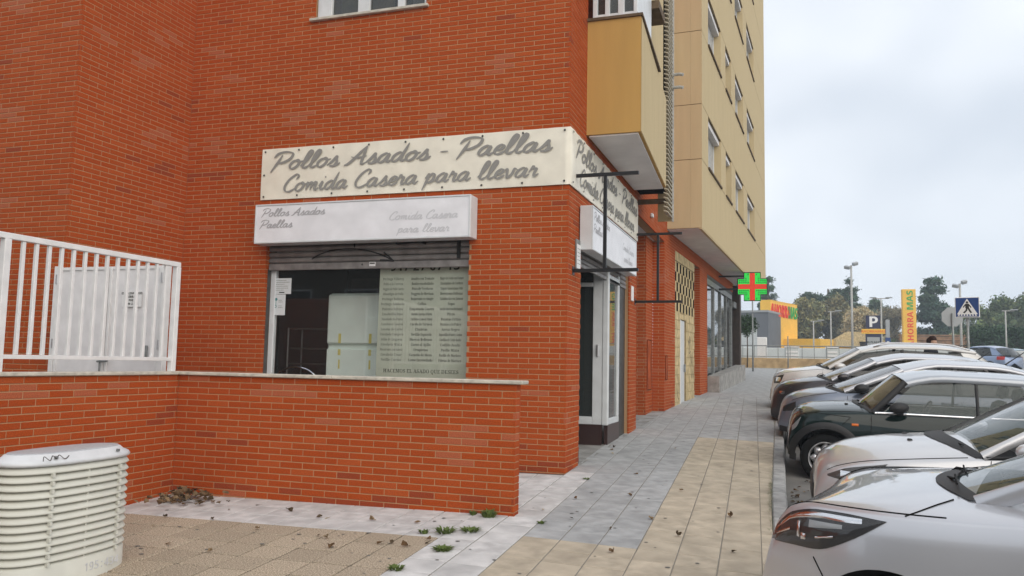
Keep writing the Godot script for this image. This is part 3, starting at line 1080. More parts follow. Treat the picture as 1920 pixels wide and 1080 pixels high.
	var turn := Basis(Vector3(0, 0, -1), Vector3.UP, Vector3.RIGHT)
	script_text(st, "Pollos Asados - Paellas", 4.15 / w1, 0.225, Transform3D(turn, Vector3(0.034, 0.395, -0.2)))
	script_text(st, "Comida Casera para llevar", 3.7 / w2, 0.215, Transform3D(turn, Vector3(0.034, 0.095, -0.4)))
	obj("lettering", st, M.grey_letter, b)
	var spots := []
	for i in 9:
		spots.append([Vector3(-4.17 + i * 0.515, 0.645, 0.034), 0])
		spots.append([Vector3(-4.17 + i * 0.515, 0.04, 0.034), 0])
		spots.append([Vector3(0.034, 0.645, -0.06 - i * 0.54), 1])
		spots.append([Vector3(0.034, 0.04, -0.06 - i * 0.54), 1])
	spots.append([Vector3(-4.175, 0.33, 0.034), 0])
	for s in spots:
		st = new_st()
		lathe(st, [Vector2(0.0, 0.006), Vector2(0.010, 0.006), Vector2(0.014, 0.0)], 10, Transform3D(Basis(Vector3.RIGHT, PI / 2) if s[1] == 0 else Basis(Vector3.BACK, -PI / 2), s[0]))
		obj("fixing", st, M.steel_panel, b)
	light_boxes()

func banner_cloth(b: Node3D) -> void:
	var st := smooth_st()
	var pts := []
	var n := 60
	for i in n + 1:
		var x := lerpf(-4.224, 0.018, float(i) / n)
		pts.append([Vector3(x, 0, 0.02 + 0.003 * sin(i * 2.1) * sin(i * 0.37)), Vector3(0, 0, 1)])
	for i in n:
		var z := lerpf(-0.012, -4.53, float(i + 1) / n)
		pts.append([Vector3(0.022 + 0.003 * sin(i * 1.9), 0, z), Vector3(1, 0, 0)])
	for i in pts.size() - 1:
		for j in 6:
			var q := []
			for c in [[0, 0], [1, 0], [1, 1], [0, 1]]:
				var e: Array = pts[i + c[0]]
				var v := float(j + c[1]) / 6.0
				var sag := 0.006 * sin((i + c[0]) * 0.78) * (absf(v - 0.5) - 0.3)
				q.append(e[0] + Vector3(0, v * 0.685 + sag, 0) + e[1] * (0.006 * sin(v * PI) + 0.002 * sin(v * 9.0 + i + c[0])))
			quad(st, q[0], q[3], q[2], q[1])
	obj("cloth", st, M.vinyl, b)
	bx("backing", Vector3(-4.22, 0.003, 0.002), Vector3(0.003, 0.682, 0.012), M.vinyl, b)
	bx("backing", Vector3(0.004, 0.003, -4.52), Vector3(0.012, 0.682, -0.001), M.vinyl, b)

func light_boxes() -> void:
	for side in 2:
		var long := 3.0 if side == 0 else 3.05
		var b := thing("sign_box", ["long white light box with faded script lettering over the shop window", "white light box with faded script lettering over the glazed door on the street side"][side], "light box", Vector3.ZERO, "faded light boxes of the shop")
		if side == 0:
			b.transform = Transform3D(Basis(), Vector3(-4.13, 2.70, 0.012))
		else:
			b.transform = Transform3D(Basis(Vector3(0, 0, -1), Vector3.UP, Vector3.RIGHT), Vector3(0.012, 2.62, -0.5))
		var h := 0.51 if side == 0 else 0.545
		var d := 0.22 if side == 0 else 0.15
		bx("case", Vector3(0, 0, 0), Vector3(long, h, d), M.aluminium_white, b, 0.006)
		bx("face", Vector3(0.022, 0.022, d + 0.0005), Vector3(long - 0.022, h - 0.022, d + 0.006), M.lightbox_face, b)
		for e in [[0.0, 0.0, long, 0.02], [0.0, h - 0.02, long, h], [0.0, 0.0205, 0.02, h - 0.0205], [long - 0.02, 0.0205, long, h - 0.0205]]:
			bx("rim", Vector3(e[0], e[1], d + 0.0005), Vector3(e[2], e[3], d + 0.014), M.aluminium_white, b, 0.003)
		var z := d + 0.0068
		var st := new_st()
		script_text(st, "Pollos Asados", 0.137, 0.10, Transform3D(Basis(), Vector3(0.09, h - 0.16, z)), 0.115)
		script_text(st, "Paellas", 0.137, 0.10, Transform3D(Basis(), Vector3(0.07, h - 0.31, z)), 0.115)
		obj("lettering", st, M.faded_letter, b)
		st = new_st()
		script_text(st, "Comida Casera", 0.135, 0.10, Transform3D(Basis(), Vector3(1.93, h - 0.27, z)), 0.115)
		script_text(st, "para llevar", 0.135, 0.10, Transform3D(Basis(), Vector3(2.05, h - 0.43, z)), 0.115)
		obj("ghost_lettering", st, M.ghost_letter, b)

func menu_poster() -> void:
	var p := thing("menu_poster", "large greenish menu poster in three columns inside the right half of the shop window", "poster", Vector3(-2.53, 0.62, -0.178))
	var st := new_st()
	prism(st, PackedVector2Array([Vector2(0, 0), Vector2(1.235, 0), Vector2(1.245, 1.8), Vector2(0.02, 1.8)]), 0.003, Transform3D.IDENTITY)
	obj("sheet", st, M.poster, p)
	var cols := [
		["Pechuga Villaroy", "Pollo a la Cerveza", "Nuggets de Pollo Casero", "Albondigas de Pollo", "Pechuga Rellena", "Pechuga Adobada", "Pimientos Rellenos", "Ensaladilla Rusa", "Ensalada de Pasta", "Canelones Caseros", "Lasana de Carne", "Ensalada Campera", "Judias de Llanguena", "Ensalada Mixta", "Macarrones con tomate", "Ensalada Cesar", "Natillas Caseras"],
		["Asado con Tomate", "Bonito encebollado", "Pisto de Verduras", "Nuggets de Merluza", "Boquerones en vinagre", "Callos", "Empanada Casera", "Alcachofas, Esparragos, Rellenitos", "Carrilleras o Lomo de Ternera", "Cocido de Ternera", "Chuletas", "Tortilla Espanola", "Huevos Rellenos", "Carne al Ajillo", "Croquetas", "Cazuela de Mero", "Lomo Encebollado"],
		["Magro de Cerdo con Tomate", "Escalopines de Cordero", "Croquetas Caseras de Jamon o Pollo", "Berenjenas Rellenas", "Calabacin con Jamon", "Sopa", "San Jacobos con Bechamel", "Pizza", "Patatas Fritas", "Patatas a lo Pobre", "Arroz Negro", "Empanadillas de Bonito y Gambas", "Costillas de Cerdo Asado", "Codillo Asado", "Paella Mixta", "Paella de Marisco", "Fideua de Marisco"]]
	for c in 3:
		var rows := []
		for i in 17:
			rows.append([cols[c][i], Transform3D(Basis(Vector3(minf(0.9, 13.0 / cols[c][i].length()), 0, 0), Vector3.UP, Vector3.BACK), Vector3([0.21, 0.615, 1.01][c], 1.64 - i * 0.0635, 0.0035))])
		text_obj("print", rows, "Droid Serif", 0.031, M.print_faded if c == 0 else M.print, p, true, HORIZONTAL_ALIGNMENT_CENTER, 3.0, 0.0006)
	text_obj("print", [["HACEMOS EL ASADO QUE DESEES", Transform3D(Basis(), Vector3(0.62, 0.485, 0.0035))]], "Droid Serif", 0.043, M.print, p, true, HORIZONTAL_ALIGNMENT_CENTER, 1.5, 0.0006)
	text_obj("print", [["917 27 67 13", Transform3D(Basis(), Vector3(0.64, 1.80, 0.0035))]], "Droid Sans", 0.12, M.print, p, true, HORIZONTAL_ALIGNMENT_CENTER, 1.5, 0.0006)

# ---------- corner entrance on the street side ----------
func shop_door() -> void:
	var d := thing("glazed_entrance", "white-framed glazed shop entrance with an angled door leaf, round the corner", "door", Vector3(0, 0, 0))
	bx("jamb_post", Vector3(-0.13, 0.24, -0.74), Vector3(-0.03, 2.6, -0.645), M.aluminium_white, d, 0.005)
	bx("jamb_base", Vector3(-0.14, -0.05, -0.75), Vector3(-0.025, 0.238, -0.645), M.granite, d, 0.004)
	# leaf facing the camera
	var z := -2.45
	bx("leaf_frame", Vector3(-0.26, 0.38, z - 0.06), Vector3(-0.12, 2.6, z), M.aluminium_white, d, 0.006)
	bx("leaf_frame", Vector3(-0.95, 0.38, z - 0.06), Vector3(-0.86, 2.6, z), M.aluminium_white, d, 0.006)
	bx("leaf_frame", Vector3(-0.858, 0.38, z - 0.06), Vector3(-0.262, 0.49, z), M.aluminium_white, d, 0.006)
	bx("leaf_frame", Vector3(-0.858, 2.36, z - 0.06), Vector3(-0.262, 2.42, z), M.aluminium_white, d, 0.006)
	bx("leaf_pane", Vector3(-0.857, 0.491, z - 0.034), Vector3(-0.263, 2.358, z - 0.028), M.pane_dim, d)
	bx("leaf_pane", Vector3(-0.857, 2.421, z - 0.034), Vector3(-0.263, 2.6, z - 0.028), M.pane_dim, d)
	bx("inner_board", Vector3(-0.95, 0.38, z - 0.5), Vector3(-0.2, 2.7, z - 0.47), M.dark_wood, d)
	bx("plinth", Vector3(-0.95, 0.0, z - 0.07), Vector3(-0.122, 0.378, z + 0.005), M.granite, d, 0.003)
	bx("corner_post", Vector3(-0.118, 0.375, z - 0.08), Vector3(-0.03, 2.62, z + 0.01), M.aluminium_white, d, 0.012)
	bx("door_handle", Vector3(-0.2, 1.35, z + 0.002), Vector3(-0.17, 1.52, z + 0.03), M.satin_silver, d, 0.006)
	# side light along the street
	bx("side_frame", Vector3(-0.11, 0.375, -3.36), Vector3(-0.05, 0.46, z - 0.082), M.aluminium_white, d, 0.006)
	bx("side_frame", Vector3(-0.11, 0.462, -3.36), Vector3(-0.05, 2.6, -3.27), M.aluminium_white, d, 0.006)
	bx("side_frame", Vector3(-0.11, 2.45, -3.268), Vector3(-0.05, 2.55, z - 0.082), M.aluminium_white, d, 0.006)
	bx("side_pane", Vector3(-0.085, 0.461, -3.269), Vector3(-0.079, 2.449, z - 0.083), M.pane_dim, d)
	bx("plinth", Vector3(-0.1, 0.0, -3.36), Vector3(-0.045, 0.373, z - 0.07), M.granite, d, 0.003)
	bx("steel_panel", Vector3(-0.12, 0.05, -3.91), Vector3(-0.07, 2.62, -3.4), M.steel_panel, d, 0.004)
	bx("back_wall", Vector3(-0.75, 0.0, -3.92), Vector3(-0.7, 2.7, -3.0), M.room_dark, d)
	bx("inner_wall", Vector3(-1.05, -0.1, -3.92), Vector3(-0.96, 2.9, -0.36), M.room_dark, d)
	var s := thing("rolled_shutter", "dark rolled-up shutter above the glazed entrance", "shutter", Vector3(-0.16, 2.5, -0.65))
	for i in 4:
		var st := new_st()
		var y := 0.0 + i * 0.075
		prism(st, PackedVector2Array([Vector2(0.0, 0.0), Vector2(0.016, 0.02), Vector2(0.018, 0.045), Vector2(0.0, 0.07)]), 3.25, Transform3D(Basis(Vector3.RIGHT, Vector3.UP, Vector3.BACK), Vector3(0.09, y, -3.26)))
		obj("slat", st, M.shutter, s)
	bx("bottom_bar", Vector3(0.08, -0.05, -3.26), Vector3(0.11, -0.003, -0.0), M.shutter, s, 0.004)
	bx("housing", Vector3(-0.8, 0.2, -3.27), Vector3(0.085, 0.42, 0.0), M.shutter_dark, s)
	# iron frames that once held hanging signs
	for k in 2:
		var br := thing("sign_bracket", ["black iron H-shaped sign frame standing out over the glazed entrance", "black iron H-shaped sign frame standing out beyond the entrance, before the service bay"][k], "bracket", Vector3(0.004, [0.0, 0.0][k], [-0.25, -4.42][k]), "empty iron sign frames")
		var yb: float = [2.315, 2.27][k]
		var yt: float = [3.455, 3.40][k]
		for y in [yb, yt]:
			bx("arm", Vector3(0.002, y, -0.02), Vector3(0.77, y + 0.04, 0.02), M.black_metal, br, 0.003)
			bx("wall_plate", Vector3(-0.003, y - 0.03, -0.05), Vector3(0.0015, y + 0.07, 0.05), M.black_metal, br)
		bx("upright", Vector3(0.355, yb + 0.041, -0.018), Vector3(0.395, yt - 0.001, 0.018), M.black_metal, br, 0.003)
	var n := thing("wall_notice", "small framed white notice on the brick pillar left of the entrance", "notice", Vector3(0.003, 2.37, -0.42))
	bx("board", Vector3(0.0, 0, -0.1), Vector3(0.02, 0.36, 0.1), M.galvanised, n, 0.003)
	bx("sheet", Vector3(0.0205, 0.01, -0.09), Vector3(0.023, 0.30, 0.09), M.sign_white, n)
	small_print(n, Transform3D(Basis(Vector3(0, 0, -1), Vector3.UP, Vector3.RIGHT), Vector3(0.0232, 0.25, 0.07)), 5, 0.14, 0.045, M.print_faded)
	bx("small_plate", Vector3(0.003, 2.28, -4.2), Vector3(0.02, 2.52, -4.02), M.sign_white, null, 0.003)
	tag(get_node("small_plate"), "small white plate on the brick pier right of the entrance", "plate")

func small_print(parent: Node, tf: Transform3D, lines: int, wide: float, pitch: float, material: Material) -> void:
	# lines of print too small to read
	var st := new_st()
	for i in lines:
		var x := 0.0
		while x < wide * (0.8 + 0.2 * sin(i * 2.3)):
			var w := 0.008 + 0.014 * absf(sin(x * 90.0 + i * 1.7))
			box(st, Vector3(x, -i * pitch - 0.006, 0), Vector3(minf(x + w, wide), -i * pitch, 0.0005), 0.0, tf)
			x += w + 0.005
	var o := obj("small_print", st, material, parent)
	o.set_meta("kind", "stuff")

# ---------- beige block further up the street (its own axes: x outwards, -z along its front) ----------
func at_block() -> Transform3D:
	return Transform3D(Basis(Vector3.UP, deg_to_rad(-3.14)), TW)

func wall_cells(parent: Node, called: String, s0: float, s1: float, y0: float, y1: float, holes: Array, xo: float, thick: float, material: Material) -> void:
	# a wall along -z from s0 to s1, outer face at x = xo, with openings [s0, y0, s1, y1]; joints every storey
	var ss := [s0, s1]
	var ys := [y0, y1]
	for h in holes:
		ss.append_array([h[0], h[2]])
		ys.append_array([h[1], h[3]])
	ss.sort()
	ys.sort()
	var st := new_st()
	for j in ys.size() - 1:
		if ys[j + 1] - ys[j] < 0.002:
			continue
		for i in ss.size() - 1:
			if ss[i + 1] - ss[i] < 0.002:
				continue
			var ms: float = (ss[i] + ss[i + 1]) * 0.5
			var my: float = (ys[j] + ys[j + 1]) * 0.5
			var open := false
			for h in holes:
				if ms > h[0] and ms < h[2] and my > h[1] and my < h[3]:
					open = true
			if not open:
				box(st, Vector3(xo - thick, ys[j], -ss[i + 1]), Vector3(xo, ys[j + 1], -ss[i]))
	obj(called, st, material, parent)

func beige_block() -> void:
	var b := thing("beige_apartment_block", "tall beige rendered apartment block overhanging the pavement, with rows of recessed windows", "building")
	b.transform = at_block()
	var w := 0.73
	var holes := []
	var bays := [[0.93, 3.1], [4.02, 5.25], [6.2, 8.35], [9.48, 11.95]]
	var floors := [5.64, 8.46, 11.33, 14.17]
	for f in floors:
		for s in bays:
			holes.append([s[0], f, s[1], f + 1.18])
	# storeys as bands with 14 mm joints between them
	var cuts := [4.15, 5.63, 6.83, 8.45, 9.65, 11.32, 12.52, 14.16, 16.2]
	var levels := [4.15, 5.632, 6.83, 8.452, 9.65, 11.322, 12.52, 14.162, 17.5]
	for i in levels.size() - 1:
		var hs := []
		for h in holes:
			if h[1] > levels[i] - 0.01 and h[1] < levels[i + 1]:
				hs.append([h[0], maxf(h[1], levels[i]), h[2], minf(h[3], levels[i + 1] - 0.014)])
		wall_cells(b, "wall", 0.0, 16.5, levels[i], levels[i + 1] - 0.014, hs, w, 0.24, M.stucco_beige)
		bx("joint", Vector3(0.0, levels[i + 1] - 0.014, -16.45), Vector3(w - 0.012, levels[i + 1], -0.012), M.joint, b)
		# flank towards the camera, butted behind the street wall
		bx("flank_wall", Vector3(-0.4, levels[i], -0.2), Vector3(w - 0.242, levels[i + 1] - 0.014, 0.0), M.stucco_beige, b)
	for f in floors:
		for k in 4:
			var s: Array = bays[k]
			var win := thing_part("window", b)
			bx("sill", Vector3(w - 0.26, f - 0.03, -s[1] - 0.02), Vector3(w + 0.035, f + 0.012, -s[0] + 0.02), M.sill_brown, win)
			bx("blind_box", Vector3(w - 0.24, f + 1.06, -s[1]), Vector3(w - 0.05, f + 1.175, -s[0]), M.soffit, win)
			bx("frame", Vector3(w - 0.24, f + 0.013, -s[1]), Vector3(w - 0.17, f + 1.058, -s[1] + 0.06), M.aluminium_white, win)
			bx("frame", Vector3(w - 0.24, f + 0.013, -s[0] - 0.06), Vector3(w - 0.17, f + 1.058, -s[0]), M.aluminium_white, win)
			bx("blind", Vector3(w - 0.225, f + 0.013 if k != 1 else f + 0.5, -s[1] + 0.062), Vector3(w - 0.19, f + 1.058, -s[0] - 0.062), M.pole_pale, win)
			bx("pane", Vector3(w - 0.236, f + 0.013, -s[1] + 0.062), Vector3(w - 0.23, f + 1.058, -s[0] - 0.062), M.pane_dim, win)
			bx("room", Vector3(-0.3, f - 0.2, -s[1] - 0.1), Vector3(0.1, f + 1.3, -s[0] + 0.1), M.room_dark, win)
	bx("soffit", Vector3(0.0, 4.13, -13.0), Vector3(w - 0.06, 4.17, -0.06), M.soffit, b)
	bx("soffit_lip", Vector3(w - 0.058, 4.12, -16.4), Vector3(w - 0.004, 4.149, -0.004), M.stucco_beige, b)
	bx("core", Vector3(-8.0, 4.2, -16.4), Vector3(-0.42, 17.4, -0.3), M.stucco_beige, b)
	bx("roof", Vector3(-8.0, 17.5, -16.5), Vector3(w + 0.05, 17.7, 0.0), M.stucco_beige, b)
	# ground floor: brick pier, cream block infill with a slim white door, brick pier
	var list := []
	brick_wall(b, list, Vector3(0, 0, 0), Vector3(0, 0, -1), 5.76, -0.1, 4.13, [Rect2(0.92, -1.0, 2.70, 4.84), Rect2(3.62, -1.0, 0.82, 4.84)], 0.06, 1e9, 0.12)
	brick_wall(b, list, Vector3(0, 0, -5.76), Vector3(0, 0, -1), 6.0, 3.84, 4.13, [], 0.06, 1e9, 0.12)
	brick_wall(b, list, Vector3(-0.5, 0, -4.44), Vector3.RIGHT, 0.5, -0.1, 3.84, [], 0.0, 1e9, 0.1)
	lay_bricks(b, list, 60, Vector3(1.5, 1.0, 0.0))
	var inf := thing_part("block_infill", b)
	bx("joints", Vector3(-0.2, -0.1, -3.615), Vector3(-0.02, 2.45, -2.42), M.block_joint, inf)
	bx("joints", Vector3(-0.2, -0.1, -1.6), Vector3(-0.02, 2.45, -0.925), M.block_joint, inf)
	bx("joints", Vector3(-0.2, 2.31, -2.419), Vector3(-0.02, 2.45, -1.601), M.block_joint, inf)
	for r in 12:
		var y := 0.02 + r * 0.205
		for k in 8:
			var a := 0.925 + (k - (0.5 if r % 2 else 0.0)) * 0.41
			for part in [[maxf(a, 0.925), minf(a + 0.40, 1.6)], [maxf(a, 2.42), minf(a + 0.40, 3.615)]]:
				if part[1] - part[0] > 0.04:
					bx("block", Vector3(-0.05, y, -part[1]), Vector3(-0.008 + rng.randf_range(-0.002, 0.002), y + 0.197, -part[0]), M.block_cream, inf, 0.005)
	bx("block", Vector3(-0.05, 2.315, -2.415), Vector3(-0.008, 2.44, -1.605), M.block_cream, inf, 0.005)
	# open-work top: upright blocks set chequerwise
	for r in 5:
		for k in 13:
			if (r + k) % 2 == 0:
				var s := 0.95 + k * 0.205
				bx("pierced_block", Vector3(-0.0185, 2.468 + r * 0.225, -s - 0.19), Vector3(-0.009, 2.69 + r * 0.225, -s), M.block_cream, inf, 0.006)
	for r in 6:
		bx("rib", Vector3(-0.019, 2.455 + r * 0.225, -3.6), Vector3(-0.012, 2.466 + r * 0.225, -0.93), M.block_cream, inf)
	bx("lintel", Vector3(-0.13, 3.61, -3.615), Vector3(-0.006, 3.835, -0.925), M.block_cream, inf, 0.004)
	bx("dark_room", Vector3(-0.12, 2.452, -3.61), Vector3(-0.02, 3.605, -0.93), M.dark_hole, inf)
	var door := thing_part("service_door", b)
	bx("frame", Vector3(-0.1, 0.1, -1.69), Vector3(0.0, 2.3, -1.61), M.white_metal, door, 0.004)
	bx("frame", Vector3(-0.1, 0.1, -2.41), Vector3(-0.06, 2.3, -2.34), M.white_metal, door, 0.004)
	bx("leaf", Vector3(-0.09, 0.1, -2.338), Vector3(-0.04, 2.3, -1.692), M.aluminium_white, door, 0.004)
	bx("lock", Vector3(-0.039, 1.1, -2.3), Vector3(0.0, 1.28, -2.24), M.galvanised, door, 0.006)
	var st := new_st()
	for g in [[-2.7, 1.5, .12, .2, .0, .3, .2, .25, .1, .05, .3, .1], [-2.95, 1.2, 0, 0, .1, .3, .2, .1, .28, .35, .35, .0], [-3.1, 0.95, 0, .2, .1, .0, .25, .22, .3, .0], [-1.2, 0.5, 0, .5, .1, .3, .05, .1, .2, .0, .25, .3], [-2.8, 1.75, 0, 0, .05, .2, .15, .05, .2, .2]]:
		var fl := []
		for i in range(2, g.size()):
			fl.append(g[i] * 1.1)
		ribbon(st, spline(fl), 0.02, Transform3D(Basis(Vector3(0, 0, -1), Vector3.UP, Vector3.RIGHT), Vector3(-0.004, g[1], g[0])), 0.0, false)
	obj("graffiti", st, M.graffiti, inf)

# ---------- pharmacy ----------
func pharmacy() -> void:
	var p := thing("glass_shop_front", "tall reflecting glass shop front under the beige block, past the service door", "shop front")
	p.transform = at_block()
	var s0 := 5.8
	var s1 := 11.7
	for s in [5.8, 7.3, 8.8, 10.2, 11.62]:
		bx("mullion", Vector3(-0.12, 0.4, -s - 0.07), Vector3(-0.02, 3.55, -s), M.galvanised, p, 0.005)
	bx("head", Vector3(-0.12, 3.552, -s1), Vector3(-0.02, 3.72, -s0), M.galvanised, p, 0.005)
	bx("fascia", Vector3(-0.12, 3.722, -s1), Vector3(-0.01, 3.835, -s0), M.shutter_dark, p)
	var prev := s0
	for s in [7.3, 8.8, 10.2, 11.62]:
		bx("pane", Vector3(-0.075, 0.98, -s + 0.001), Vector3(-0.068, 3.55, -prev - 0.071), M.pane_dim, p)
		bx("base_panel", Vector3(-0.1, 0.3, -s + 0.001), Vector3(-0.05, 0.978, -prev - 0.071), M.shop_grey, p)
		prev = s
	bx("inside", Vector3(-3.0, 0.3, -11.7), Vector3(-2.9, 3.8, -4.6), M.shop_grey, p)
	bx("inside_floor", Vector3(-2.9, 0.3, -11.7), Vector3(-0.13, 0.6, -4.6), M.shop_grey, p)
	bx("inside_ceiling", Vector3(-2.9, 3.8, -11.7), Vector3(-0.13, 4.1, -4.6), M.soffit, p)
	# concrete landing with sloping side
	var st := new_st()
	prism(st, PackedVector2Array([Vector2(5.78, 0.3), Vector2(12.6, 0.6), Vector2(12.6, 1.33), Vector2(5.78, 0.98)]), 0.32, Transform3D(Basis(Vector3(0, 0, -1), Vector3.UP, Vector3.RIGHT), Vector3(0.0, 0, 0)))
	var r := single("entrance_landing", st, M.concrete, "smooth grey concrete landing at the foot of the glass shop front", "landing")
	r.transform = at_block()
	st = new_st()
	box(st, Vector3(-0.13, 0.8, -12.78), Vector3(0.17, 4.12, -12.45), 0.02)
	var c := single("corner_column", st, M.dark_wood, "dark brown square column at the far end of the glass shop front", "column")
	c.transform = at_block()
	bx("beam", Vector3(-0.1, 3.3, -12.44), Vector3(0.05, 3.5, -11.72), M.galvanised, p)
	# the lit cross
	var x := thing("pharmacy_cross", "lit green pharmacy cross with a red cross of lamps inside, on a black arm", "cross sign", Vector3(1.43, 3.66, -16.4))
	x.rotation.y = deg_to_rad(2.0)
	var a := 0.425
	var b := 0.235
	var poly := PackedVector2Array([Vector2(-b, -a), Vector2(b, -a), Vector2(b, -b), Vector2(a, -b), Vector2(a, b), Vector2(b, b), Vector2(b, a), Vector2(-b, a), Vector2(-b, b), Vector2(-a, b), Vector2(-a, -b), Vector2(-b, -b)])
	st = new_st()
	prism(st, poly, 0.16, Transform3D(Basis(), Vector3(0, 0, -0.08)))
	obj("housing", st, M.led_back, x)
	st = new_st()
	for k in 12:
		var p0 := poly[k]
		var p1 := poly[(k + 1) % 12]
		box(st, Vector3(minf(p0.x, p1.x) - 0.012, minf(p0.y, p1.y) - 0.012, 0.081 + k * 0.0004), Vector3(maxf(p0.x, p1.x) + 0.012, maxf(p0.y, p1.y) + 0.012, 0.1 + k * 0.0004))
	obj("rim", st, M.led_back, x)
	bx("arm", Vector3(-0.98, -0.1, -0.03), Vector3(-a - 0.001, -0.04, 0.03), M.black_metal, x)
	bx("arm", Vector3(-0.98, 0.30, -0.03), Vector3(-b - 0.013, 0.35, 0.03), M.black_metal, x)
	var led := BoxMesh.new()
	led.size = Vector3(0.017, 0.017, 0.012)
	var green := []
	var red := []
	var n := 27
	for j in n:
		for i in n:
			var u := (i - 13) * 0.0305
			var v := (j - 13) * 0.0305
			if not ((absf(u) < b - 0.015 and absf(v) < a - 0.015) or (absf(v) < b - 0.015 and absf(u) < a - 0.015)):
				continue
			if absf(u) < 0.068 or absf(v) < 0.068:
				red.append(Transform3D(Basis(), Vector3(u, v, 0.087)))
			elif absf(absf(u) - absf(v)) > 0.03 or true:
				var ray := absf(absf(u) - absf(v) * 0.52)
				if j % 2 == 0 or i % 2 == 0 or ray < 0.04:
					green.append(Transform3D(Basis(), Vector3(u, v, 0.087)))
	many("green_lamps", led, green, [], M.led_green, x)
	many("red_lamps", led, red, [], M.led_red, x)

# ---------- posts, signs and the small things by the crossing ----------
func pole(called: String, x: float, z: float, top: float, r: float, material: Material, label: String, category: String, group := "") -> Node3D:
	var y := gy(x, z) - 0.15
	var t := thing(called, label, category, Vector3(x, y, z), group)
	var st := smooth_st()
	tube(st, [Vector3.ZERO, Vector3(0, (top - y) * 0.5, 0), Vector3(0, top - y, 0)], r, r * 0.75, 10)
	obj("pole", st, material, t)
	return t

func sign_board(parent: Node3D, lo: Vector2, hi: Vector2, z: float, front: Material, back: Material, inset := 0.02) -> void:
	bx("panel", Vector3(lo.x, lo.y, z - 0.02), Vector3(hi.x, hi.y, z + 0.01), back, parent, 0.006)
	bx("face", Vector3(lo.x + inset, lo.y + inset, z + 0.0105), Vector3(hi.x - inset, hi.y - inset, z + 0.014), front, parent)

func small_street_things() -> void:
	# pedestrian crossing sign
	var t := pole("crossing_sign", 7.28, -17.0, 2.7, 0.045, M.galvanised, "blue square pedestrian crossing sign on a grey post behind the parked cars", "road sign")
	t.rotation.y = -0.28
	var y0 := 2.78 - t.position.y
	bx("post_top", Vector3(-0.04, y0 - 0.25, -0.1), Vector3(0.04, y0 + 0.5, -0.025), M.galvanised, t)
	sign_board(t, Vector2(-0.31, y0), Vector2(0.31, y0 + 0.58), 0.0, M.sign_blue, M.sign_white)
	var st := new_st()
	prism(st, PackedVector2Array([Vector2(-0.26, y0 + 0.09), Vector2(0.26, y0 + 0.09), Vector2(0.0, y0 + 0.54)]), 0.003, Transform3D(Basis(), Vector3(0, 0, 0.0145)))
	obj("triangle", st, M.sign_white, t)
	st = new_st()
	var m := Transform3D(Basis(), Vector3(0, y0, 0.018))
	lathe(st, [Vector2(0, 0.003), Vector2(0.032, 0.003)], 14, Transform3D(Basis(Vector3.RIGHT, PI / 2), Vector3(0.0, y0 + 0.43, 0.018)))
	ribbon(st, PackedVector2Array([Vector2(0, 0.39), Vector2(0, 0.27)]), 0.09, m, 0.0, false)
	ribbon(st, PackedVector2Array([Vector2(0.02, 0.28), Vector2(0.06, 0.2), Vector2(0.1, 0.13)]), 0.045, m, 0.001, false)
	ribbon(st, PackedVector2Array([Vector2(-0.01, 0.28), Vector2(-0.02, 0.2), Vector2(-0.09, 0.13)]), 0.045, m, 0.002, false)
	ribbon(st, PackedVector2Array([Vector2(0.03, 0.38), Vector2(0.1, 0.28)]), 0.03, m, 0.001, false)
	ribbon(st, PackedVector2Array([Vector2(-0.03, 0.38), Vector2(-0.1, 0.29)]), 0.03, m, 0.002, false)
	obj("walking_figure", st, M.black_paint, t)
	st = new_st()
	for i in 7:
		var x := -0.22 + i * 0.073
		ribbon(st, PackedVector2Array([Vector2(x, 0.045), Vector2(x + (i - 3) * -0.008, 0.12)]), 0.034, m, 0.003, false)
	obj("crossing_bars", st, M.sign_white, t)
	bx("lower_bar", Vector3(-0.25, y0 + 0.03, 0.0145), Vector3(0.25, y0 + 0.04, 0.016), M.sign_white, t)
	# stop sign seen from behind
	t = pole("octagonal_sign", 7.42, -20.0, 3.1, 0.04, M.galvanised, "grey back of an octagonal road sign, left of the blue crossing sign", "road sign")
	st = new_st()
	var oct := PackedVector2Array()
	for i in 8:
		oct.append(Vector2(cos(PI / 8 + i * PI / 4), sin(PI / 8 + i * PI / 4)) * 0.33)
	prism(st, oct, 0.012, Transform3D(Basis(), Vector3(0, 2.98 - t.position.y, -0.06)))
	obj("plate", st, M.sign_grey, t)
	t = pole("thin_post", 7.1, -21.0, 2.1, 0.022, M.pole_pale, "thin pale post left of the octagonal sign", "post")
	# post and young tree at the end of the pavement
	t = pole("street_sign_post", 1.0, -28.0, 3.62, 0.04, M.galvanised, "grey post with a small sign turned edgewise, near the end of the pavement", "post")
	bx("sign_edge", Vector3(-0.02, 2.75, -0.3), Vector3(0.02, 3.3, 0.3), M.sign_grey, t)
	t = pole("thin_post", 2.45, -27.5, 2.6, 0.03, M.galvanised, "thin grey post in front of the yellow building at the end of the pavement", "post")
	# person behind the white car
	person()

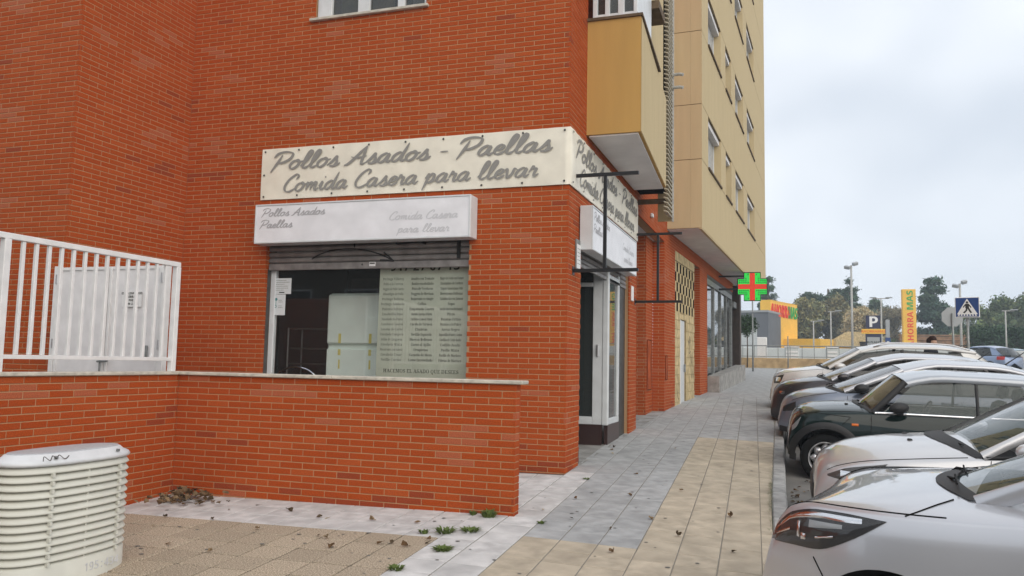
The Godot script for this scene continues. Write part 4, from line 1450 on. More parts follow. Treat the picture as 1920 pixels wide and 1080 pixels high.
func person() -> void:
	var at := Vector3(5.75, gy(5.75, -13.2) - 0.125, -13.2)
	var p := thing("person", "person with dark hair in a dark coat, head bowed, behind the white car", "person", at)
	var joints := [
		[Vector3(-0.10, 0.06, 0.02), Vector3(-0.09, 0.50, 0.0), 0.048, 0.06], [Vector3(-0.09, 0.50, 0.0), Vector3(-0.085, 0.93, 0.0), 0.062, 0.088],
		[Vector3(0.10, 0.06, -0.06), Vector3(0.09, 0.50, -0.02), 0.048, 0.06], [Vector3(0.09, 0.50, -0.02), Vector3(0.085, 0.93, 0.0), 0.062, 0.088],
		[Vector3(-0.10, 0.045, 0.02), Vector3(-0.12, 0.04, 0.17), 0.045, 0.04], [Vector3(0.10, 0.045, -0.06), Vector3(0.12, 0.04, 0.09), 0.045, 0.04],
		[Vector3(0, 0.96, 0.0), Vector3(0, 1.2, 0.0), 0.15, 0.145], [Vector3(0, 1.2, 0.0), Vector3(0, 1.42, -0.01), 0.15, 0.14],
		[Vector3(-0.18, 1.43, 0.0), Vector3(0.18, 1.43, 0.0), 0.062, 0.062], [Vector3(0, 1.44, 0.0), Vector3(0.0, 1.57, 0.04), 0.06, 0.055],
		[Vector3(-0.2, 1.42, 0.0), Vector3(-0.25, 1.14, 0.02), 0.06, 0.046], [Vector3(-0.25, 1.14, 0.02), Vector3(-0.16, 0.98, 0.2), 0.045, 0.034],
		[Vector3(0.2, 1.42, 0.0), Vector3(0.25, 1.14, 0.02), 0.06, 0.046], [Vector3(0.25, 1.14, 0.02), Vector3(0.14, 1.0, 0.22), 0.045, 0.034],
		[Vector3(-0.16, 0.98, 0.2), Vector3(-0.12, 0.95, 0.28), 0.034, 0.03], [Vector3(0.14, 1.0, 0.22), Vector3(0.10, 0.97, 0.29), 0.034, 0.03],
		[Vector3(0.0, 1.63, 0.06), Vector3(0.0, 1.70, 0.04), 0.082, 0.092], [Vector3(0.0, 1.58, 0.11), Vector3(0.0, 1.61, 0.12), 0.045, 0.05]]
	var body := obj("body", blob(joints, 0.024, Vector3(-0.4, -0.03, -0.3), Vector3(0.4, 1.86, 0.42), 0.03), M.skin, p)
	var coat := []
	for i in [6, 7, 8, 10, 11, 12, 13]:
		var j: Array = joints[i]
		coat.append([j[0], j[1], j[2] + 0.014, j[3] + 0.014])
	coat.append([Vector3(0, 0.86, 0.0), Vector3(0, 1.0, 0.0), 0.175, 0.165])
	obj("coat", blob(coat, 0.024, Vector3(-0.4, 0.6, -0.3), Vector3(0.4, 1.56, 0.42), 0.03), M.dark_coat, p)
	var legs := []
	for i in 4:
		var j: Array = joints[i]
		legs.append([j[0] + Vector3(0, 0.04 if i % 2 == 0 else 0.0, 0), j[1], j[2] + 0.014, j[3] + 0.012])
	obj("trousers", blob(legs, 0.024, Vector3(-0.4, 0.0, -0.3), Vector3(0.4, 1.1, 0.3), 0.02), M.jeans, p)
	obj("hair", blob([[Vector3(0.0, 1.69, 0.01), Vector3(0.0, 1.735, 0.04), 0.095, 0.094], [Vector3(0, 1.62, -0.03), Vector3(0, 1.7, -0.02), 0.07, 0.085]], 0.014, Vector3(-0.16, 1.5, -0.16), Vector3(0.16, 1.88, 0.2), 0.02), M.hair, p)
	obj("shoe", blob([joints[4].map(func(v): return v + 0.008 if v is float else v)], 0.018, Vector3(-0.25, -0.03, -0.1), Vector3(0.0, 0.14, 0.3), 0.01), M.black_plastic, p)
	obj("shoe", blob([joints[5].map(func(v): return v + 0.008 if v is float else v)], 0.018, Vector3(0.0, -0.03, -0.2), Vector3(0.25, 0.14, 0.3), 0.01), M.black_plastic, p)
	var st := new_st()
	for x in [-0.032, 0.032]:
		box(st, Vector3(x - 0.011, 1.655, 0.137), Vector3(x + 0.011, 1.667, 0.146), 0.003)
	obj("eyes", st, M.hair, p)
	p.rotation.y = 1.0

# smooth union of tapered capsules, meshed with surface nets
func blob(bones: Array, cell: float, lo: Vector3, hi: Vector3, soft: float) -> SurfaceTool:
	var nx := int((hi.x - lo.x) / cell) + 2
	var ny := int((hi.y - lo.y) / cell) + 2
	var nz := int((hi.z - lo.z) / cell) + 2
	var f := PackedFloat32Array()
	f.resize(nx * ny * nz)
	f.fill(1.0)
	for bone in bones:
		var a: Vector3 = bone[0]
		var b: Vector3 = bone[1]
		var ra: float = bone[2]
		var rb: float = bone[3]
		var ab := b - a
		var l2 := maxf(ab.length_squared(), 1e-9)
		var reach := maxf(ra, rb) + soft * 2.0 + cell * 2.0
		var p0 := ((a.min(b) - Vector3.ONE * reach - lo) / cell).floor()
		var p1 := ((a.max(b) + Vector3.ONE * reach - lo) / cell).ceil()
		for z in range(maxi(0, int(p0.z)), mini(nz, int(p1.z) + 1)):
			for y in range(maxi(0, int(p0.y)), mini(ny, int(p1.y) + 1)):
				for x in range(maxi(0, int(p0.x)), mini(nx, int(p1.x) + 1)):
					var q := lo + Vector3(x, y, z) * cell
					var t := clampf((q - a).dot(ab) / l2, 0.0, 1.0)
					var d := q.distance_to(a + ab * t) - lerpf(ra, rb, t)
					var k := x + nx * (y + ny * z)
					var e := f[k]
					var h := maxf(soft - absf(d - e), 0.0) / soft
					f[k] = minf(d, e) - h * h * soft * 0.25
	var verts := {}
	var st := smooth_st()
	var corner := [0, 1, nx, nx + 1, nx * ny, nx * ny + 1, nx * ny + nx, nx * ny + nx + 1]
	for z in nz - 1:
		for y in ny - 1:
			for x in nx - 1:
				var k := x + nx * (y + ny * z)
				var inside := 0
				for c in corner:
					if f[k + c] < 0.0:
						inside += 1
				if inside == 0 or inside == 8:
					continue
				var sum := Vector3.ZERO
				var n := 0
				for c in 8:
					for ax in 3:
						if not (c >> ax) & 1:
							var v0 := f[k + corner[c]]
							var v1 := f[k + corner[c | (1 << ax)]]
							if (v0 < 0.0) != (v1 < 0.0):
								var o := Vector3(c & 1, (c >> 1) & 1, (c >> 2) & 1)
								o[ax] = v0 / (v0 - v1)
								sum += o
								n += 1
				verts[k] = lo + (Vector3(x, y, z) + sum / n) * cell
	for k in verts:
		var x: int = k % nx
		var y: int = (k / nx) % ny
		var z: int = k / (nx * ny)
		if x < 1 or y < 1 or z < 1:
			continue
		for ax in 3:
			var step: int = [1, nx, nx * ny][ax]
			var v0 := f[k]
			var v1 := f[k + step]
			if (v0 < 0.0) == (v1 < 0.0):
				continue
			var s1: int = [nx, nx * ny, 1][ax]
			var s2: int = [nx * ny, 1, nx][ax]
			if not (verts.has(k - s1) and verts.has(k - s2) and verts.has(k - s1 - s2)):
				continue
			if v0 < 0.0:
				quad(st, verts[k], verts[k - s2], verts[k - s1 - s2], verts[k - s1])
			else:
				quad(st, verts[k], verts[k - s1], verts[k - s1 - s2], verts[k - s2])
	return st

# ---------- what the shop window mirrors: the block across the square ----------
func opposite() -> void:
	var b := thing("facing_apartment_block", "brown brick apartment block across the square behind the camera, seen only mirrored in glass", "building", Vector3(-30, -0.8, 25))
	bx("wall", Vector3(0, 0, 0), Vector3(34, 13, 8), M.facing_wall, b)
	for f in 4:
		for k in 9:
			var w := bx("window", Vector3(1.5 + k * 3.6, 1.0 + f * 3.0, -0.04), Vector3(3.3 + k * 3.6, 2.4 + f * 3.0, -0.005), M.aluminium_white, b)
			bx("pane", Vector3(1.58 + k * 3.6, 1.08 + f * 3.0, -0.05), Vector3(3.22 + k * 3.6, 2.32 + f * 3.0, -0.041), M.car_glass_dark, w)

# ---------- far side of the crossing ----------
func background() -> void:
	# low sand-coloured wall with a railing
	var y := 1.22
	var st := new_st()
	box(st, Vector3(-3.0, 1.0, -34.3), Vector3(9.0, 1.74, -34.0), 0.02)
	single("sand_wall", st, M.sand_wall, "low sand-coloured wall under the metal railing at the end of the street", "wall")
	struct("crossing_kerb", kerb_strip(), M.kerb_stone)
	var r := thing("metal_railing", "grey metal railing on the low sand-coloured wall", "railing", Vector3(-2.0, 1.74, -34.15))
	var st2 := new_st()
	tube(st2, [Vector3(0, 0.62, 0), Vector3(11, 0.62, 0)], 0.025)
	obj("top_rail", st2, M.galvanised, r)
	st2 = new_st()
	tube(st2, [Vector3(0, 0.08, 0), Vector3(11, 0.08, 0)], 0.018)
	obj("lower_rail", st2, M.galvanised, r)
	for i in 20:
		st2 = new_st()
		tube(st2, [Vector3(i * 0.57, 0, 0), Vector3(i * 0.57, 0.60, 0)], 0.02, -1.0, 6)
		obj("baluster", st2, M.galvanised, r)
	# white cabinets and bins behind the railing
	for c in [[2.3, 3.0, "white plastic container behind the railing, left of the other one"], [4.3, 4.9, "white louvred container behind the railing, by the white parked car"]]:
		var t := thing("container", c[2], "container", Vector3(c[0], 1.3, -36.0), "containers behind the railing")
		bx("body", Vector3(0, 0, 0), Vector3(c[1] - c[0], 1.0, 0.6), M.shop_pale, t, 0.05)
		bx("lid", Vector3(-0.03, 1.002, -0.03), Vector3(c[1] - c[0] + 0.03, 1.06, 0.63), M.sign_white, t, 0.02)
		for i in 4:
			bx("rib", Vector3(0.06, 0.2 + i * 0.18, 0.601), Vector3(c[1] - c[0] - 0.06, 0.3 + i * 0.18, 0.62), M.sign_white, t, 0.008)
	st = new_st()
	box(st, Vector3(-6.0, 1.2, -38.4), Vector3(14, 2.35, -38.0), 0.02)
	single("pale_wall", st, M.shop_pale, "long pale wall behind the railing at the end of the street", "wall")
	var cab := thing("meter_cabinet", "white metal meter cabinet standing by the young tree", "cabinet", Vector3(0.95, 1.7, -34.6))
	bx("body", Vector3(0, 0, -0.2), Vector3(0.5, 1.1, 0.1), M.sign_white, cab, 0.02)
	bx("door", Vector3(0.02, 0.05, 0.102), Vector3(0.24, 1.05, 0.115), M.sign_white, cab, 0.005)
	bx("door", Vector3(0.26, 0.05, 0.102), Vector3(0.48, 1.05, 0.115), M.sign_white, cab, 0.005)
	# supermarket: grey hall and yellow tower
	var s := thing("supermarket", "yellow and grey supermarket with red and green lettering on its yellow wall", "building", Vector3(1.2, 1.2, -60.0))
	var face := Vector3(2.1, 0, -6.0)
	var fx := face.normalized()
	s.basis = Basis(fx, Vector3.UP, fx.cross(Vector3.UP))
	bx("tower", Vector3(0, 0, -0.85), Vector3(6.4, 5.5, 0), M.shop_yellow, s)
	bx("parapet", Vector3(0.0, 5.502, -0.86), Vector3(6.4, 5.56, 0.02), M.shop_yellow, s)
	bx("low_wing", Vector3(3.0, 0, 0.02), Vector3(13.5, 2.5, 3.0), M.shop_yellow, s)
	bx("canopy", Vector3(6.5, 2.0, 0.5), Vector3(20, 2.6, 3.2), M.block_cream, s)
	bx("window", Vector3(0.25, 1.9, 0.001), Vector3(0.75, 3.4, 0.02), M.sign_grey, s)
	var tf := Transform3D(Basis(Vector3.BACK, 0.02), Vector3(1.0, 4.65, 0.03))
	var lean := Basis(Vector3(1.02, 0, 0), Vector3(0.22, 1.25, 0), Vector3.BACK)
	text_obj("lettering", [["AHORRA", Transform3D(lean, Vector3(2.3, 4.75, 0.03))]], "Droid Sans", 0.82, M.shop_red, s, true, HORIZONTAL_ALIGNMENT_CENTER, 2.0, 0.06)
	text_obj("lettering", [["MAS", Transform3D(lean, Vector3(5.15, 4.75, 0.03))]], "Droid Sans", 0.82, M.shop_green, s, true, HORIZONTAL_ALIGNMENT_CENTER, 2.0, 0.06)
	var hall := thing_part("hall", s)
	hall.transform = s.transform.affine_inverse() * Transform3D(Basis(Vector3.UP, -0.25), Vector3(1.05, 1.2, -58.6))
	bx("wall", Vector3(-9.0, 0, -9.0), Vector3(0, 4.45, 0.0), M.shop_grey, hall)
	bx("wall_panel", Vector3(-2.3, 0, 0.002), Vector3(-0.9, 3.7, 0.05), M.shop_pale, hall)
	bx("opening", Vector3(-5.0, 0.9, 0.052), Vector3(3.2, 1.5, 0.1), M.dark_hole, hall)
	bx("roof_edge", Vector3(-9.05, 4.452, -9.0), Vector3(0.02, 4.62, 0.06), M.sign_grey, hall)
	# tall pylon
	var p := thing("yellow_pylon", "tall yellow pylon with upright red and green lettering", "pylon", Vector3(11.35, 1.2, -60.0))
	p.rotation.y = 0.12
	bx("body", Vector3(-0.48, 0, -0.2), Vector3(0.48, 6.3, 0.2), M.shop_yellow, p, 0.02)
	var upright := Basis(Vector3(0, 1.0, 0), Vector3(-0.82, 0, 0), Vector3.BACK)
	text_obj("lettering", [["AHORRA", Transform3D(Basis(Vector3(0, 0.88, 0), Vector3(-0.78, 0, 0), Vector3.BACK), Vector3(0.05, 3.22, 0.203))]], "Droid Sans", 0.55, M.shop_red, p, true, HORIZONTAL_ALIGNMENT_CENTER, 2.0, 0.03)
	text_obj("lettering", [["MAS", Transform3D(upright, Vector3(0.05, 5.44, 0.203))]], "Droid Sans", 0.55, M.shop_green, p, true, HORIZONTAL_ALIGNMENT_CENTER, 2.0, 0.03)
	# car park sign
	p = thing("car_park_sign", "navy sign with a white letter P over a yellow strip and a grey board", "sign", Vector3(6.95, 1.2, -40.0))
	bx("post", Vector3(-0.3, 0, -0.06), Vector3(-0.24, 1.6, -0.02), M.galvanised, p)
	bx("post", Vector3(0.24, 0, -0.06), Vector3(0.3, 1.6, -0.02), M.galvanised, p)
	bx("frame", Vector3(-0.40, 1.05, -0.04), Vector3(0.40, 2.1, -0.01), M.sign_navy, p)
	sign_board(p, Vector2(-0.34, 1.45 - 0.15), Vector2(0.34, 1.87), 0.012, M.sign_grey, M.sign_navy)
	bx("strip", Vector3(-0.60, 2.03, -0.03), Vector3(0.60, 2.3, 0.03), M.shop_yellow, p, 0.01)
	sign_board(p, Vector2(-0.37, 2.33), Vector2(0.37, 3.05), 0.0, M.sign_navy, M.sign_navy)
	text_obj("letter", [["P", Transform3D(Basis(Vector3(1.2, 0, 0), Vector3(0, 1.05, 0), Vector3.BACK), Vector3(0, 2.69, 0.02))]], "Droid Sans", 0.56, M.sign_white, p, true, HORIZONTAL_ALIGNMENT_CENTER, 1.0, 0.01)
	text_obj("lettering", [["AHORRAMAS", Transform3D(Basis(Vector3(1.2, 0, 0), Vector3(0.15, 1, 0), Vector3.BACK), Vector3(0, 2.165, 0.033))]], "Droid Sans", 0.13, M.shop_red, p, false, HORIZONTAL_ALIGNMENT_CENTER, 1.0, 0.006)
	text_obj("lettering", [["80 PLAZAS", Transform3D(Basis(), Vector3(0, 1.57, 0.03))]], "Droid Sans", 0.11, M.print, p, true, HORIZONTAL_ALIGNMENT_CENTER, 1.0, 0.004)
	# blue information column
	p = thing("blue_column", "slim blue information column with a grey top, between the car park sign and the pylon", "column", Vector3(8.22, 1.2, -45.0))
	bx("body", Vector3(-0.14, 0, -0.1), Vector3(0.14, 2.0, 0.1), M.sign_blue, p, 0.02)
	bx("head", Vector3(-0.11, 2.002, -0.08), Vector3(0.11, 3.1, 0.08), M.sign_grey, p, 0.02)
	bx("panel", Vector3(-0.07, 0.9, 0.101), Vector3(0.07, 1.8, 0.105), M.shop_pale, p)
	# masts and lamps
	for m in [[7.3, -60.0, 9.45, "tall floodlight mast left of the car park sign"], [14.9, -60.0, 7.9, "floodlight mast rising behind the blue crossing sign"]]:
		var t := pole("floodlight_mast", m[0], m[1], m[2], 0.10, M.pole_pale, m[3], "mast", "floodlight masts of the car park")
		var h: float = m[2] - t.position.y
		for k in [-1, 1]:
			var q := new_st()
			box(q, Vector3(-0.22, -0.13, -0.1), Vector3(0.22, 0.13, 0.14), 0.03, Transform3D(Basis(Vector3.RIGHT, 0.5) * Basis(Vector3.UP, k * 0.6), Vector3(k * 0.28, h - 0.02 + 0.14 * k, 0)))
			obj("floodlight", q, M.sign_grey, t)
	var li := 0
	for l in [[4.3, -55.0, 4.75, 0.0], [5.5, -55.0, 5.45, 1.0], [8.9, -55.0, 6.4, 2.0], [16.75, -55.0, 5.5, 1.0]]:
		var t := pole("lamp_post", l[0], l[1], l[2], 0.06, M.pole_pale, ["short lamp post against the dark shrubs, left of the others", "lamp post with a round head left of the tall mast", "lamp post with two arms behind the car park sign", "lamp post at the right edge, before the hedge"][li], "lamp post", "lamp posts of the car park")
		li += 1
		var h: float = l[2] - t.position.y
		bx("arm", Vector3(-0.55 if l[3] == 2.0 else -0.2, h - 0.03, -0.03), Vector3(0.55, h + 0.03, 0.03), M.pole_pale, t)
		bx("lamp_head", Vector3(0.3, h + 0.031, -0.12), Vector3(0.75, h + 0.1, 0.12), M.sign_grey, t, 0.02)
		if l[3] == 2.0:
			bx("lamp_head", Vector3(-0.75, h + 0.031, -0.12), Vector3(-0.3, h + 0.1, 0.12), M.sign_grey, t, 0.02)
	# old brown boundary wall and pavilion
	var wl := thing("boundary_wall", "old brown masonry boundary wall with a ledge below the cedar", "wall", Vector3(12.6, 1.2, -76.0))
	bx("masonry", Vector3(0, 0, -0.4), Vector3(8.5, 3.3, 0), M.brown_stone, wl)
	for i in 3:
		bx("ledge", Vector3(-0.1, 2.5 + i * 0.42, -0.45), Vector3(8.6, 2.62 + i * 0.42, 0.12 - 0.04 * i), M.brown_stone, wl, 0.02)
	for i in 4:
		bx("pier", Vector3(0.2 + i * 2.6, 0, 0.001), Vector3(0.8 + i * 2.6, 2.49, 0.1), M.brown_stone, wl, 0.02)
	bx("pale_panel", Vector3(5.3, 0.4, 0.001), Vector3(7.0, 2.3, 0.05), M.sand_wall, wl)
	var hut := thing("pavilion", "small dark hut with a pale sloping roof below the tall mast", "hut", Vector3(8.0, 1.2, -72.0))
	bx("wall", Vector3(-1.4, 0, -2), Vector3(2.6, 2.6, 0), M.dark_wood, hut)
	st = new_st()
	prism(st, PackedVector2Array([Vector2(-1.8, 2.61), Vector2(3.0, 2.61), Vector2(1.2, 3.5), Vector2(-0.4, 3.5)]), 2.8, Transform3D(Basis(), Vector3(0, 0, -2.4)))
	obj("roof", st, M.block_cream, hut)

func kerb_strip() -> SurfaceTool:
	var st := new_st()
	box(st, Vector3(-3.0, 1.0, -33.4), Vector3(40.0, 1.235, -33.0), 0.02)
	return st

# ---------- trees ----------
func leaf_clump(r: float, count: int, size: float, sd: int) -> ArrayMesh:
	var g := RandomNumberGenerator.new()
	g.seed = sd
	var st := new_st()
	for i in count:
		var d := Vector3(g.randfn(), g.randfn(), g.randfn()) * r * 0.55
		var b := Basis.from_euler(Vector3(g.randf() * TAU, g.randf() * TAU, g.randf() * TAU))
		var s := size * g.randf_range(0.6, 1.3)
		tri(st, d + b * Vector3(-s * 0.35, 0, 0), d + b * Vector3(0, s, 0), d + b * Vector3(s * 0.35, 0, s * 0.15))
		tri(st, d + b * Vector3(-s * 0.35, 0, 0), d + b * Vector3(s * 0.35, 0, s * 0.15), d + b * Vector3(0, -s * 0.7, 0.0))
	st.generate_normals()
	return st.commit()

var clumps := []

func tree(called: String, label: String, at: Vector3, h: float, spread: float, shape: String, col: Color, n: int, sd: int, group := "trees beyond the car park") -> void:
	var g := RandomNumberGenerator.new()
	g.seed = sd
	var t := thing(called, label, "tree", at, group)
	var trunk := smooth_st()
	var limb_ends := []
	var top := h * (0.95 if shape in ["cedar", "pine"] else 0.72)
	tube(trunk, [Vector3(0, -0.3, 0), Vector3(0.02 * h, top * 0.35, 0), Vector3(-0.01 * h, top * 0.7, 0.01 * h), Vector3(0, top, 0)], 0.028 * h, 0.008 * h, 8)
	var limbs := 9
	for i in limbs:
		var a := TAU * i / limbs + g.randf() * 0.6
		var y0 := top * g.randf_range(0.28, 0.85)
		var up := h * g.randf_range(0.05, 0.22) if shape != "cedar" else h * g.randf_range(-0.02, 0.05)
		var l := spread * g.randf_range(0.5, 0.85) * (1.0 if shape != "cedar" else clampf(1.15 - y0 / h, 0.2, 1.0))
		var e := Vector3(cos(a) * l, y0 + up, sin(a) * l)
		tube(trunk, [Vector3(0, y0, 0), Vector3(cos(a) * l * 0.45, y0 + up * 0.35, sin(a) * l * 0.45), e], 0.010 * h, 0.003 * h, 5)
		limb_ends.append(e)
	obj("trunk", trunk, M.bark, t)
	# lobes of the crown, then clumps scattered through them
	var lobes := []
	match shape:
		"round":
			for i in 13:
				var a := g.randf() * TAU
				var rr := spread * sqrt(g.randf()) * 0.72
				lobes.append([Vector3(cos(a) * rr, h * g.randf_range(0.36, 0.86) , sin(a) * rr), spread * g.randf_range(0.26, 0.44)])
			lobes.append([Vector3(0, h * 0.86, 0), spread * 0.33])
		"cedar":
			for k in 9:
				var v := float(k) / 8.0
				var ring := spread * (1.0 - 0.82 * v)
				for i in 4:
					var a := g.randf() * TAU
					lobes.append([Vector3(cos(a) * ring * 0.62, h * (0.22 + 0.73 * v), sin(a) * ring * 0.62), ring * 0.42 + 0.12])
		"pine":
			for i in 9:
				var a := g.randf() * TAU
				var rr := spread * sqrt(g.randf()) * 0.8
				lobes.append([Vector3(cos(a) * rr, h * g.randf_range(0.78, 0.93), sin(a) * rr), spread * g.randf_range(0.2, 0.32)])
		"bush":
			for i in 12:
				var a := g.randf() * TAU
				var rr := spread * sqrt(g.randf()) * 0.75
				lobes.append([Vector3(cos(a) * rr, h * g.randf_range(0.15, 0.72), sin(a) * rr), spread * g.randf_range(0.25, 0.4)])
	var total := 0.0
	for lb in lobes:
		total += float(lb[1]) * float(lb[1])
	var xfs := []
	var cols := []
	for i in n:
		var pick := g.randf() * total
		var li := 0
		while li < lobes.size() - 1 and pick > float(lobes[li][1]) * float(lobes[li][1]):
			pick -= float(lobes[li][1]) * float(lobes[li][1])
			li += 1
		var lb: Array = lobes[li]
		var d := Vector3(g.randfn(), g.randfn(), g.randfn())
		d = d.normalized() * pow(g.randf(), 0.45) * float(lb[1])
		if shape in ["cedar", "pine"]:
			d.y *= 0.42
		var s := g.randf_range(0.7, 1.35) * clampf(spread / 3.4, 0.45, 1.25)
		xfs.append(Transform3D(Basis.from_euler(Vector3(g.randf() * TAU, g.randf() * TAU, g.randf() * TAU)).scaled(Vector3.ONE * s), lb[0] + d))
		var k := g.randf_range(0.75, 1.75)
		var warm := g.randf_range(-0.12, 0.14)
		cols.append(Color(col.r * k * (1.0 + warm), col.g * k, col.b * k * (1.0 - warm)))
	many("crown", clumps[sd % clumps.size()], xfs, cols, M.foliage, t)

func trees() -> void:
	for i in 3:
		clumps.append(leaf_clump(0.38, 16, 0.24, 40 + i))
	var y := 1.0
	var olive := Color(0.181, 0.174, 0.080)
	var dark := Color(0.055, 0.090, 0.052)
	var blue := Color(0.061, 0.102, 0.072)
	var tan := Color(0.392, 0.326, 0.196)
	var mid := Color(0.123, 0.167, 0.065)
	tree("plane_tree", "large olive-brown tree right of the yellow supermarket wall", Vector3(4.2, y, -92), 8.6, 3.0, "round", olive, 1500, 1)
	tree("plane_tree", "olive-brown tree left of the tall mast, in front of the umbrella pine", Vector3(8.0, y, -93), 9.0, 3.1, "round", Color(0.167, 0.152, 0.080), 1500, 2)
	tree("pine_tree", "umbrella pine with a flat dark crown rising above the olive trees", Vector3(7.6, y, -104), 11.2, 3.2, "pine", dark, 700, 3)
	tree("cedar_tree", "dark conifer just left of the tall mast's lamps", Vector3(10.1, y, -101), 11.9, 2.4, "cedar", dark, 900, 4)
	tree("plane_tree", "pale straw-coloured tree behind the car park sign", Vector3(10.3, y, -86), 7.0, 2.6, "round", tan, 1300, 5)
	tree("plane_tree", "brownish tree between the pale tree and the yellow pylon", Vector3(13.4, y, -95), 7.8, 2.4, "round", Color(0.232, 0.203, 0.131), 1000, 6)
	tree("poplar_tree", "green tree with a rounded top behind the lamp post with two arms", Vector3(12.6, y, -99), 9.6, 2.0, "round", Color(0.087, 0.123, 0.072), 900, 7)
	tree("cedar_tree", "big dark blue-green cedar right of the yellow pylon", Vector3(17.8, y, -90), 10.6, 3.3, "cedar", blue, 2200, 8)
	tree("plane_tree", "olive tree right of the cedar, behind the blue crossing sign", Vector3(21.2, y, -91), 8.0, 2.8, "round", mid, 1300, 9)
	tree("plane_tree", "spreading green tree above the hedge at the right edge", Vector3(24.9, y, -92), 8.6, 3.2, "round", Color(0.109, 0.145, 0.065), 1400, 10)
	tree("bare_tree", "nearly leafless tree cut by the right edge of the picture", Vector3(29.0, y, -92), 10.6, 3.2, "round", Color(0.217, 0.174, 0.116), 160, 11)
	tree("pine_tree", "dark pine peeping out behind the pharmacy cross", Vector3(0.4, y, -95), 11.6, 2.3, "cedar", dark, 900, 12)
	tree("plane_tree", "olive tree behind the yellow supermarket wall", Vector3(1.6, y, -97), 7.4, 2.6, "round", olive, 900, 13)
	tree("evergreen_shrub", "dark rounded shrub right of the yellow supermarket wall", Vector3(4.6, y, -80), 3.6, 2.0, "bush", dark, 900, 14, "shrubs by the car park")
	tree("evergreen_shrub", "dark rounded shrub left of the tall mast's foot", Vector3(7.2, y, -80), 3.4, 1.9, "bush", dark, 900, 15, "shrubs by the car park")
	tree("evergreen_shrub", "olive shrub left of the yellow pylon", Vector3(12.4, y, -78), 4.2, 1.5, "bush", mid, 800, 16, "shrubs by the car park")
	tree("evergreen_shrub", "grey-green shrub on the brown wall, right of the cedar", Vector3(18.6, y, -80), 4.6, 2.0, "bush", Color(0.174, 0.189, 0.102), 800, 17, "shrubs by the car park")
	tree("plane_tree", "brown tree low between the tall mast and the pale tree", Vector3(9.2, y, -88), 5.6, 2.0, "round", Color(0.217, 0.189, 0.116), 800, 18)
	# hedge along the car park
	var t := thing("hedge", "long dark green clipped hedge at the right edge behind the parked cars", "hedge", Vector3(15.6, 1.1, -61))
	var g := RandomNumberGenerator.new()
	g.seed = 91
	var xfs := []
	var cols := []
	for i in 2600:
		xfs.append(Transform3D(Basis.from_euler(Vector3(g.randf() * TAU, g.randf() * TAU, 0)).scaled(Vector3.ONE * g.randf_range(0.5, 0.95)), Vector3(g.randf_range(0, 11), g.randf_range(0.0, 3.2) + 0.12 * sin(i), g.randf_range(-0.8, 0.8))))
		var k := g.randf_range(0.7, 1.3)
		cols.append(Color(0.045 * k, 0.085 * k, 0.042 * k))
	many("leaves", clumps[0], xfs, cols, M.foliage, t)
	bx("stems", Vector3(0.2, 0, -0.4), Vector3(10.8, 2.7, 0.4), M.bark, t)
	# young street tree
	var base := Vector3(0.52, 1.15, -33.5)
	var young := thing("young_tree", "young street tree with a small round dark crown by the meter cabinet", "tree", base)
	var st := smooth_st()
	tube(st, [Vector3(0, 0, 0), Vector3(0.02, 1.0, 0), Vector3(0, 2.3, 0)], 0.035, 0.02, 7)
	for i in 5:
		tube(st, [Vector3(0, 1.5 + i * 0.1, 0), Vector3(cos(i * 1.3) * 0.3, 2.2 + i * 0.1, sin(i * 1.3) * 0.3)], 0.014, 0.006, 5)
	obj("trunk", st, M.bark, young)
	xfs = []
	cols = []
	for i in 190:
		var d := Vector3(g.randfn(), g.randfn(), g.randfn()).normalized() * pow(g.randf(), 0.5) * 0.5
		xfs.append(Transform3D(Basis.from_euler(Vector3(g.randf() * TAU, g.randf() * TAU, 0)).scaled(Vector3.ONE * 0.27), Vector3(0, 2.2, 0) + d * Vector3(1.0, 1.1, 1.0)))
		var k := g.randf_range(0.7, 1.3)
		cols.append(Color(0.04 * k, 0.075 * k, 0.03 * k))
	many("crown", clumps[1], xfs, cols, M.foliage, young)

# ---------- cars ----------
# car axes: x from nose to tail, y up from the road, z to the side that faces the camera
func curve(c: Array, s: float) -> float:
	var n := c.size()
	if s <= c[0][0]:
		return c[0][1]
	for i in n - 1:
		if s <= c[i + 1][0]:
			var p0: Array = c[maxi(i - 1, 0)]
			var p1: Array = c[i]
			var p2: Array = c[i + 1]
			var p3: Array = c[mini(i + 2, n - 1)]
			var h: float = p2[0] - p1[0]
			var t := (s - float(p1[0])) / h
			var d := (float(p2[1]) - float(p1[1])) / h
			var m1 := d
			var m2 := d
			if i > 0:
				var dp := (float(p1[1]) - float(p0[1])) / (float(p1[0]) - float(p0[0]))
				m1 = 0.0 if dp * d <= 0.0 else 2.0 * dp * d / (dp + d)
			if i + 2 < n:
				var dn := (float(p3[1]) - float(p2[1])) / (float(p3[0]) - float(p2[0]))
				m2 = 0.0 if dn * d <= 0.0 else 2.0 * dn * d / (dn + d)
			var t2 := t * t
			var t3 := t2 * t
			return (2 * t3 - 3 * t2 + 1) * p1[1] + (t3 - 2 * t2 + t) * h * m1 + (-2 * t3 + 3 * t2) * p2[1] + (t3 - t2) * h * m2
	return c[n - 1][1]

func half_width(p: Dictionary, s: float) -> float:
	var hw: float = p.W * 0.5
	var a: float = p.get("nose_round", 0.75)
	var b: float = p.get("tail_round", 0.7)
	if s < a:
		var t := 1.0 - s / a
		hw *= 1.0 - p.get("nose_in", 0.36) * pow(t, 2.5)
	if s > p.L - b:
		var t: float = 1.0 - (p.L - s) / b
		hw *= 1.0 - 0.25 * pow(t, 2.6)
	return hw

func arch_low(p: Dictionary, s: float, base: float) -> float:
	var low := base
	for c in p.wheels:
		var r: float = p.R + 0.055
		var d := absf(s - float(c))
		if d < r:
			low = maxf(low, p.R + 0.01 + sqrt(r * r - d * d))
	return low

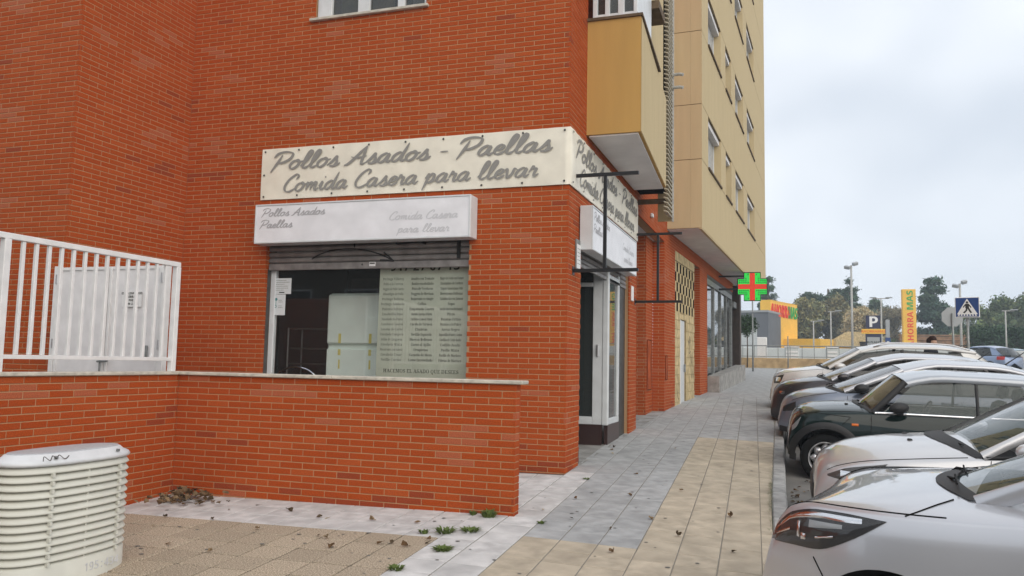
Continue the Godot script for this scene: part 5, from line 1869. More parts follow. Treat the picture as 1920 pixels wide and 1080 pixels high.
# half section from sill to centre line, Vector2(side, height)
func section(p: Dictionary, s: float) -> PackedVector2Array:
	var hw := half_width(p, s)
	var sh := curve(p.belt, s)
	var dk := maxf(curve(p.deck, s), sh - 0.02)
	var bot := curve(p.sill, s)
	var low := minf(arch_low(p, s, bot), sh - 0.06)
	var out := PackedVector2Array()
	for k in 7:
		var y := maxf(lerpf(bot, sh, [0.0, 0.03, 0.16, 0.32, 0.5, 0.68, 0.85][k]), low + 0.0012 * k)
		var f := clampf((y - bot) / maxf(sh - bot, 0.05), 0.0, 1.0)
		var w := hw * (0.985 + 0.03 * sin(f * PI * 0.9) - 0.03 * f * f)
		out.append(Vector2(w - 0.11 if k == 0 else w, y))
	out.append(Vector2(hw * 0.945, sh - 0.012))
	out.append(Vector2(hw * 0.925, sh + 0.004))
	for k in 5:
		var t := (k + 1) / 5.0
		var u := 1.0 - t
		out.append(Vector2(hw * 0.925 * u, lerpf(dk, sh, pow(u, 2.6)) + 0.004 * u))
	return out

# how far out the flank is at a height
func flank(p: Dictionary, s: float, y: float) -> float:
	var q := section(p, s)
	for i in range(1, q.size() - 1):
		if y <= q[i + 1].y and y >= q[i].y:
			return lerpf(q[i].x, q[i + 1].x, (y - q[i].y) / maxf(q[i + 1].y - q[i].y, 1e-5))
	return q[1].x if y < q[1].y else q[8].x

# the leaning side of the cabin
func cabin_side(p: Dictionary, s: float, y: float) -> float:
	var yb := curve(p.belt, s)
	var t := clampf((y - yb) / (p.H - 0.05 - yb), 0.0, 1.0)
	var base := half_width(p, s) * 0.925
	if p.has("base_in"):
		base *= 1.0 - float(p.base_in) * (1.0 - smoothstep(0.0, 0.9, s - float(p.roof[0][0])))
	return lerpf(base, p.W * 0.5 * p.get("top", 0.70), pow(t, 1.25))

func car_quads(p: Dictionary, st: SurfaceTool, grid: Array) -> void:
	for i in grid.size() - 1:
		var a: Array = grid[i]
		var b: Array = grid[i + 1]
		for j in a.size() - 1:
			quad(st, a[j], a[j + 1], b[j + 1], b[j])

func poly_on_side(p: Dictionary, st: SurfaceTool, poly: Array, side: float, lift: float) -> void:
	# polygon of [s, y] laid on the leaning cabin side
	var pv := PackedVector2Array()
	for k in range(0, poly.size()):
		var a := Vector2(poly[k][0], poly[k][1])
		var b := Vector2(poly[(k + 1) % poly.size()][0], poly[(k + 1) % poly.size()][1])
		for j in 3:
			pv.append(a.lerp(b, j / 3.0))
	var idx := Geometry2D.triangulate_polygon(pv)
	for k in range(0, idx.size(), 3):
		var v := []
		for j in 3:
			var q := pv[idx[k + j]]
			v.append(Vector3(q.x, q.y, side * (cabin_side(p, q.x, q.y) + lift)))
		if ((v[1] - v[0]).cross(v[2] - v[0]).z > 0) == (side > 0):
			tri(st, v[0], v[2], v[1])
		else:
			tri(st, v[0], v[1], v[2])

func strip_on_side(p: Dictionary, st: SurfaceTool, line: Array, wide: float, side: float, lift: float) -> void:
	var pts := PackedVector2Array()
	for k in line.size() - 1:
		for j in 5:
			pts.append(Vector2(line[k][0], line[k][1]).lerp(Vector2(line[k + 1][0], line[k + 1][1]), j / 5.0))
	pts.append(Vector2(line[-1][0], line[-1][1]))
	var rows := []
	for i in pts.size():
		var d := (pts[mini(i + 1, pts.size() - 1)] - pts[maxi(i - 1, 0)]).normalized()
		var n := Vector2(-d.y, d.x) * wide * 0.5
		var row := []
		for e in [[-1.0, -0.02], [-0.92, 1.0], [0.92, 1.0], [1.0, -0.02]]:
			var q: Vector2 = pts[i] + n * float(e[0])
			row.append(Vector3(q.x, q.y, side * (cabin_side(p, q.x, minf(q.y, p.H - 0.051)) + lift * float(e[1]))))
		rows.append(row)
	car_quads(p, st, rows)

func seam(p: Dictionary, st: SurfaceTool, line: Array, side: float, r := 0.0035) -> void:
	var pts := []
	for k in line.size() - 1:
		for j in 6:
			var q := Vector2(line[k][0], line[k][1]).lerp(Vector2(line[k + 1][0], line[k + 1][1]), j / 6.0)
			pts.append(Vector3(q.x, q.y, side * (flank(p, q.x, q.y) + r * 0.25)))
	var l: Array = line[-1]
	pts.append(Vector3(l[0], l[1], side * (flank(p, l[0], l[1]) + r * 0.25)))
	tube(st, pts, r, -1.0, 5)

# patch of the flank between two curves, proud of it
func flank_patch(p: Dictionary, st: SurfaceTool, s0: float, s1: float, top: Array, bottom: Array, side: float, lift: float, nx := 14, ny := 7, dome := 0.0) -> void:
	var rows := []
	for i in nx + 1:
		var s := lerpf(s0, s1, float(i) / nx)
		var yt := curve(top, s)
		var yb := minf(curve(bottom, s), yt - 0.0005)
		var row := []
		for j in ny + 1:
			var v := float(j) / ny
			var y := lerpf(yb, yt, v)
			var bulge := dome * sin(PI * v) * sin(PI * clampf(float(i) / nx, 0.03, 0.97))
			row.append(Vector3(s, y, side * (flank(p, s, y) + lift + bulge)))
		if side < 0.0:
			row.reverse()
		rows.append(row)
	car_quads(p, st, rows)

func wheel(parent: Node3D, at: Vector3, r: float, side: float, spokes: int, petal: bool, rim_mat: Material) -> void:
	var w := thing_part("wheel", parent)
	w.position = at
	var tf := Transform3D(Basis(Vector3.RIGHT, PI / 2 * side), Vector3.ZERO)
	var st := smooth_st()
	lathe(st, [Vector2(r * 0.66, -0.09), Vector2(r * 0.72, -0.1), Vector2(r * 0.93, -0.098), Vector2(r, -0.07), Vector2(r, 0.07), Vector2(r * 0.93, 0.098), Vector2(r * 0.72, 0.1), Vector2(r * 0.66, 0.085)], 28, tf)
	obj("tyre", st, M.rubber, w)
	st = smooth_st()
	lathe(st, [Vector2(r * 0.60, -0.08), Vector2(r * 0.60, 0.06), Vector2(r * 0.66, 0.088), Vector2(r * 0.68, 0.092), Vector2(r * 0.67, 0.06)], 28, tf)
	lathe(st, [Vector2(0.0, 0.07), Vector2(r * 0.12, 0.068), Vector2(r * 0.17, 0.05), Vector2(r * 0.17, -0.02)], 18, tf)
	for k in spokes:
		var a := TAU * k / spokes
		var bs := tf * Transform3D(Basis(Vector3.UP, a), Vector3.ZERO)
		if petal:
			var prof := []
			for i in 9:
				var t := i / 8.0
				prof.append(Vector2(0.001 + 0.052 * sin(PI * pow(t, 1.25)) * r / 0.3, lerpf(r * 0.14, r * 0.62, t)))
			lathe(st, prof, 8, bs * Transform3D(Basis(Vector3.BACK, -PI / 2), Vector3(0, 0.05, 0)))
		else:
			box(st, Vector3(r * 0.1, 0.02, -0.028), Vector3(r * 0.62, 0.06, 0.028), 0.01, bs)
	obj("rim", st, rim_mat, w)
	st = smooth_st()
	lathe(st, [Vector2(0.0, -0.03), Vector2(r * 0.55, -0.03), Vector2(r * 0.55, -0.06)], 20, tf)
	obj("brake_disc", st, M.steel_panel, w)

func seat(parent: Node3D, x: float, y: float, z: float) -> void:
	var st := new_st()
	box(st, Vector3(x - 0.02, y, z - 0.23), Vector3(x + 0.48, y + 0.16, z + 0.23), 0.06)
	box(st, Vector3(-0.07, 0, -0.22), Vector3(0.07, 0.58, 0.22), 0.06, Transform3D(Basis(Vector3.BACK, -0.3), Vector3(x + 0.5, y + 0.1, z)))
	box(st, Vector3(-0.05, 0.62, -0.12), Vector3(0.05, 0.8, 0.12), 0.045, Transform3D(Basis(Vector3.BACK, -0.25), Vector3(x + 0.5, y + 0.08, z)))
	obj("seat", st, M.seat_dark, parent)

func car(p: Dictionary) -> Node3D:
	var at := Vector3(p.x, 0, p.z - p.W * 0.5)
	at.y = gy(p.x + 1.5, at.z) - 0.125
	var t := thing("parked_car", p.label, "car", at, p.get("group", "cars parked along the kerb"))
	var sx := gy(p.x + 2.5, at.z) - gy(p.x + 0.5, at.z)
	var sz := gy(p.x + 1.5, at.z + 1.0) - gy(p.x + 1.5, at.z - 1.0)
	var ex := Vector3(2.0, sx, 0).normalized()
	var ez := Vector3(0, sz, 2.0).normalized()
	if p.has("turn"):
		t.basis = Basis(ex, ez.cross(ex), ez) * Basis(Vector3.UP, p.turn)
	else:
		t.basis = Basis(ex, ez.cross(ex), ez)
	if p.has("size"):
		t.basis = t.basis * Basis.from_scale(Vector3.ONE * float(p.size))
	var col: Material = p.paint
	var roof: Array = p.roof          # [[s, y] ...] outline of the cabin in side view, from windscreen foot to tail
	var sa: float = roof[0][0]
	var sc: float = roof[-1][0]
	# stations along the body
	var stations := []
	var s := 0.0
	while s < p.L:
		stations.append(s)
		s += 0.02 if s < 0.3 or s > p.L - 0.2 else 0.07
	stations.append(p.L)
	for c in p.wheels:
		var r: float = p.R + 0.055
		for k in 25:
			stations.append(c - r * cos(PI * k / 24.0))
	stations.append_array([sa, sc])
	stations.sort()
	var clean := [stations[0]]
	for q in stations:
		if q - clean[-1] > 0.003:
			clean.append(q)
	var body := smooth_st()
	for side in [1.0, -1.0]:
		var grid := []
		for q in clean:
			var sec := section(p, q)
			var row := []
			for v in sec:
				row.append(Vector3(q, v.y, v.x * side))
			if side < 0:
				row.reverse()
			grid.append(row)
		for i in grid.size() - 1:
			var mid: float = (clean[i] + clean[i + 1]) * 0.5
			var open: bool = mid > sa - 0.02 and mid < sc - 0.05
			var n: int = grid[i].size()
			for j in n - 1:
				var k := j if side > 0 else n - 2 - j
				if open and k >= (10 if p.has("base_in") else 8):
					continue
				quad(body, grid[i][j], grid[i][j + 1], grid[i + 1][j + 1], grid[i + 1][j])
		# close nose and tail
		for e in [0, grid.size() - 1]:
			var g: Array = grid[e]
			var mid := Vector3(clean[e], (g[0].y + g[-1].y) * 0.5, 0)
			for j in g.size() - 1:
				if e == 0:
					tri(body, mid, g[j + 1], g[j])
				else:
					tri(body, mid, g[j], g[j + 1])
	obj("body", body, col, t)
	# underside and wheel wells
	bx("underbody", Vector3(0.35, 0.2, -p.W * 0.5 + 0.26), Vector3(p.L - 0.3, curve(p.belt, p.L * 0.5) - 0.3, p.W * 0.5 - 0.26), M.black_plastic, t)
	bx("engine_bay", Vector3(0.3, 0.3, -p.W * 0.5 + 0.28), Vector3(sa + 0.1, 0.62, p.W * 0.5 - 0.28), M.black_plastic, t)
	var bump := smooth_st()
	for side in [1.0, -1.0]:
		flank_patch(p, bump, 0.02, p.get("bumper_to", 0.45), [[0, curve(p.sill, 0.1) + 0.10], [1, curve(p.sill, 0.5) + 0.05]], [[0, curve(p.sill, 0.1) + 0.01], [1, curve(p.sill, 0.5) + 0.012]], side, 0.004, 8, 3)
	obj("bumper_lip", bump, M.black_plastic, t)
	# wheels
	for c in p.wheels:
		for side in [1.0, -1.0]:
			wheel(t, Vector3(c, p.R, side * (p.W * 0.5 - 0.125)), p.R, side, p.get("spokes", 7), p.get("petal", false), M.satin_silver)
	# cabin: roof skin
	var r0: float = p.get("roof_from", roof[1][0])
	var top_pts := []
	for q in roof:
		if q[0] >= r0 - 0.001:
			top_pts.append(q)
	var rs: float = top_pts[0][0]
	var re: float = p.get("roof_to", top_pts[-2][0])
	var skin := smooth_st()
	var rows := []
	var n_r := 16
	for i in n_r + 1:
		var q := lerpf(rs, re, float(i) / n_r)
		var y := curve(roof, q)
		var half := cabin_side(p, q, y) + 0.012
		var row := []
		for j in 13:
			var u := j / 6.0 - 1.0
			row.append(Vector3(q - (1.0 - u * u) * (0.07 if i == 0 else 0.0), y + 0.055 * (1.0 - pow(absf(u), 2.4)) + 0.004, -u * half))
		rows.append(row)
	car_quads(p, skin, rows)
	var rf := obj("roof", skin, p.get("roof_paint", col), t)
	# windscreen and back window
	for e in 2:
		var f := [roof[0], top_pts[0]] if e == 0 else [roof[-1], [re, curve(roof, re)]]
		var gl := smooth_st()
		rows = []
		for i in 9:
			var v := i / 8.0
			var q := lerpf(f[0][0], f[1][0], v)
			var y := lerpf(float(f[0][1]), float(f[1][1]), v)
			var half := cabin_side(p, q, y) - 0.012
			var bulge := lerpf(p.get("screen_bulge", 0.16), 0.07, v) * (1.0 if e == 0 else -0.6)
			var row := []
			for j in 13:
				var u := j / 6.0 - 1.0
				row.append(Vector3(q - (1.0 - u * u) * bulge, y + 0.05 * v * (1.0 - pow(absf(u), 2.4)) + (1.0 - v) * 0.02 * (1.0 - u * u), -u * half))
			if e == 1:
				row.reverse()
			rows.append(row)
		car_quads(p, gl, rows)
		obj("windscreen" if e == 0 else "rear_window", gl, p.get("screen_glass", M.car_glass) if e == 0 else M.car_glass_dark, t)
	# scuttle with wipers
	var sw: float = sa - p.get("screen_bulge", 0.16)
	var sct := smooth_st()
	rows = []
	for i in 4:
		var v := i / 3.0
		var row := []
		for j in 15:
			var u := j / 7.0 - 1.0
			var q := lerpf(sa - p.get("scuttle", 0.24) * (1.0 - 0.85 * u * u), sa - (1.0 - u * u) * (p.get("screen_bulge", 0.16)) + 0.02, v)
			var sec := section(p, clampf(q, 0.0, sa - 0.03))
			var half: float = sec[8].x * 0.99 * (1.0 - float(p.get("base_in", 0.0)))
			var hgt := 0.0
			var z := absf(u) * half
			for k in range(8, sec.size() - 1):
				if z <= sec[k].x and z >= sec[k + 1].x:
					hgt = lerpf(sec[k].y, sec[k + 1].y, (sec[k].x - z) / maxf(sec[k].x - sec[k + 1].x, 1e-5))
			row.append(Vector3(q, hgt + 0.006 + 0.012 * v, -u * half))
		rows.append(row)
	car_quads(p, sct, rows)
	var scuttle := obj("scuttle", sct, M.black_plastic, t)
	for k in 2:
		var wz: float = [0.1, -0.5][k] * p.W * 0.5 * (1.0 - float(p.get("base_in", 0.0)))
		var wst := new_st()
		var ws0: Vector3 = Vector3(sw - 0.02, float(roof[0][1]) + 0.012, wz)
		var d := Vector3(roof[1][0] - roof[0][0], roof[1][1] - roof[0][1], 0).normalized()
		var reach: float = 0.52 * (1.0 - float(p.get("base_in", 0.0)))
		tube(wst, [ws0 + Vector3(-0.03, -0.01, 0), ws0 + Vector3(0.0, 0.018, 0.0), ws0 + d * 0.05 + Vector3(0, 0.02, reach * 0.5)], 0.009, 0.006, 6)
		tube(wst, [ws0 + d * 0.03 + Vector3(0, 0.014, -reach * 0.15), ws0 + d * 0.06 + Vector3(0, 0.014, reach * 0.5), ws0 + d * 0.075 + Vector3(0.012, 0.012, reach)], 0.005, -1.0, 5)
		obj("wiper", wst, M.rubber, scuttle)
	# side windows, pillars and rails
	var pillar: Material = p.get("pillar_paint", col)
	for side in [1.0, -1.0]:
		for wdw in p.windows:
			var g := new_st()
			poly_on_side(p, g, wdw, side, -0.004)
			obj("side_window", g, p.get("side_glass", M.car_glass) if wdw == p.windows[0] else p.get("rear_glass", M.car_glass_dark), t)
		var fr := smooth_st()
		strip_on_side(p, fr, [roof[0], top_pts[0]], p.get("a_wide", 0.075), side, 0.014)
		obj("front_pillar", fr, pillar, t)
		fr = smooth_st()
		var rail := []
		for i in 13:
			var q := lerpf(rs - 0.02, re, i / 12.0)
			rail.append([q, curve(roof, q) - 0.022])
		strip_on_side(p, fr, rail, p.get("rail_wide", 0.06), side, 0.013)
		obj("roof_rail", fr, p.get("roof_paint", col), t)
		for k in p.pillars:
			fr = smooth_st()
			strip_on_side(p, fr, [k[0], k[1]], k[2], side, 0.008)
			obj("middle_pillar", fr, M.black_plastic, t)
		if p.has("tail_panel"):
			fr = smooth_st()
			poly_on_side(p, fr, p.tail_panel, side, 0.006)
			obj("rear_quarter", fr, col, t)
		fr = smooth_st()
		var belt := []
		for i in 9:
			var q := lerpf(sa + 0.02, sc - 0.04, i / 8.0)
			belt.append([q, curve(p.belt, q) + 0.012])
		strip_on_side(p, fr, belt, 0.03, side, 0.012)
		obj("belt_strip", fr, M.chrome if p.get("chrome_belt", false) else M.black_plastic, t)
		# mirror
		var mi := thing_part("mirror", t)
		var mp: Array = p.mirror
		var mst := smooth_st()
		var mw := flank(p, mp[0], curve(p.belt, mp[0]) - 0.02)
		lathe(mst, [Vector2(0.002, -0.115), Vector2(0.05, -0.105), Vector2(0.075, -0.07), Vector2(0.085, 0.0), Vector2(0.075, 0.07), Vector2(0.05, 0.1), Vector2(0.002, 0.11)], 14, Transform3D(Basis(Vector3(1.25, 0.12, 0), Vector3(-0.35, 0.0, 1.0), Vector3(0.1, -0.80, 0)), Vector3(mp[0], mp[1], side * (mw + 0.13))))
		obj("housing", mst, p.get("mirror_paint", col), mi)
		var arm := new_st()
		box(arm, Vector3(mp[0] - 0.02, mp[1] - 0.09, minf(side * mw - 0.05 * side, side * (mw + 0.1))), Vector3(mp[0] + 0.05, mp[1] - 0.045, maxf(side * mw - 0.05 * side, side * (mw + 0.1))), 0.01)
		obj("arm", arm, M.black_plastic, mi)
		# seams, handles
		for l in p.seams:
			var sm := new_st()
			seam(p, sm, l, side)
			obj("panel_gap", sm, M.dark_hole, t)
		for hd in p.handles:
			var hs := smooth_st()
			var hz := flank(p, hd[0], hd[1])
			tube(hs, [Vector3(hd[0] - 0.1, hd[1], side * (hz - 0.002)), Vector3(hd[0] - 0.07, hd[1], side * (hz + 0.03)), Vector3(hd[0] + 0.07, hd[1] + 0.004, side * (hz + 0.03)), Vector3(hd[0] + 0.1, hd[1] + 0.004, side * (hz - 0.002))], 0.014)
			obj("door_handle", hs, M.chrome if p.get("chrome_belt", false) else col, t)
		# headlight
		var hl: Dictionary = p.lamp
		var lamp := thing_part("headlight", t)
		var l0 := smooth_st()
		flank_patch(p, l0, hl.s0, hl.s1, hl.top, hl.bottom, side, 0.003, 18, 8)
		obj("bowl", l0, hl.get("bowl", M.black_plastic), lamp)
		if hl.has("chrome"):
			for c in hl.chrome:
				l0 = smooth_st()
				flank_patch(p, l0, c[0], c[1], c[2], c[3], side, 0.006 + c[4], 10, 4, 0.004)
				obj("reflector", l0, M.chrome if c[5] else M.sign_grey, lamp)
		l0 = smooth_st()
		flank_patch(p, l0, hl.s0 + 0.002, hl.s1 - 0.002, hl.top, hl.bottom, side, 0.014, 18, 8, 0.012)
		obj("lens", l0, M.lens, lamp)
		var tl := smooth_st()
		flank_patch(p, tl, p.L - 0.34, p.L - 0.03, [[0, curve(p.belt, p.L - 0.3) - 0.03]], [[0, curve(p.belt, p.L - 0.3) - 0.2]], side, 0.006, 6, 4)
		obj("tail_light", tl, M.tail_red, t)
		if p.has("indicator"):
			tl = smooth_st()
			var ii: Array = p.indicator
			flank_patch(p, tl, ii[0], ii[0] + 0.075, [[0, ii[1] + 0.014]], [[0, ii[1] - 0.014]], side, 0.008, 5, 3, 0.008)
			obj("side_repeater", tl, M.amber, t)
		if p.has("arch_trim"):
			for c in p.wheels:
				tl = smooth_st()
				var line := []
				for k in 23:
					var a := PI * (k + 0.5) / 23.0
					var r: float = p.R + 0.055
					var row := []
					for e in [0.004, 0.03, 0.065, 0.085]:
						var qs: float = float(c) - (r + e) * cos(a)
						var qy: float = float(p.R) + 0.01 + (r + e) * sin(a)
						row.append(Vector3(qs, qy, side * (flank(p, clampf(qs, 0.0, p.L), maxf(qy, arch_low(p, qs, 0.2) + 0.006)) + (0.02 if e < 0.07 else 0.001))))
					if side > 0:
						row.reverse()
					line.append(row)
				car_quads(p, tl, line)
				obj("arch_trim", tl, M.black_plastic, t)
	# bonnet shut line
	for side in [1.0, -1.0]:
		var bl := new_st()
		var pts := []
		for i in 15:
			var q := lerpf(p.get("bonnet_from", 0.2), sa - 0.1, i / 14.0)
			var sec := section(p, q)
			var v := sec[8].lerp(sec[9], 0.15)
			pts.append(Vector3(q, v.y + 0.002, side * v.x))
		tube(bl, pts, 0.004, -1.0, 5)
		obj("bonnet_gap", bl, M.dark_hole, t)
	if p.has("top_seam"):
		for side in [1.0, -1.0]:
			var ts := new_st()
			var q0 := section(p, p.top_seam[0])
			var pts := []
			for i in 7:
				var q := section(p, lerpf(p.top_seam[0], p.top_seam[1], i / 6.0))
				var v := q[8].lerp(q[9], i / 6.0 * 1.6) if i < 4 else q[9].lerp(q[10], (i / 6.0 * 1.6) - 1.0 if i > 3 else 0.0)
				pts.append(Vector3(lerpf(p.top_seam[0], p.top_seam[1], i / 6.0), v.y + 0.002, side * v.x))
			tube(ts, pts, 0.004, -1.0, 5)
			obj("wing_gap", ts, M.dark_hole, t)
	for k in p.get("bonnet_jets", []):
		bx("washer_jet", Vector3(k[0] - 0.02, curve(p.deck, k[0]) - 0.02, k[1] - 0.025), Vector3(k[0] + 0.02, curve(p.deck, k[0]) + 0.008, k[1] + 0.025), M.black_plastic, t, 0.006)
	# grille and plate
	bx("grille", Vector3(-0.012, curve(p.sill, 0.0) + 0.02, -p.W * 0.2), Vector3(0.03, curve(p.deck, 0.0) - 0.03, p.W * 0.2), M.black_plastic, t, 0.01)
	# inside
	var inner := thing_part("interior", t)
	var yb := curve(p.belt, sa + 0.4)
	bx("dashboard", Vector3(sa + 0.0, yb - 0.3, -p.W * 0.5 + 0.16), Vector3(sa + 0.42, yb - 0.02, p.W * 0.5 - 0.16), M.seat_dark, inner, 0.05)
	for z in [-0.36, 0.36]:
		seat(inner, sa + 0.95, 0.38, z)
	seat(inner, sa + 1.75, 0.42, -0.36)
	seat(inner, sa + 1.75, 0.42, 0.36)
	bx("floor", Vector3(sa, 0.3, -p.W * 0.5 + 0.14), Vector3(sc - 0.05, 0.36, p.W * 0.5 - 0.14), M.seat_dark, inner)
	bx("shelf", Vector3(sc - 0.6, yb - 0.1, -p.W * 0.5 + 0.2), Vector3(sc - 0.1, yb - 0.06, p.W * 0.5 - 0.2), M.seat_dark, inner)
	var swl := smooth_st()
	var ring := []
	for k in 21:
		var a := TAU * k / 20.0
		ring.append(Vector3(sa + 0.62 + 0.07 * sin(a), yb - 0.02 + 0.17 * sin(a), -0.36 * -1.0 + 0.18 * cos(a)))
	tube(swl, ring, 0.014, -1.0, 7, false)
	obj("steering_wheel", swl, M.black_plastic, inner)
	if p.has("antenna"):
		var an := new_st()
		var ap: Array = p.antenna
		tube(an, [Vector3(ap[0], ap[1], 0), Vector3(ap[0] + 0.06, ap[1] + 0.05, 0), Vector3(ap[0] + ap[2], ap[1] + ap[3], 0)], 0.014, 0.006, 6)
		obj("antenna", an, M.black_plastic, t)
	if p.has("roof_bars"):
		for side in [1.0, -1.0]:
			var rb := smooth_st()
			var pts := []
			for i in 13:
				var v := i / 12.0
				var q := lerpf(rs + 0.25, re - 0.1, v)
				pts.append(Vector3(q, curve(roof, q) + 0.015 + 0.055 * minf(1.0, 6.0 * minf(v, 1.0 - v)), side * (cabin_side(p, q, curve(roof, q)) - 0.04)))
			tube(rb, pts, 0.018, -1.0, 6)
			obj("roof_bar", rb, M.satin_silver, t)
	return t

func cars() -> void:
	var silver := paint("paint_silver", 0.54, 0.55, 0.58, 0.5, 0.34)
	var silver2 := paint("paint_silver_warm", 0.60, 0.60, 0.61, 0.45, 0.36)
	var green := paint("paint_green", 0.006, 0.016, 0.015, 0.1, 0.3)
	var lid := paint("paint_roof_white", 0.40, 0.43, 0.47, 0.3, 0.3)
	var bluegrey := paint("paint_blue_grey", 0.22, 0.25, 0.31, 0.5, 0.35)
	var brown := paint("paint_brown", 0.055, 0.048, 0.050, 0.45, 0.32)
	var white := paint("paint_white", 0.66, 0.66, 0.65, 0.1, 0.35)
	var sky_blue := paint("paint_sky_blue", 0.24, 0.31, 0.46, 0.4, 0.35)
	var teal := paint("paint_teal", 0.02, 0.16, 0.24, 0.35, 0.35)
	var night := paint("paint_dark", 0.03, 0.033, 0.036, 0.35, 0.35)
	for m in [green, brown, night, bluegrey]:
		m.metallic_specular = 0.12
		m.clearcoat = 0.75
	green.metallic = 0.0
	# nearest silver car
	car({"label": "silver hatchback nearest the camera with a large swept headlight", "paint": silver, "turn": -0.28, "size": 1.05, "base_in": 0.30, "x": 2.375, "z": 4.62, "L": 4.25, "W": 1.82, "H": 1.62, "R": 0.31, "wheels": [0.69, 3.4],
		"nose_in": 0.47, "nose_round": 0.95, "scuttle": 0.24, "screen_bulge": 0.16, "bonnet_from": 0.10, "a_wide": 0.085,
		"deck": [[0, 0.52], [0.04, 0.63], [0.12, 0.765], [0.22, 0.845], [0.42, 0.92], [0.63, 0.968], [0.85, 1.0], [1.1, 1.02], [4.0, 1.0], [4.25, 0.88]],
		"belt": [[0, 0.48], [0.04, 0.62], [0.1, 0.755], [0.19, 0.855], [0.31, 0.895], [0.46, 0.905], [0.6, 0.912], [1.0, 0.935], [1.3, 0.96], [3.0, 1.01], [4.0, 1.03], [4.25, 0.95]],
		"sill": [[0, 0.30], [0.2, 0.24], [0.5, 0.22], [3.8, 0.22], [4.25, 0.34]],
		"roof": [[1.0, 0.975], [1.95, 1.44], [2.4, 1.555], [3.0, 1.57], [3.65, 1.49], [4.1, 1.02]], "roof_from": 1.95,
		"windows": [[[1.18, 0.965], [1.9, 1.35], [2.28, 1.455], [2.33, 1.0]], [[2.39, 1.0], [2.37, 1.455], [3.2, 1.47], [3.25, 1.025]]],
		"pillars": [[[2.36, 0.945], [2.34, 1.48], 0.09]], "tail_panel": [[3.26, 0.98], [3.2, 1.48], [3.66, 1.46], [4.08, 1.02]], "mirror": [1.5, 1.03],
		"top_seam": [0.74, 0.90], "seams": [[[0.33, 0.66], [0.43, 0.52], [0.46, 0.46]], [[1.26, 0.90], [1.28, 0.5], [1.32, 0.3]], [[2.35, 0.94], [2.37, 0.3]]],
		"handles": [[2.2, 0.84], [3.1, 0.86]],
		"lamp": {"s0": 0.06, "s1": 0.666, "top": [[0.050, 0.66], [0.100, 0.745], [0.204, 0.838], [0.348, 0.881], [0.528, 0.893], [0.672, 0.892]], "bottom": [[0.050, 0.655], [0.100, 0.662], [0.216, 0.682], [0.348, 0.70], [0.516, 0.785], [0.666, 0.891]],
			"chrome": [[0.090, 0.56, [[0.090, 0.72], [0.204, 0.826], [0.348, 0.869], [0.528, 0.882], [0.660, 0.888]], [[0.090, 0.712], [0.204, 0.805], [0.348, 0.843], [0.528, 0.858], [0.660, 0.882]], 0.0, true], [0.234, 0.25, [[0.216, 0.80], [0.276, 0.81]], [[0.216, 0.73]], 0.003, true], [0.258, 0.285, [[0.216, 0.755]], [[0.216, 0.715], [0.318, 0.735]], 0.004, true], [0.336, 0.43, [[0.336, 0.757], [0.492, 0.80]], [[0.336, 0.748], [0.492, 0.79]], 0.003, true], [0.300, 0.47, [[0.300, 0.825], [0.540, 0.845]], [[0.300, 0.79], [0.540, 0.835]], 0.0, false], [0.100, 0.19, [[0.100, 0.705], [0.204, 0.77]], [[0.100, 0.697], [0.204, 0.755]], 0.002, true]]}})
	# second silver car
	car({"label": "silver hatchback with a ridged bonnet, between the nearest car and the dark green one", "paint": silver2, "x": 2.60, "z": 1.55, "L": 4.1, "W": 1.74, "H": 1.5, "R": 0.31, "wheels": [0.83, 3.4],
		"nose_in": 0.34, "nose_round": 0.75, "scuttle": 0.30, "bonnet_from": 0.1,
		"deck": [[0, 0.50], [0.03, 0.62], [0.12, 0.72], [0.35, 0.82], [0.7, 0.885], [1.1, 0.93], [1.4, 0.955], [3.8, 0.95], [4.1, 0.85]],
		"belt": [[0, 0.44], [0.06, 0.58], [0.2, 0.675], [0.45, 0.745], [0.9, 0.80], [1.4, 0.845], [2.6, 0.90], [3.8, 0.94], [4.1, 0.86]],
		"sill": [[0, 0.26], [0.2, 0.22], [0.5, 0.2], [3.6, 0.2], [4.1, 0.32]],
		"roof": [[1.26, 0.86], [2.06, 1.31], [2.55, 1.44], [3.2, 1.45], [3.65, 1.38], [4.0, 0.95]], "roof_from": 2.06,
		"windows": [[[1.46, 0.88], [2.06, 1.24], [2.5, 1.35], [2.56, 0.90]], [[2.62, 0.90], [2.6, 1.34], [3.3, 1.35], [3.4, 0.93]]],
		"pillars": [[[2.6, 0.89], [2.56, 1.37], 0.08]], "tail_panel": [[3.42, 0.92], [3.3, 1.37], [3.66, 1.35], [3.98, 0.95]], "mirror": [1.56, 0.94],
		"seams": [[[0.30, 0.56], [0.42, 0.47], [0.7, 0.44]], [[1.32, 0.83], [1.29, 0.7], [1.32, 0.28]], [[2.58, 0.89], [2.6, 0.28]]], "handles": [[2.45, 0.78], [3.3, 0.8]], "bonnet_jets": [[0.80, 0.25], [0.82, -0.25]],
		"lamp": {"s0": 0.10, "s1": 0.56, "bowl": M.shutter_dark, "top": [[0.1, 0.60], [0.25, 0.675], [0.56, 0.745]], "bottom": [[0.1, 0.585], [0.2, 0.575], [0.38, 0.60], [0.56, 0.744]],
			"chrome": [[0.2, 0.30, [[0.2, 0.65]], [[0.2, 0.60]], 0.0, true], [0.34, 0.42, [[0.3, 0.68]], [[0.3, 0.625]], 0.0, true]]}})
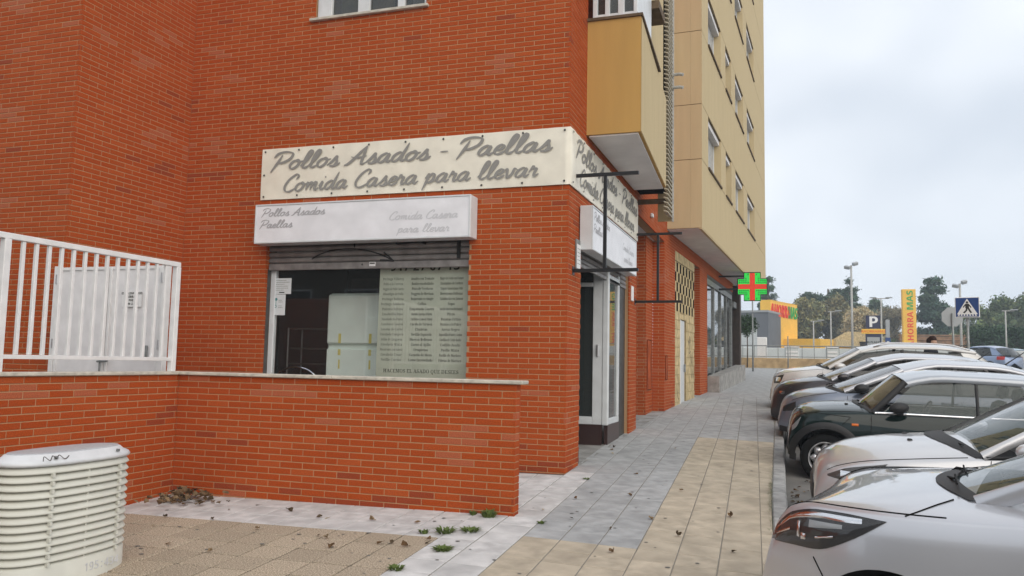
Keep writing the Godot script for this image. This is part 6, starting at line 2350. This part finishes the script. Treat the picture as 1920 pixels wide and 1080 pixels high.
	# dark green car with the pale roof
	car({"label": "small dark green car with a pale roof and white petal-spoked wheels", "paint": green, "roof_paint": lid, "pillar_paint": M.black_plastic, "x": 2.38, "z": -1.72, "L": 3.42, "W": 1.69, "H": 1.4, "R": 0.298, "wheels": [0.44, 2.88], "spokes": 8, "petal": true, "chrome_belt": true, "arch_trim": true, "screen_glass": M.car_glass_dark, "mirror_paint": M.black_plastic, "indicator": [0.73, 0.735],
		"nose_in": 0.26, "nose_round": 0.4, "top": 0.74, "scuttle": 0.18, "screen_bulge": 0.14, "a_wide": 0.075, "rail_wide": 0.085, "rear_glass": M.car_glass, "bumper_to": 0.1, "bonnet_from": 0.08,
		"deck": [[0, 0.58], [0.02, 0.68], [0.07, 0.79], [0.17, 0.865], [0.4, 0.92], [0.75, 0.945], [1.0, 0.95], [3.1, 0.95], [3.42, 0.85]],
		"belt": [[0, 0.5], [0.03, 0.62], [0.09, 0.745], [0.2, 0.82], [0.5, 0.865], [0.9, 0.875], [2.2, 0.88], [3.1, 0.895], [3.42, 0.82]],
		"sill": [[0, 0.30], [0.1, 0.24], [0.3, 0.18], [3.1, 0.18], [3.42, 0.3]],
		"roof": [[0.97, 0.89], [1.34, 1.27], [1.75, 1.345], [2.55, 1.335], [3.05, 1.28], [3.36, 0.92]], "roof_from": 1.34,
		"windows": [[[1.08, 0.90], [1.42, 1.235], [2.08, 1.28], [2.08, 0.90]], [[2.11, 0.90], [2.11, 1.28], [2.9, 1.25], [3.05, 0.91]]],
		"pillars": [[[2.095, 0.89], [2.095, 1.30], 0.035], [[3.05, 0.9], [2.97, 1.27], 0.12]], "mirror": [1.24, 0.97],
		"seams": [[[0.95, 0.87], [0.94, 0.5], [0.97, 0.22]], [[2.05, 0.875], [2.13, 0.7], [2.11, 0.4]], [[0.32, 0.85], [0.72, 0.82], [0.62, 0.72]]], "handles": [[1.92, 0.76]], "bonnet_jets": [[0.7, 0.3]],
		"lamp": {"s0": 0.045, "s1": 0.15, "bowl": M.sign_grey, "top": [[0.045, 0.66], [0.15, 0.785]], "bottom": [[0.045, 0.60], [0.1, 0.66], [0.15, 0.775]]}})
	# blue-grey coupe
	car({"label": "blue-grey hatchback with a smooth rounded nose, behind the dark green car", "paint": bluegrey, "x": 2.24, "z": -4.5, "L": 4.2, "W": 1.78, "H": 1.46, "R": 0.32, "wheels": [0.86, 3.5], "roof_paint": silver, "pillar_paint": silver,
		"deck": [[0, 0.46], [0.04, 0.66], [0.12, 0.78], [0.35, 0.88], [0.7, 0.95], [1.0, 0.985], [3.9, 0.97], [4.2, 0.85]],
		"belt": [[0, 0.42], [0.05, 0.6], [0.15, 0.72], [0.4, 0.83], [0.9, 0.92], [1.3, 0.945], [2.6, 0.96], [3.9, 0.98], [4.2, 0.88]],
		"sill": [[0, 0.32], [0.15, 0.24], [0.4, 0.2], [3.8, 0.2], [4.2, 0.34]],
		"roof": [[0.96, 0.955], [1.80, 1.30], [2.35, 1.415], [3.0, 1.41], [3.7, 1.25], [4.1, 1.0]], "roof_from": 1.80,
		"windows": [[[1.18, 0.97], [1.82, 1.22], [2.45, 1.35], [2.52, 0.97]], [[2.58, 0.97], [2.55, 1.33], [3.2, 1.3], [3.45, 1.0]]],
		"pillars": [[[2.55, 0.96], [2.5, 1.36], 0.07]], "tail_panel": [[3.46, 0.98], [3.2, 1.33], [3.7, 1.22], [4.06, 1.0]], "mirror": [1.2, 1.02], "side_glass": M.car_glass_dark, "screen_glass": M.screen_dark, "mirror_paint": M.black_plastic,
		"seams": [[[1.0, 0.93], [1.03, 0.6], [1.08, 0.3]], [[2.56, 0.96], [2.58, 0.3]]], "handles": [[2.4, 0.85]], "antenna": [3.3, 1.42, 0.28, 0.22],
		"lamp": {"s0": 0.07, "s1": 0.26, "top": [[0.07, 0.66], [0.26, 0.755]], "bottom": [[0.07, 0.58], [0.26, 0.62]]}})
	# dark brown car
	car({"label": "dark brown-grey hatchback with a bright roof line, before the white car", "paint": brown, "x": 2.09, "z": -7.1, "L": 4.35, "W": 1.82, "H": 1.5, "R": 0.33, "wheels": [0.88, 3.6], "roof_paint": silver, "pillar_paint": silver,
		"deck": [[0, 0.5], [0.03, 0.7], [0.1, 0.8], [0.3, 0.9], [0.7, 0.98], [1.05, 1.02], [4.0, 1.0], [4.35, 0.86]],
		"belt": [[0, 0.46], [0.04, 0.64], [0.13, 0.76], [0.4, 0.87], [0.9, 0.95], [1.3, 0.975], [2.6, 1.0], [4.0, 1.02], [4.35, 0.9]],
		"sill": [[0, 0.24], [0.15, 0.2], [0.4, 0.2], [3.9, 0.2], [4.35, 0.34]],
		"roof": [[1.06, 0.995], [1.82, 1.34], [2.4, 1.455], [3.1, 1.45], [3.8, 1.33], [4.25, 1.02]], "roof_from": 1.82,
		"windows": [[[1.3, 1.0], [1.88, 1.26], [2.5, 1.37], [2.56, 1.01]], [[2.62, 1.01], [2.58, 1.37], [3.5, 1.33], [3.7, 1.04]]],
		"pillars": [[[2.6, 1.0], [2.54, 1.4], 0.07]], "tail_panel": [[3.72, 1.03], [3.5, 1.36], [3.82, 1.3], [4.22, 1.03]], "mirror": [1.26, 1.06], "side_glass": M.car_glass_dark, "screen_glass": M.screen_dark,
		"seams": [[[1.02, 0.96], [1.05, 0.6], [1.1, 0.3]], [[2.58, 1.0], [2.6, 0.3]]], "handles": [[2.42, 0.9], [3.4, 0.92]], "antenna": [3.6, 1.43, 0.2, 0.16],
		"lamp": {"s0": 0.07, "s1": 0.38, "top": [[0.07, 0.70], [0.38, 0.85]], "bottom": [[0.07, 0.62], [0.38, 0.80]], "chrome": [[0.15, 0.24, [[0, 0.735]], [[0, 0.68]], 0.0, true]]}})
	# white tall car
	car({"label": "white tall estate car with roof bars, farthest in the row by the kerb", "paint": white, "x": 2.04, "z": -9.7, "L": 4.6, "W": 1.85, "H": 1.66, "R": 0.345, "wheels": [0.9, 3.7], "roof_bars": true, "screen_glass": M.screen_dark, "side_glass": M.car_glass_dark,
		"deck": [[0, 0.6], [0.03, 0.82], [0.1, 0.93], [0.3, 1.02], [0.7, 1.08], [1.05, 1.13], [4.2, 1.1], [4.6, 0.95]],
		"belt": [[0, 0.55], [0.04, 0.76], [0.13, 0.88], [0.4, 0.98], [0.9, 1.05], [1.3, 1.08], [2.8, 1.10], [4.2, 1.13], [4.6, 1.0]],
		"sill": [[0, 0.3], [0.15, 0.24], [0.4, 0.24], [4.1, 0.24], [4.6, 0.4]],
		"roof": [[1.18, 1.12], [1.82, 1.5], [2.3, 1.6], [3.2, 1.62], [4.0, 1.55], [4.5, 1.1]], "roof_from": 1.82,
		"windows": [[[1.42, 1.12], [1.9, 1.42], [2.6, 1.53], [2.64, 1.12]], [[2.7, 1.12], [2.66, 1.53], [3.75, 1.49], [3.95, 1.16]]],
		"pillars": [[[2.67, 1.1], [2.62, 1.55], 0.07]], "tail_panel": [[3.96, 1.14], [3.72, 1.52], [4.02, 1.52], [4.46, 1.12]], "mirror": [1.4, 1.16],
		"seams": [[[1.05, 1.06], [1.08, 0.6], [1.12, 0.32]], [[2.66, 1.1], [2.68, 0.32]]], "handles": [[2.5, 0.98], [3.6, 1.0]], "antenna": [3.8, 1.62, 0.16, 0.05],
		"lamp": {"s0": 0.06, "s1": 0.27, "top": [[0.06, 0.87], [0.27, 0.93]], "bottom": [[0.06, 0.72], [0.18, 0.74], [0.27, 0.92]], "chrome": [[0.10, 0.2, [[0, 0.86]], [[0, 0.77]], 0.0, true]]}})
	# cars across the car park
	var base := {"L": 4.1, "W": 1.74, "H": 1.45, "R": 0.31, "wheels": [0.83, 3.4], "group": "cars across the car park",
		"deck": [[0, 0.46], [0.04, 0.62], [0.12, 0.74], [0.35, 0.84], [0.8, 0.92], [1.1, 0.95], [3.8, 0.95], [4.1, 0.85]],
		"belt": [[0, 0.42], [0.05, 0.56], [0.15, 0.69], [0.4, 0.79], [1.0, 0.87], [2.6, 0.91], [3.8, 0.94], [4.1, 0.86]],
		"sill": [[0, 0.26], [0.2, 0.22], [3.6, 0.2], [4.1, 0.32]],
		"roof": [[1.12, 0.90], [1.85, 1.29], [2.3, 1.40], [3.0, 1.41], [3.6, 1.3], [4.0, 0.95]], "roof_from": 1.85,
		"windows": [[[1.38, 0.91], [1.9, 1.21], [2.4, 1.31], [2.46, 0.93]], [[2.52, 0.93], [2.48, 1.31], [3.3, 1.29], [3.5, 0.95]]],
		"pillars": [[[2.49, 0.92], [2.45, 1.34], 0.07]], "tail_panel": [[3.52, 0.94], [3.3, 1.32], [3.62, 1.28], [3.98, 0.96]], "mirror": [1.42, 0.97],
		"seams": [[[1.1, 0.86], [1.12, 0.3]], [[2.48, 0.92], [2.5, 0.3]]], "handles": [[2.35, 0.8]],
		"lamp": {"s0": 0.1, "s1": 0.4, "top": [[0.1, 0.62], [0.4, 0.74]], "bottom": [[0.1, 0.56], [0.4, 0.70]]}}
	var far := [
		["light blue hatchback across the car park, left of the teal car", sky_blue, 10.4, -39.5, -0.85],
		["teal hatchback across the car park with a red tail light", teal, 12.6, -44.5, -0.95],
		["dark car across the car park between the teal and the white car", night, 15.2, -45.0, -0.5],
		["white car across the car park at the right edge of the picture", white, 15.4, -40.0, 0.1]]
	for f in far:
		var q: Dictionary = base.duplicate()
		q.label = f[0]
		q.paint = f[1]
		q.x = f[2]
		q.z = f[3]
		q.turn = f[4]
		car(q)

# ---------- cabinet, leaves, weeds ----------
func stadium(a: float, b: float, n := 48) -> PackedVector2Array:
	# rounded slab outline: half length a (along z), half width b (along x)
	var out := PackedVector2Array()
	for k in n:
		var t := TAU * k / n
		var c := cos(t)
		var s := sin(t)
		out.append(Vector2(b * signf(c) * pow(absf(c), 0.8), a * signf(s) * pow(absf(s), 0.8)))
	return out

func ringed(st: SurfaceTool, prof: Array, a: float, b: float, close_top := false) -> void:
	# profile of Vector2(inset, height) carried round the outline
	var rows := []
	for q in prof:
		var o := stadium(a - q.x, b - q.x)
		var row := []
		for v in o:
			row.append(Vector3(v.x, q.y, v.y))
		row.append(row[0])
		rows.append(row)
	for i in rows.size() - 1:
		for k in rows[i].size() - 1:
			quad(st, rows[i][k], rows[i + 1][k], rows[i + 1][k + 1], rows[i][k + 1])
	if close_top:
		var top: Array = rows[-1]
		for k in top.size() - 1:
			tri(st, Vector3(0, prof[-1].y, 0), top[k + 1], top[k])

func litter() -> void:
	var at := Vector3(-2.16, gy(-2.1, 4.8) + 0.02, 4.8)
	var v := thing("ventilation_cowl", "squat pale grey ventilation cowl of stacked oval louvres at the lower left", "vent", at)
	var a := 0.47
	var b := 0.225
	var st := smooth_st()
	ringed(st, [Vector2(0.0, -0.1), Vector2(0.0, 0.12), Vector2(0.012, 0.135), Vector2(0.05, 0.14)], a, b, true)
	obj("base", st, M.vent_cast, v)
	st = smooth_st()
	ringed(st, [Vector2(0.06, 0.13), Vector2(0.06, 0.74)], a, b)
	obj("core", st, M.shutter_dark, v)
	var n := 12
	for i in n:
		var y := 0.145 + i * 0.0495
		st = smooth_st()
		ringed(st, [Vector2(0.06, y + 0.046), Vector2(0.03, y + 0.043), Vector2(0.012, y + 0.034), Vector2(0.0, y + 0.018), Vector2(-0.006, y + 0.008), Vector2(-0.003, y + 0.002), Vector2(0.006, y), Vector2(0.06, y + 0.014)], a, b)
		obj("louvre_ring", st, M.vent_cast, v)
		for z in [-0.27, 0.0, 0.27]:
			bx("spacer", Vector3(b - 0.035, y - 0.022, z - 0.008), Vector3(b - 0.01, y + 0.002, z + 0.008), M.vent_cast, v)
	st = smooth_st()
	ringed(st, [Vector2(0.05, 0.735), Vector2(-0.004, 0.738), Vector2(-0.01, 0.752), Vector2(0.0, 0.768), Vector2(0.035, 0.785), Vector2(0.055, 0.803), Vector2(0.062, 0.806)], a, b, true)
	var lid := obj("lid", st, M.vent_lid, v)
	st = smooth_st()
	ringed(st, [Vector2(0.066, 0.806), Vector2(0.068, 0.812), Vector2(0.072, 0.8125)], a, b, true)
	obj("top_plate", st, M.vent_top, lid)
	for z in [-0.25, 0.25]:
		st = new_st()
		tube(st, [Vector3(b - 0.03, 0.78, z), Vector3(b - 0.028, 0.795, z)], 0.012)
		obj("screw", st, M.galvanised, lid)
	st = new_st()
	ribbon(st, spline([0, .0, .02, .03, .05, .0, .08, .03, .1, .01, .13, .03, .16, .0, .2, .02]), 0.006, Transform3D(Basis(Vector3(0, 0, -1), Vector3(-0.5, 0.86, 0), Vector3(0.86, 0.5, 0)), Vector3(b - 0.012, 0.775, 0.36)), 0.0, false)
	obj("scrawl", st, M.graffiti, lid)
	text_obj("painted_number", [["195:434", Transform3D(Basis(Vector3(0, 0, -1), Vector3.UP, Vector3.RIGHT), Vector3(b + 0.002, 0.06, -0.14))]], "Droid Sans Mono", 0.05, M.ghost_letter, v, false, HORIZONTAL_ALIGNMENT_CENTER, 1.0, 0.002)
	leaves()
	weeds()
	gum()

func leaf_shape(curl: float, w: float) -> ArrayMesh:
	var st := new_st()
	var pts := []
	for i in 6:
		var t := i / 5.0
		pts.append([Vector3(-w * sin(PI * pow(t, 0.8)), curl * (sin(t * 5.0) * 0.4 + 0.5), t - 0.5), Vector3(0, curl * (t * t - 0.3) * 0.6, t - 0.5), Vector3(w * sin(PI * pow(t, 0.8)), curl * (cos(t * 4.0) * 0.4 + 0.6), t - 0.5)])
	for i in 5:
		for j in 2:
			quad(st, pts[i][j], pts[i][j + 1], pts[i + 1][j + 1], pts[i + 1][j])
	st.generate_normals()
	return st.commit()

func leaves() -> void:
	var g := RandomNumberGenerator.new()
	g.seed = 23
	var shapes := [leaf_shape(0.25, 0.3), leaf_shape(0.5, 0.35), leaf_shape(0.12, 0.26)]
	var n := 0
	var spots := []
	for i in 70:
		spots.append([-3.32 + absf(g.randfn()) * 0.20, 2.32 + absf(g.randfn()) * 0.16, 0.0, true])
	for i in 34:
		spots.append([-3.0 + g.randfn() * 0.28, 2.62 + g.randfn() * 0.12, 0.0, true])
	for q in [[-1.86, 2.62], [-1.45, 2.78], [-1.35, 2.8], [-0.95, 2.75], [-0.55, 2.72], [-2.3, 3.1], [-2.6, 3.45], [-1.1, 3.35], [-1.0, 3.4], [-0.52, 3.42], [-0.45, 3.38], [-0.82, 3.62], [-0.3, 3.45], [-0.22, 3.22], [-0.18, 3.3], [-1.7, 3.3], [-2.05, 3.9], [-1.6, 4.0], [-2.75, 3.15], [-2.4, 2.75], [0.45, 1.3], [0.62, 2.1], [0.3, 1.9], [1.0, 2.3], [1.25, 1.8], [0.9, 0.9], [1.15, 3.0], [0.75, -0.3], [1.35, 0.4], [1.9, 1.4], [2.0, 2.6], [1.55, 2.3], [0.9, -2.6], [0.12, -2.0], [0.1, -2.3], [0.2, -1.7]]:
		spots.append([q[0], q[1], 0.0, false])
	for i in 40:
		spots.append([2.42 + absf(g.randfn()) * 0.16, g.randf_range(-1.6, 1.6), -0.125, false])
	for s in spots:
		var o := MeshInstance3D.new()
		o.name = "dry_leaf" if n == 0 else "dry_leaf_%03d" % n
		n += 1
		o.mesh = shapes[g.randi() % 3]
		var k := g.randf()
		o.material_override = M.leaf_dry_0 if k < 0.4 else M.leaf_dry_2 if k < 0.7 else M.leaf_dry_1 if k < 0.93 else M.leaf_pale
		var size := g.randf_range(0.055, 0.10) * (1.0 if s[3] else 0.7)
		o.transform = Transform3D(Basis.from_euler(Vector3(g.randf_range(-0.4, 0.4), g.randf() * TAU, g.randf_range(-0.4, 0.4))).scaled(Vector3.ONE * size), Vector3(s[0], gy(s[0], s[1]) + s[2] + 0.012 + (g.randf() * 0.07 if s[3] else 0.0), s[1]))
		add_child(o)
		var label := "dry brown leaf in the heap at the inner corner of the brick wall" if s[3] else ("dry brown leaf in the gutter under the parked cars" if s[2] < 0.0 else "dry brown leaf lying loose on the paving")
		tag(o, label, "leaf", "leaves in the wall corner" if s[3] else ("leaves in the gutter" if s[2] < 0.0 else "leaves scattered on the paving"))

func weed_tuft(at: Vector2, r: float, blades: int, h: float, label: String, sd: int) -> void:
	var g := RandomNumberGenerator.new()
	g.seed = sd
	var st := new_st()
	for i in blades:
		var a := g.randf() * TAU
		var root := Vector3(cos(a), 0, sin(a)) * r * sqrt(g.randf()) * 0.6
		var out := Vector3(cos(a), 0, sin(a)) * r * g.randf_range(0.2, 0.7)
		var up := Vector3(0, h * 0.6 * g.randf_range(0.5, 1.1), 0)
		var w := Vector3(-sin(a), 0, cos(a)) * 0.006
		var mid := root + out * 0.5 + up * 0.8
		quad(st, root - w, mid - w, mid + w, root + w)
		tri(st, mid - w, root + out + up * 0.85, mid + w)
	single("weed", st, M.weed, label, "weed", "weeds in the paving joints").position = Vector3(at.x, gy(at.x, at.y), at.y)

func weeds() -> void:
	weed_tuft(Vector2(-0.06, 2.32), 0.09, 90, 0.11, "yellow-green weed at the foot of the brick wall's right end", 1)
	weed_tuft(Vector2(-0.22, 2.28), 0.05, 40, 0.06, "small weed against the wall foot, left of the yellow-green one", 2)
	weed_tuft(Vector2(0.0, 3.45), 0.09, 110, 0.05, "round green weed tuft in the pale paving strip nearest the camera", 3)
	weed_tuft(Vector2(-0.2, 2.95), 0.11, 80, 0.07, "long weed along the edge of the pale paving strip", 4)
	weed_tuft(Vector2(-0.02, 2.85), 0.10, 70, 0.05, "weed in the joint in the middle of the pale paving strip", 5)
	weed_tuft(Vector2(0.42, 2.36), 0.04, 30, 0.04, "tiny weed on the grey paving right of the wall end", 6)
	weed_tuft(Vector2(-0.35, 3.02), 0.05, 40, 0.06, "weed beside the dry leaves, left of the pale strip", 7)
	weed_tuft(Vector2(-0.1, 4.0), 0.07, 60, 0.05, "weed at the lower edge of the picture in the pale strip", 8)
	weed_tuft(Vector2(0.3, 0.22), 0.05, 30, 0.03, "low weed in the crosswise joint near the shop corner", 9)
	var g := RandomNumberGenerator.new()
	g.seed = 5
	var st := new_st()
	for i in 900:
		var z := g.randf_range(-1.6, 1.9)
		var x := kerb_x(z) - 0.012 + g.randfn() * 0.012
		var dens := 1.0 if z > -0.6 and z < 1.0 else 0.35
		if g.randf() > dens:
			continue
		var p := Vector3(x, gy(x, z), z)
		var d := Vector3(g.randfn() * 0.016, g.randf_range(0.01, 0.04), g.randfn() * 0.016)
		tri(st, p + Vector3(0, 0, -0.004), p + d, p + Vector3(0, 0, 0.004))
	var o := single("kerb_grass", st, M.weed, "thin line of grass growing along the inner edge of the kerb", "grass")
	o.set_meta("kind", "stuff")

func gum() -> void:
	var g := RandomNumberGenerator.new()
	g.seed = 61
	var st := new_st()
	for i in 150:
		var x := g.randf_range(0.1, 2.15)
		var z := g.randf_range(-9.0, 4.2)
		if i > 110:
			x = g.randf_range(-3.2, 0.1)
			z = g.randf_range(2.4, 4.4)
		var r := g.randf_range(0.007, 0.019)
		var p := Vector3(x, gy(x, z) + 0.0035, z)
		var prev := p + Vector3(r, 0, 0)
		for k in range(1, 9):
			var a := TAU * k / 8.0
			var q := p + Vector3(cos(a) * r * g.randf_range(0.8, 1.2), 0, sin(a) * r)
			tri(st, p + Vector3(0, 0.0015, 0), prev, q)
			prev = q
	var o := single("gum_spots", st, M.gum, "old dark gum spots and specks trodden into the paving", "stains")
	o.set_meta("kind", "stuff")
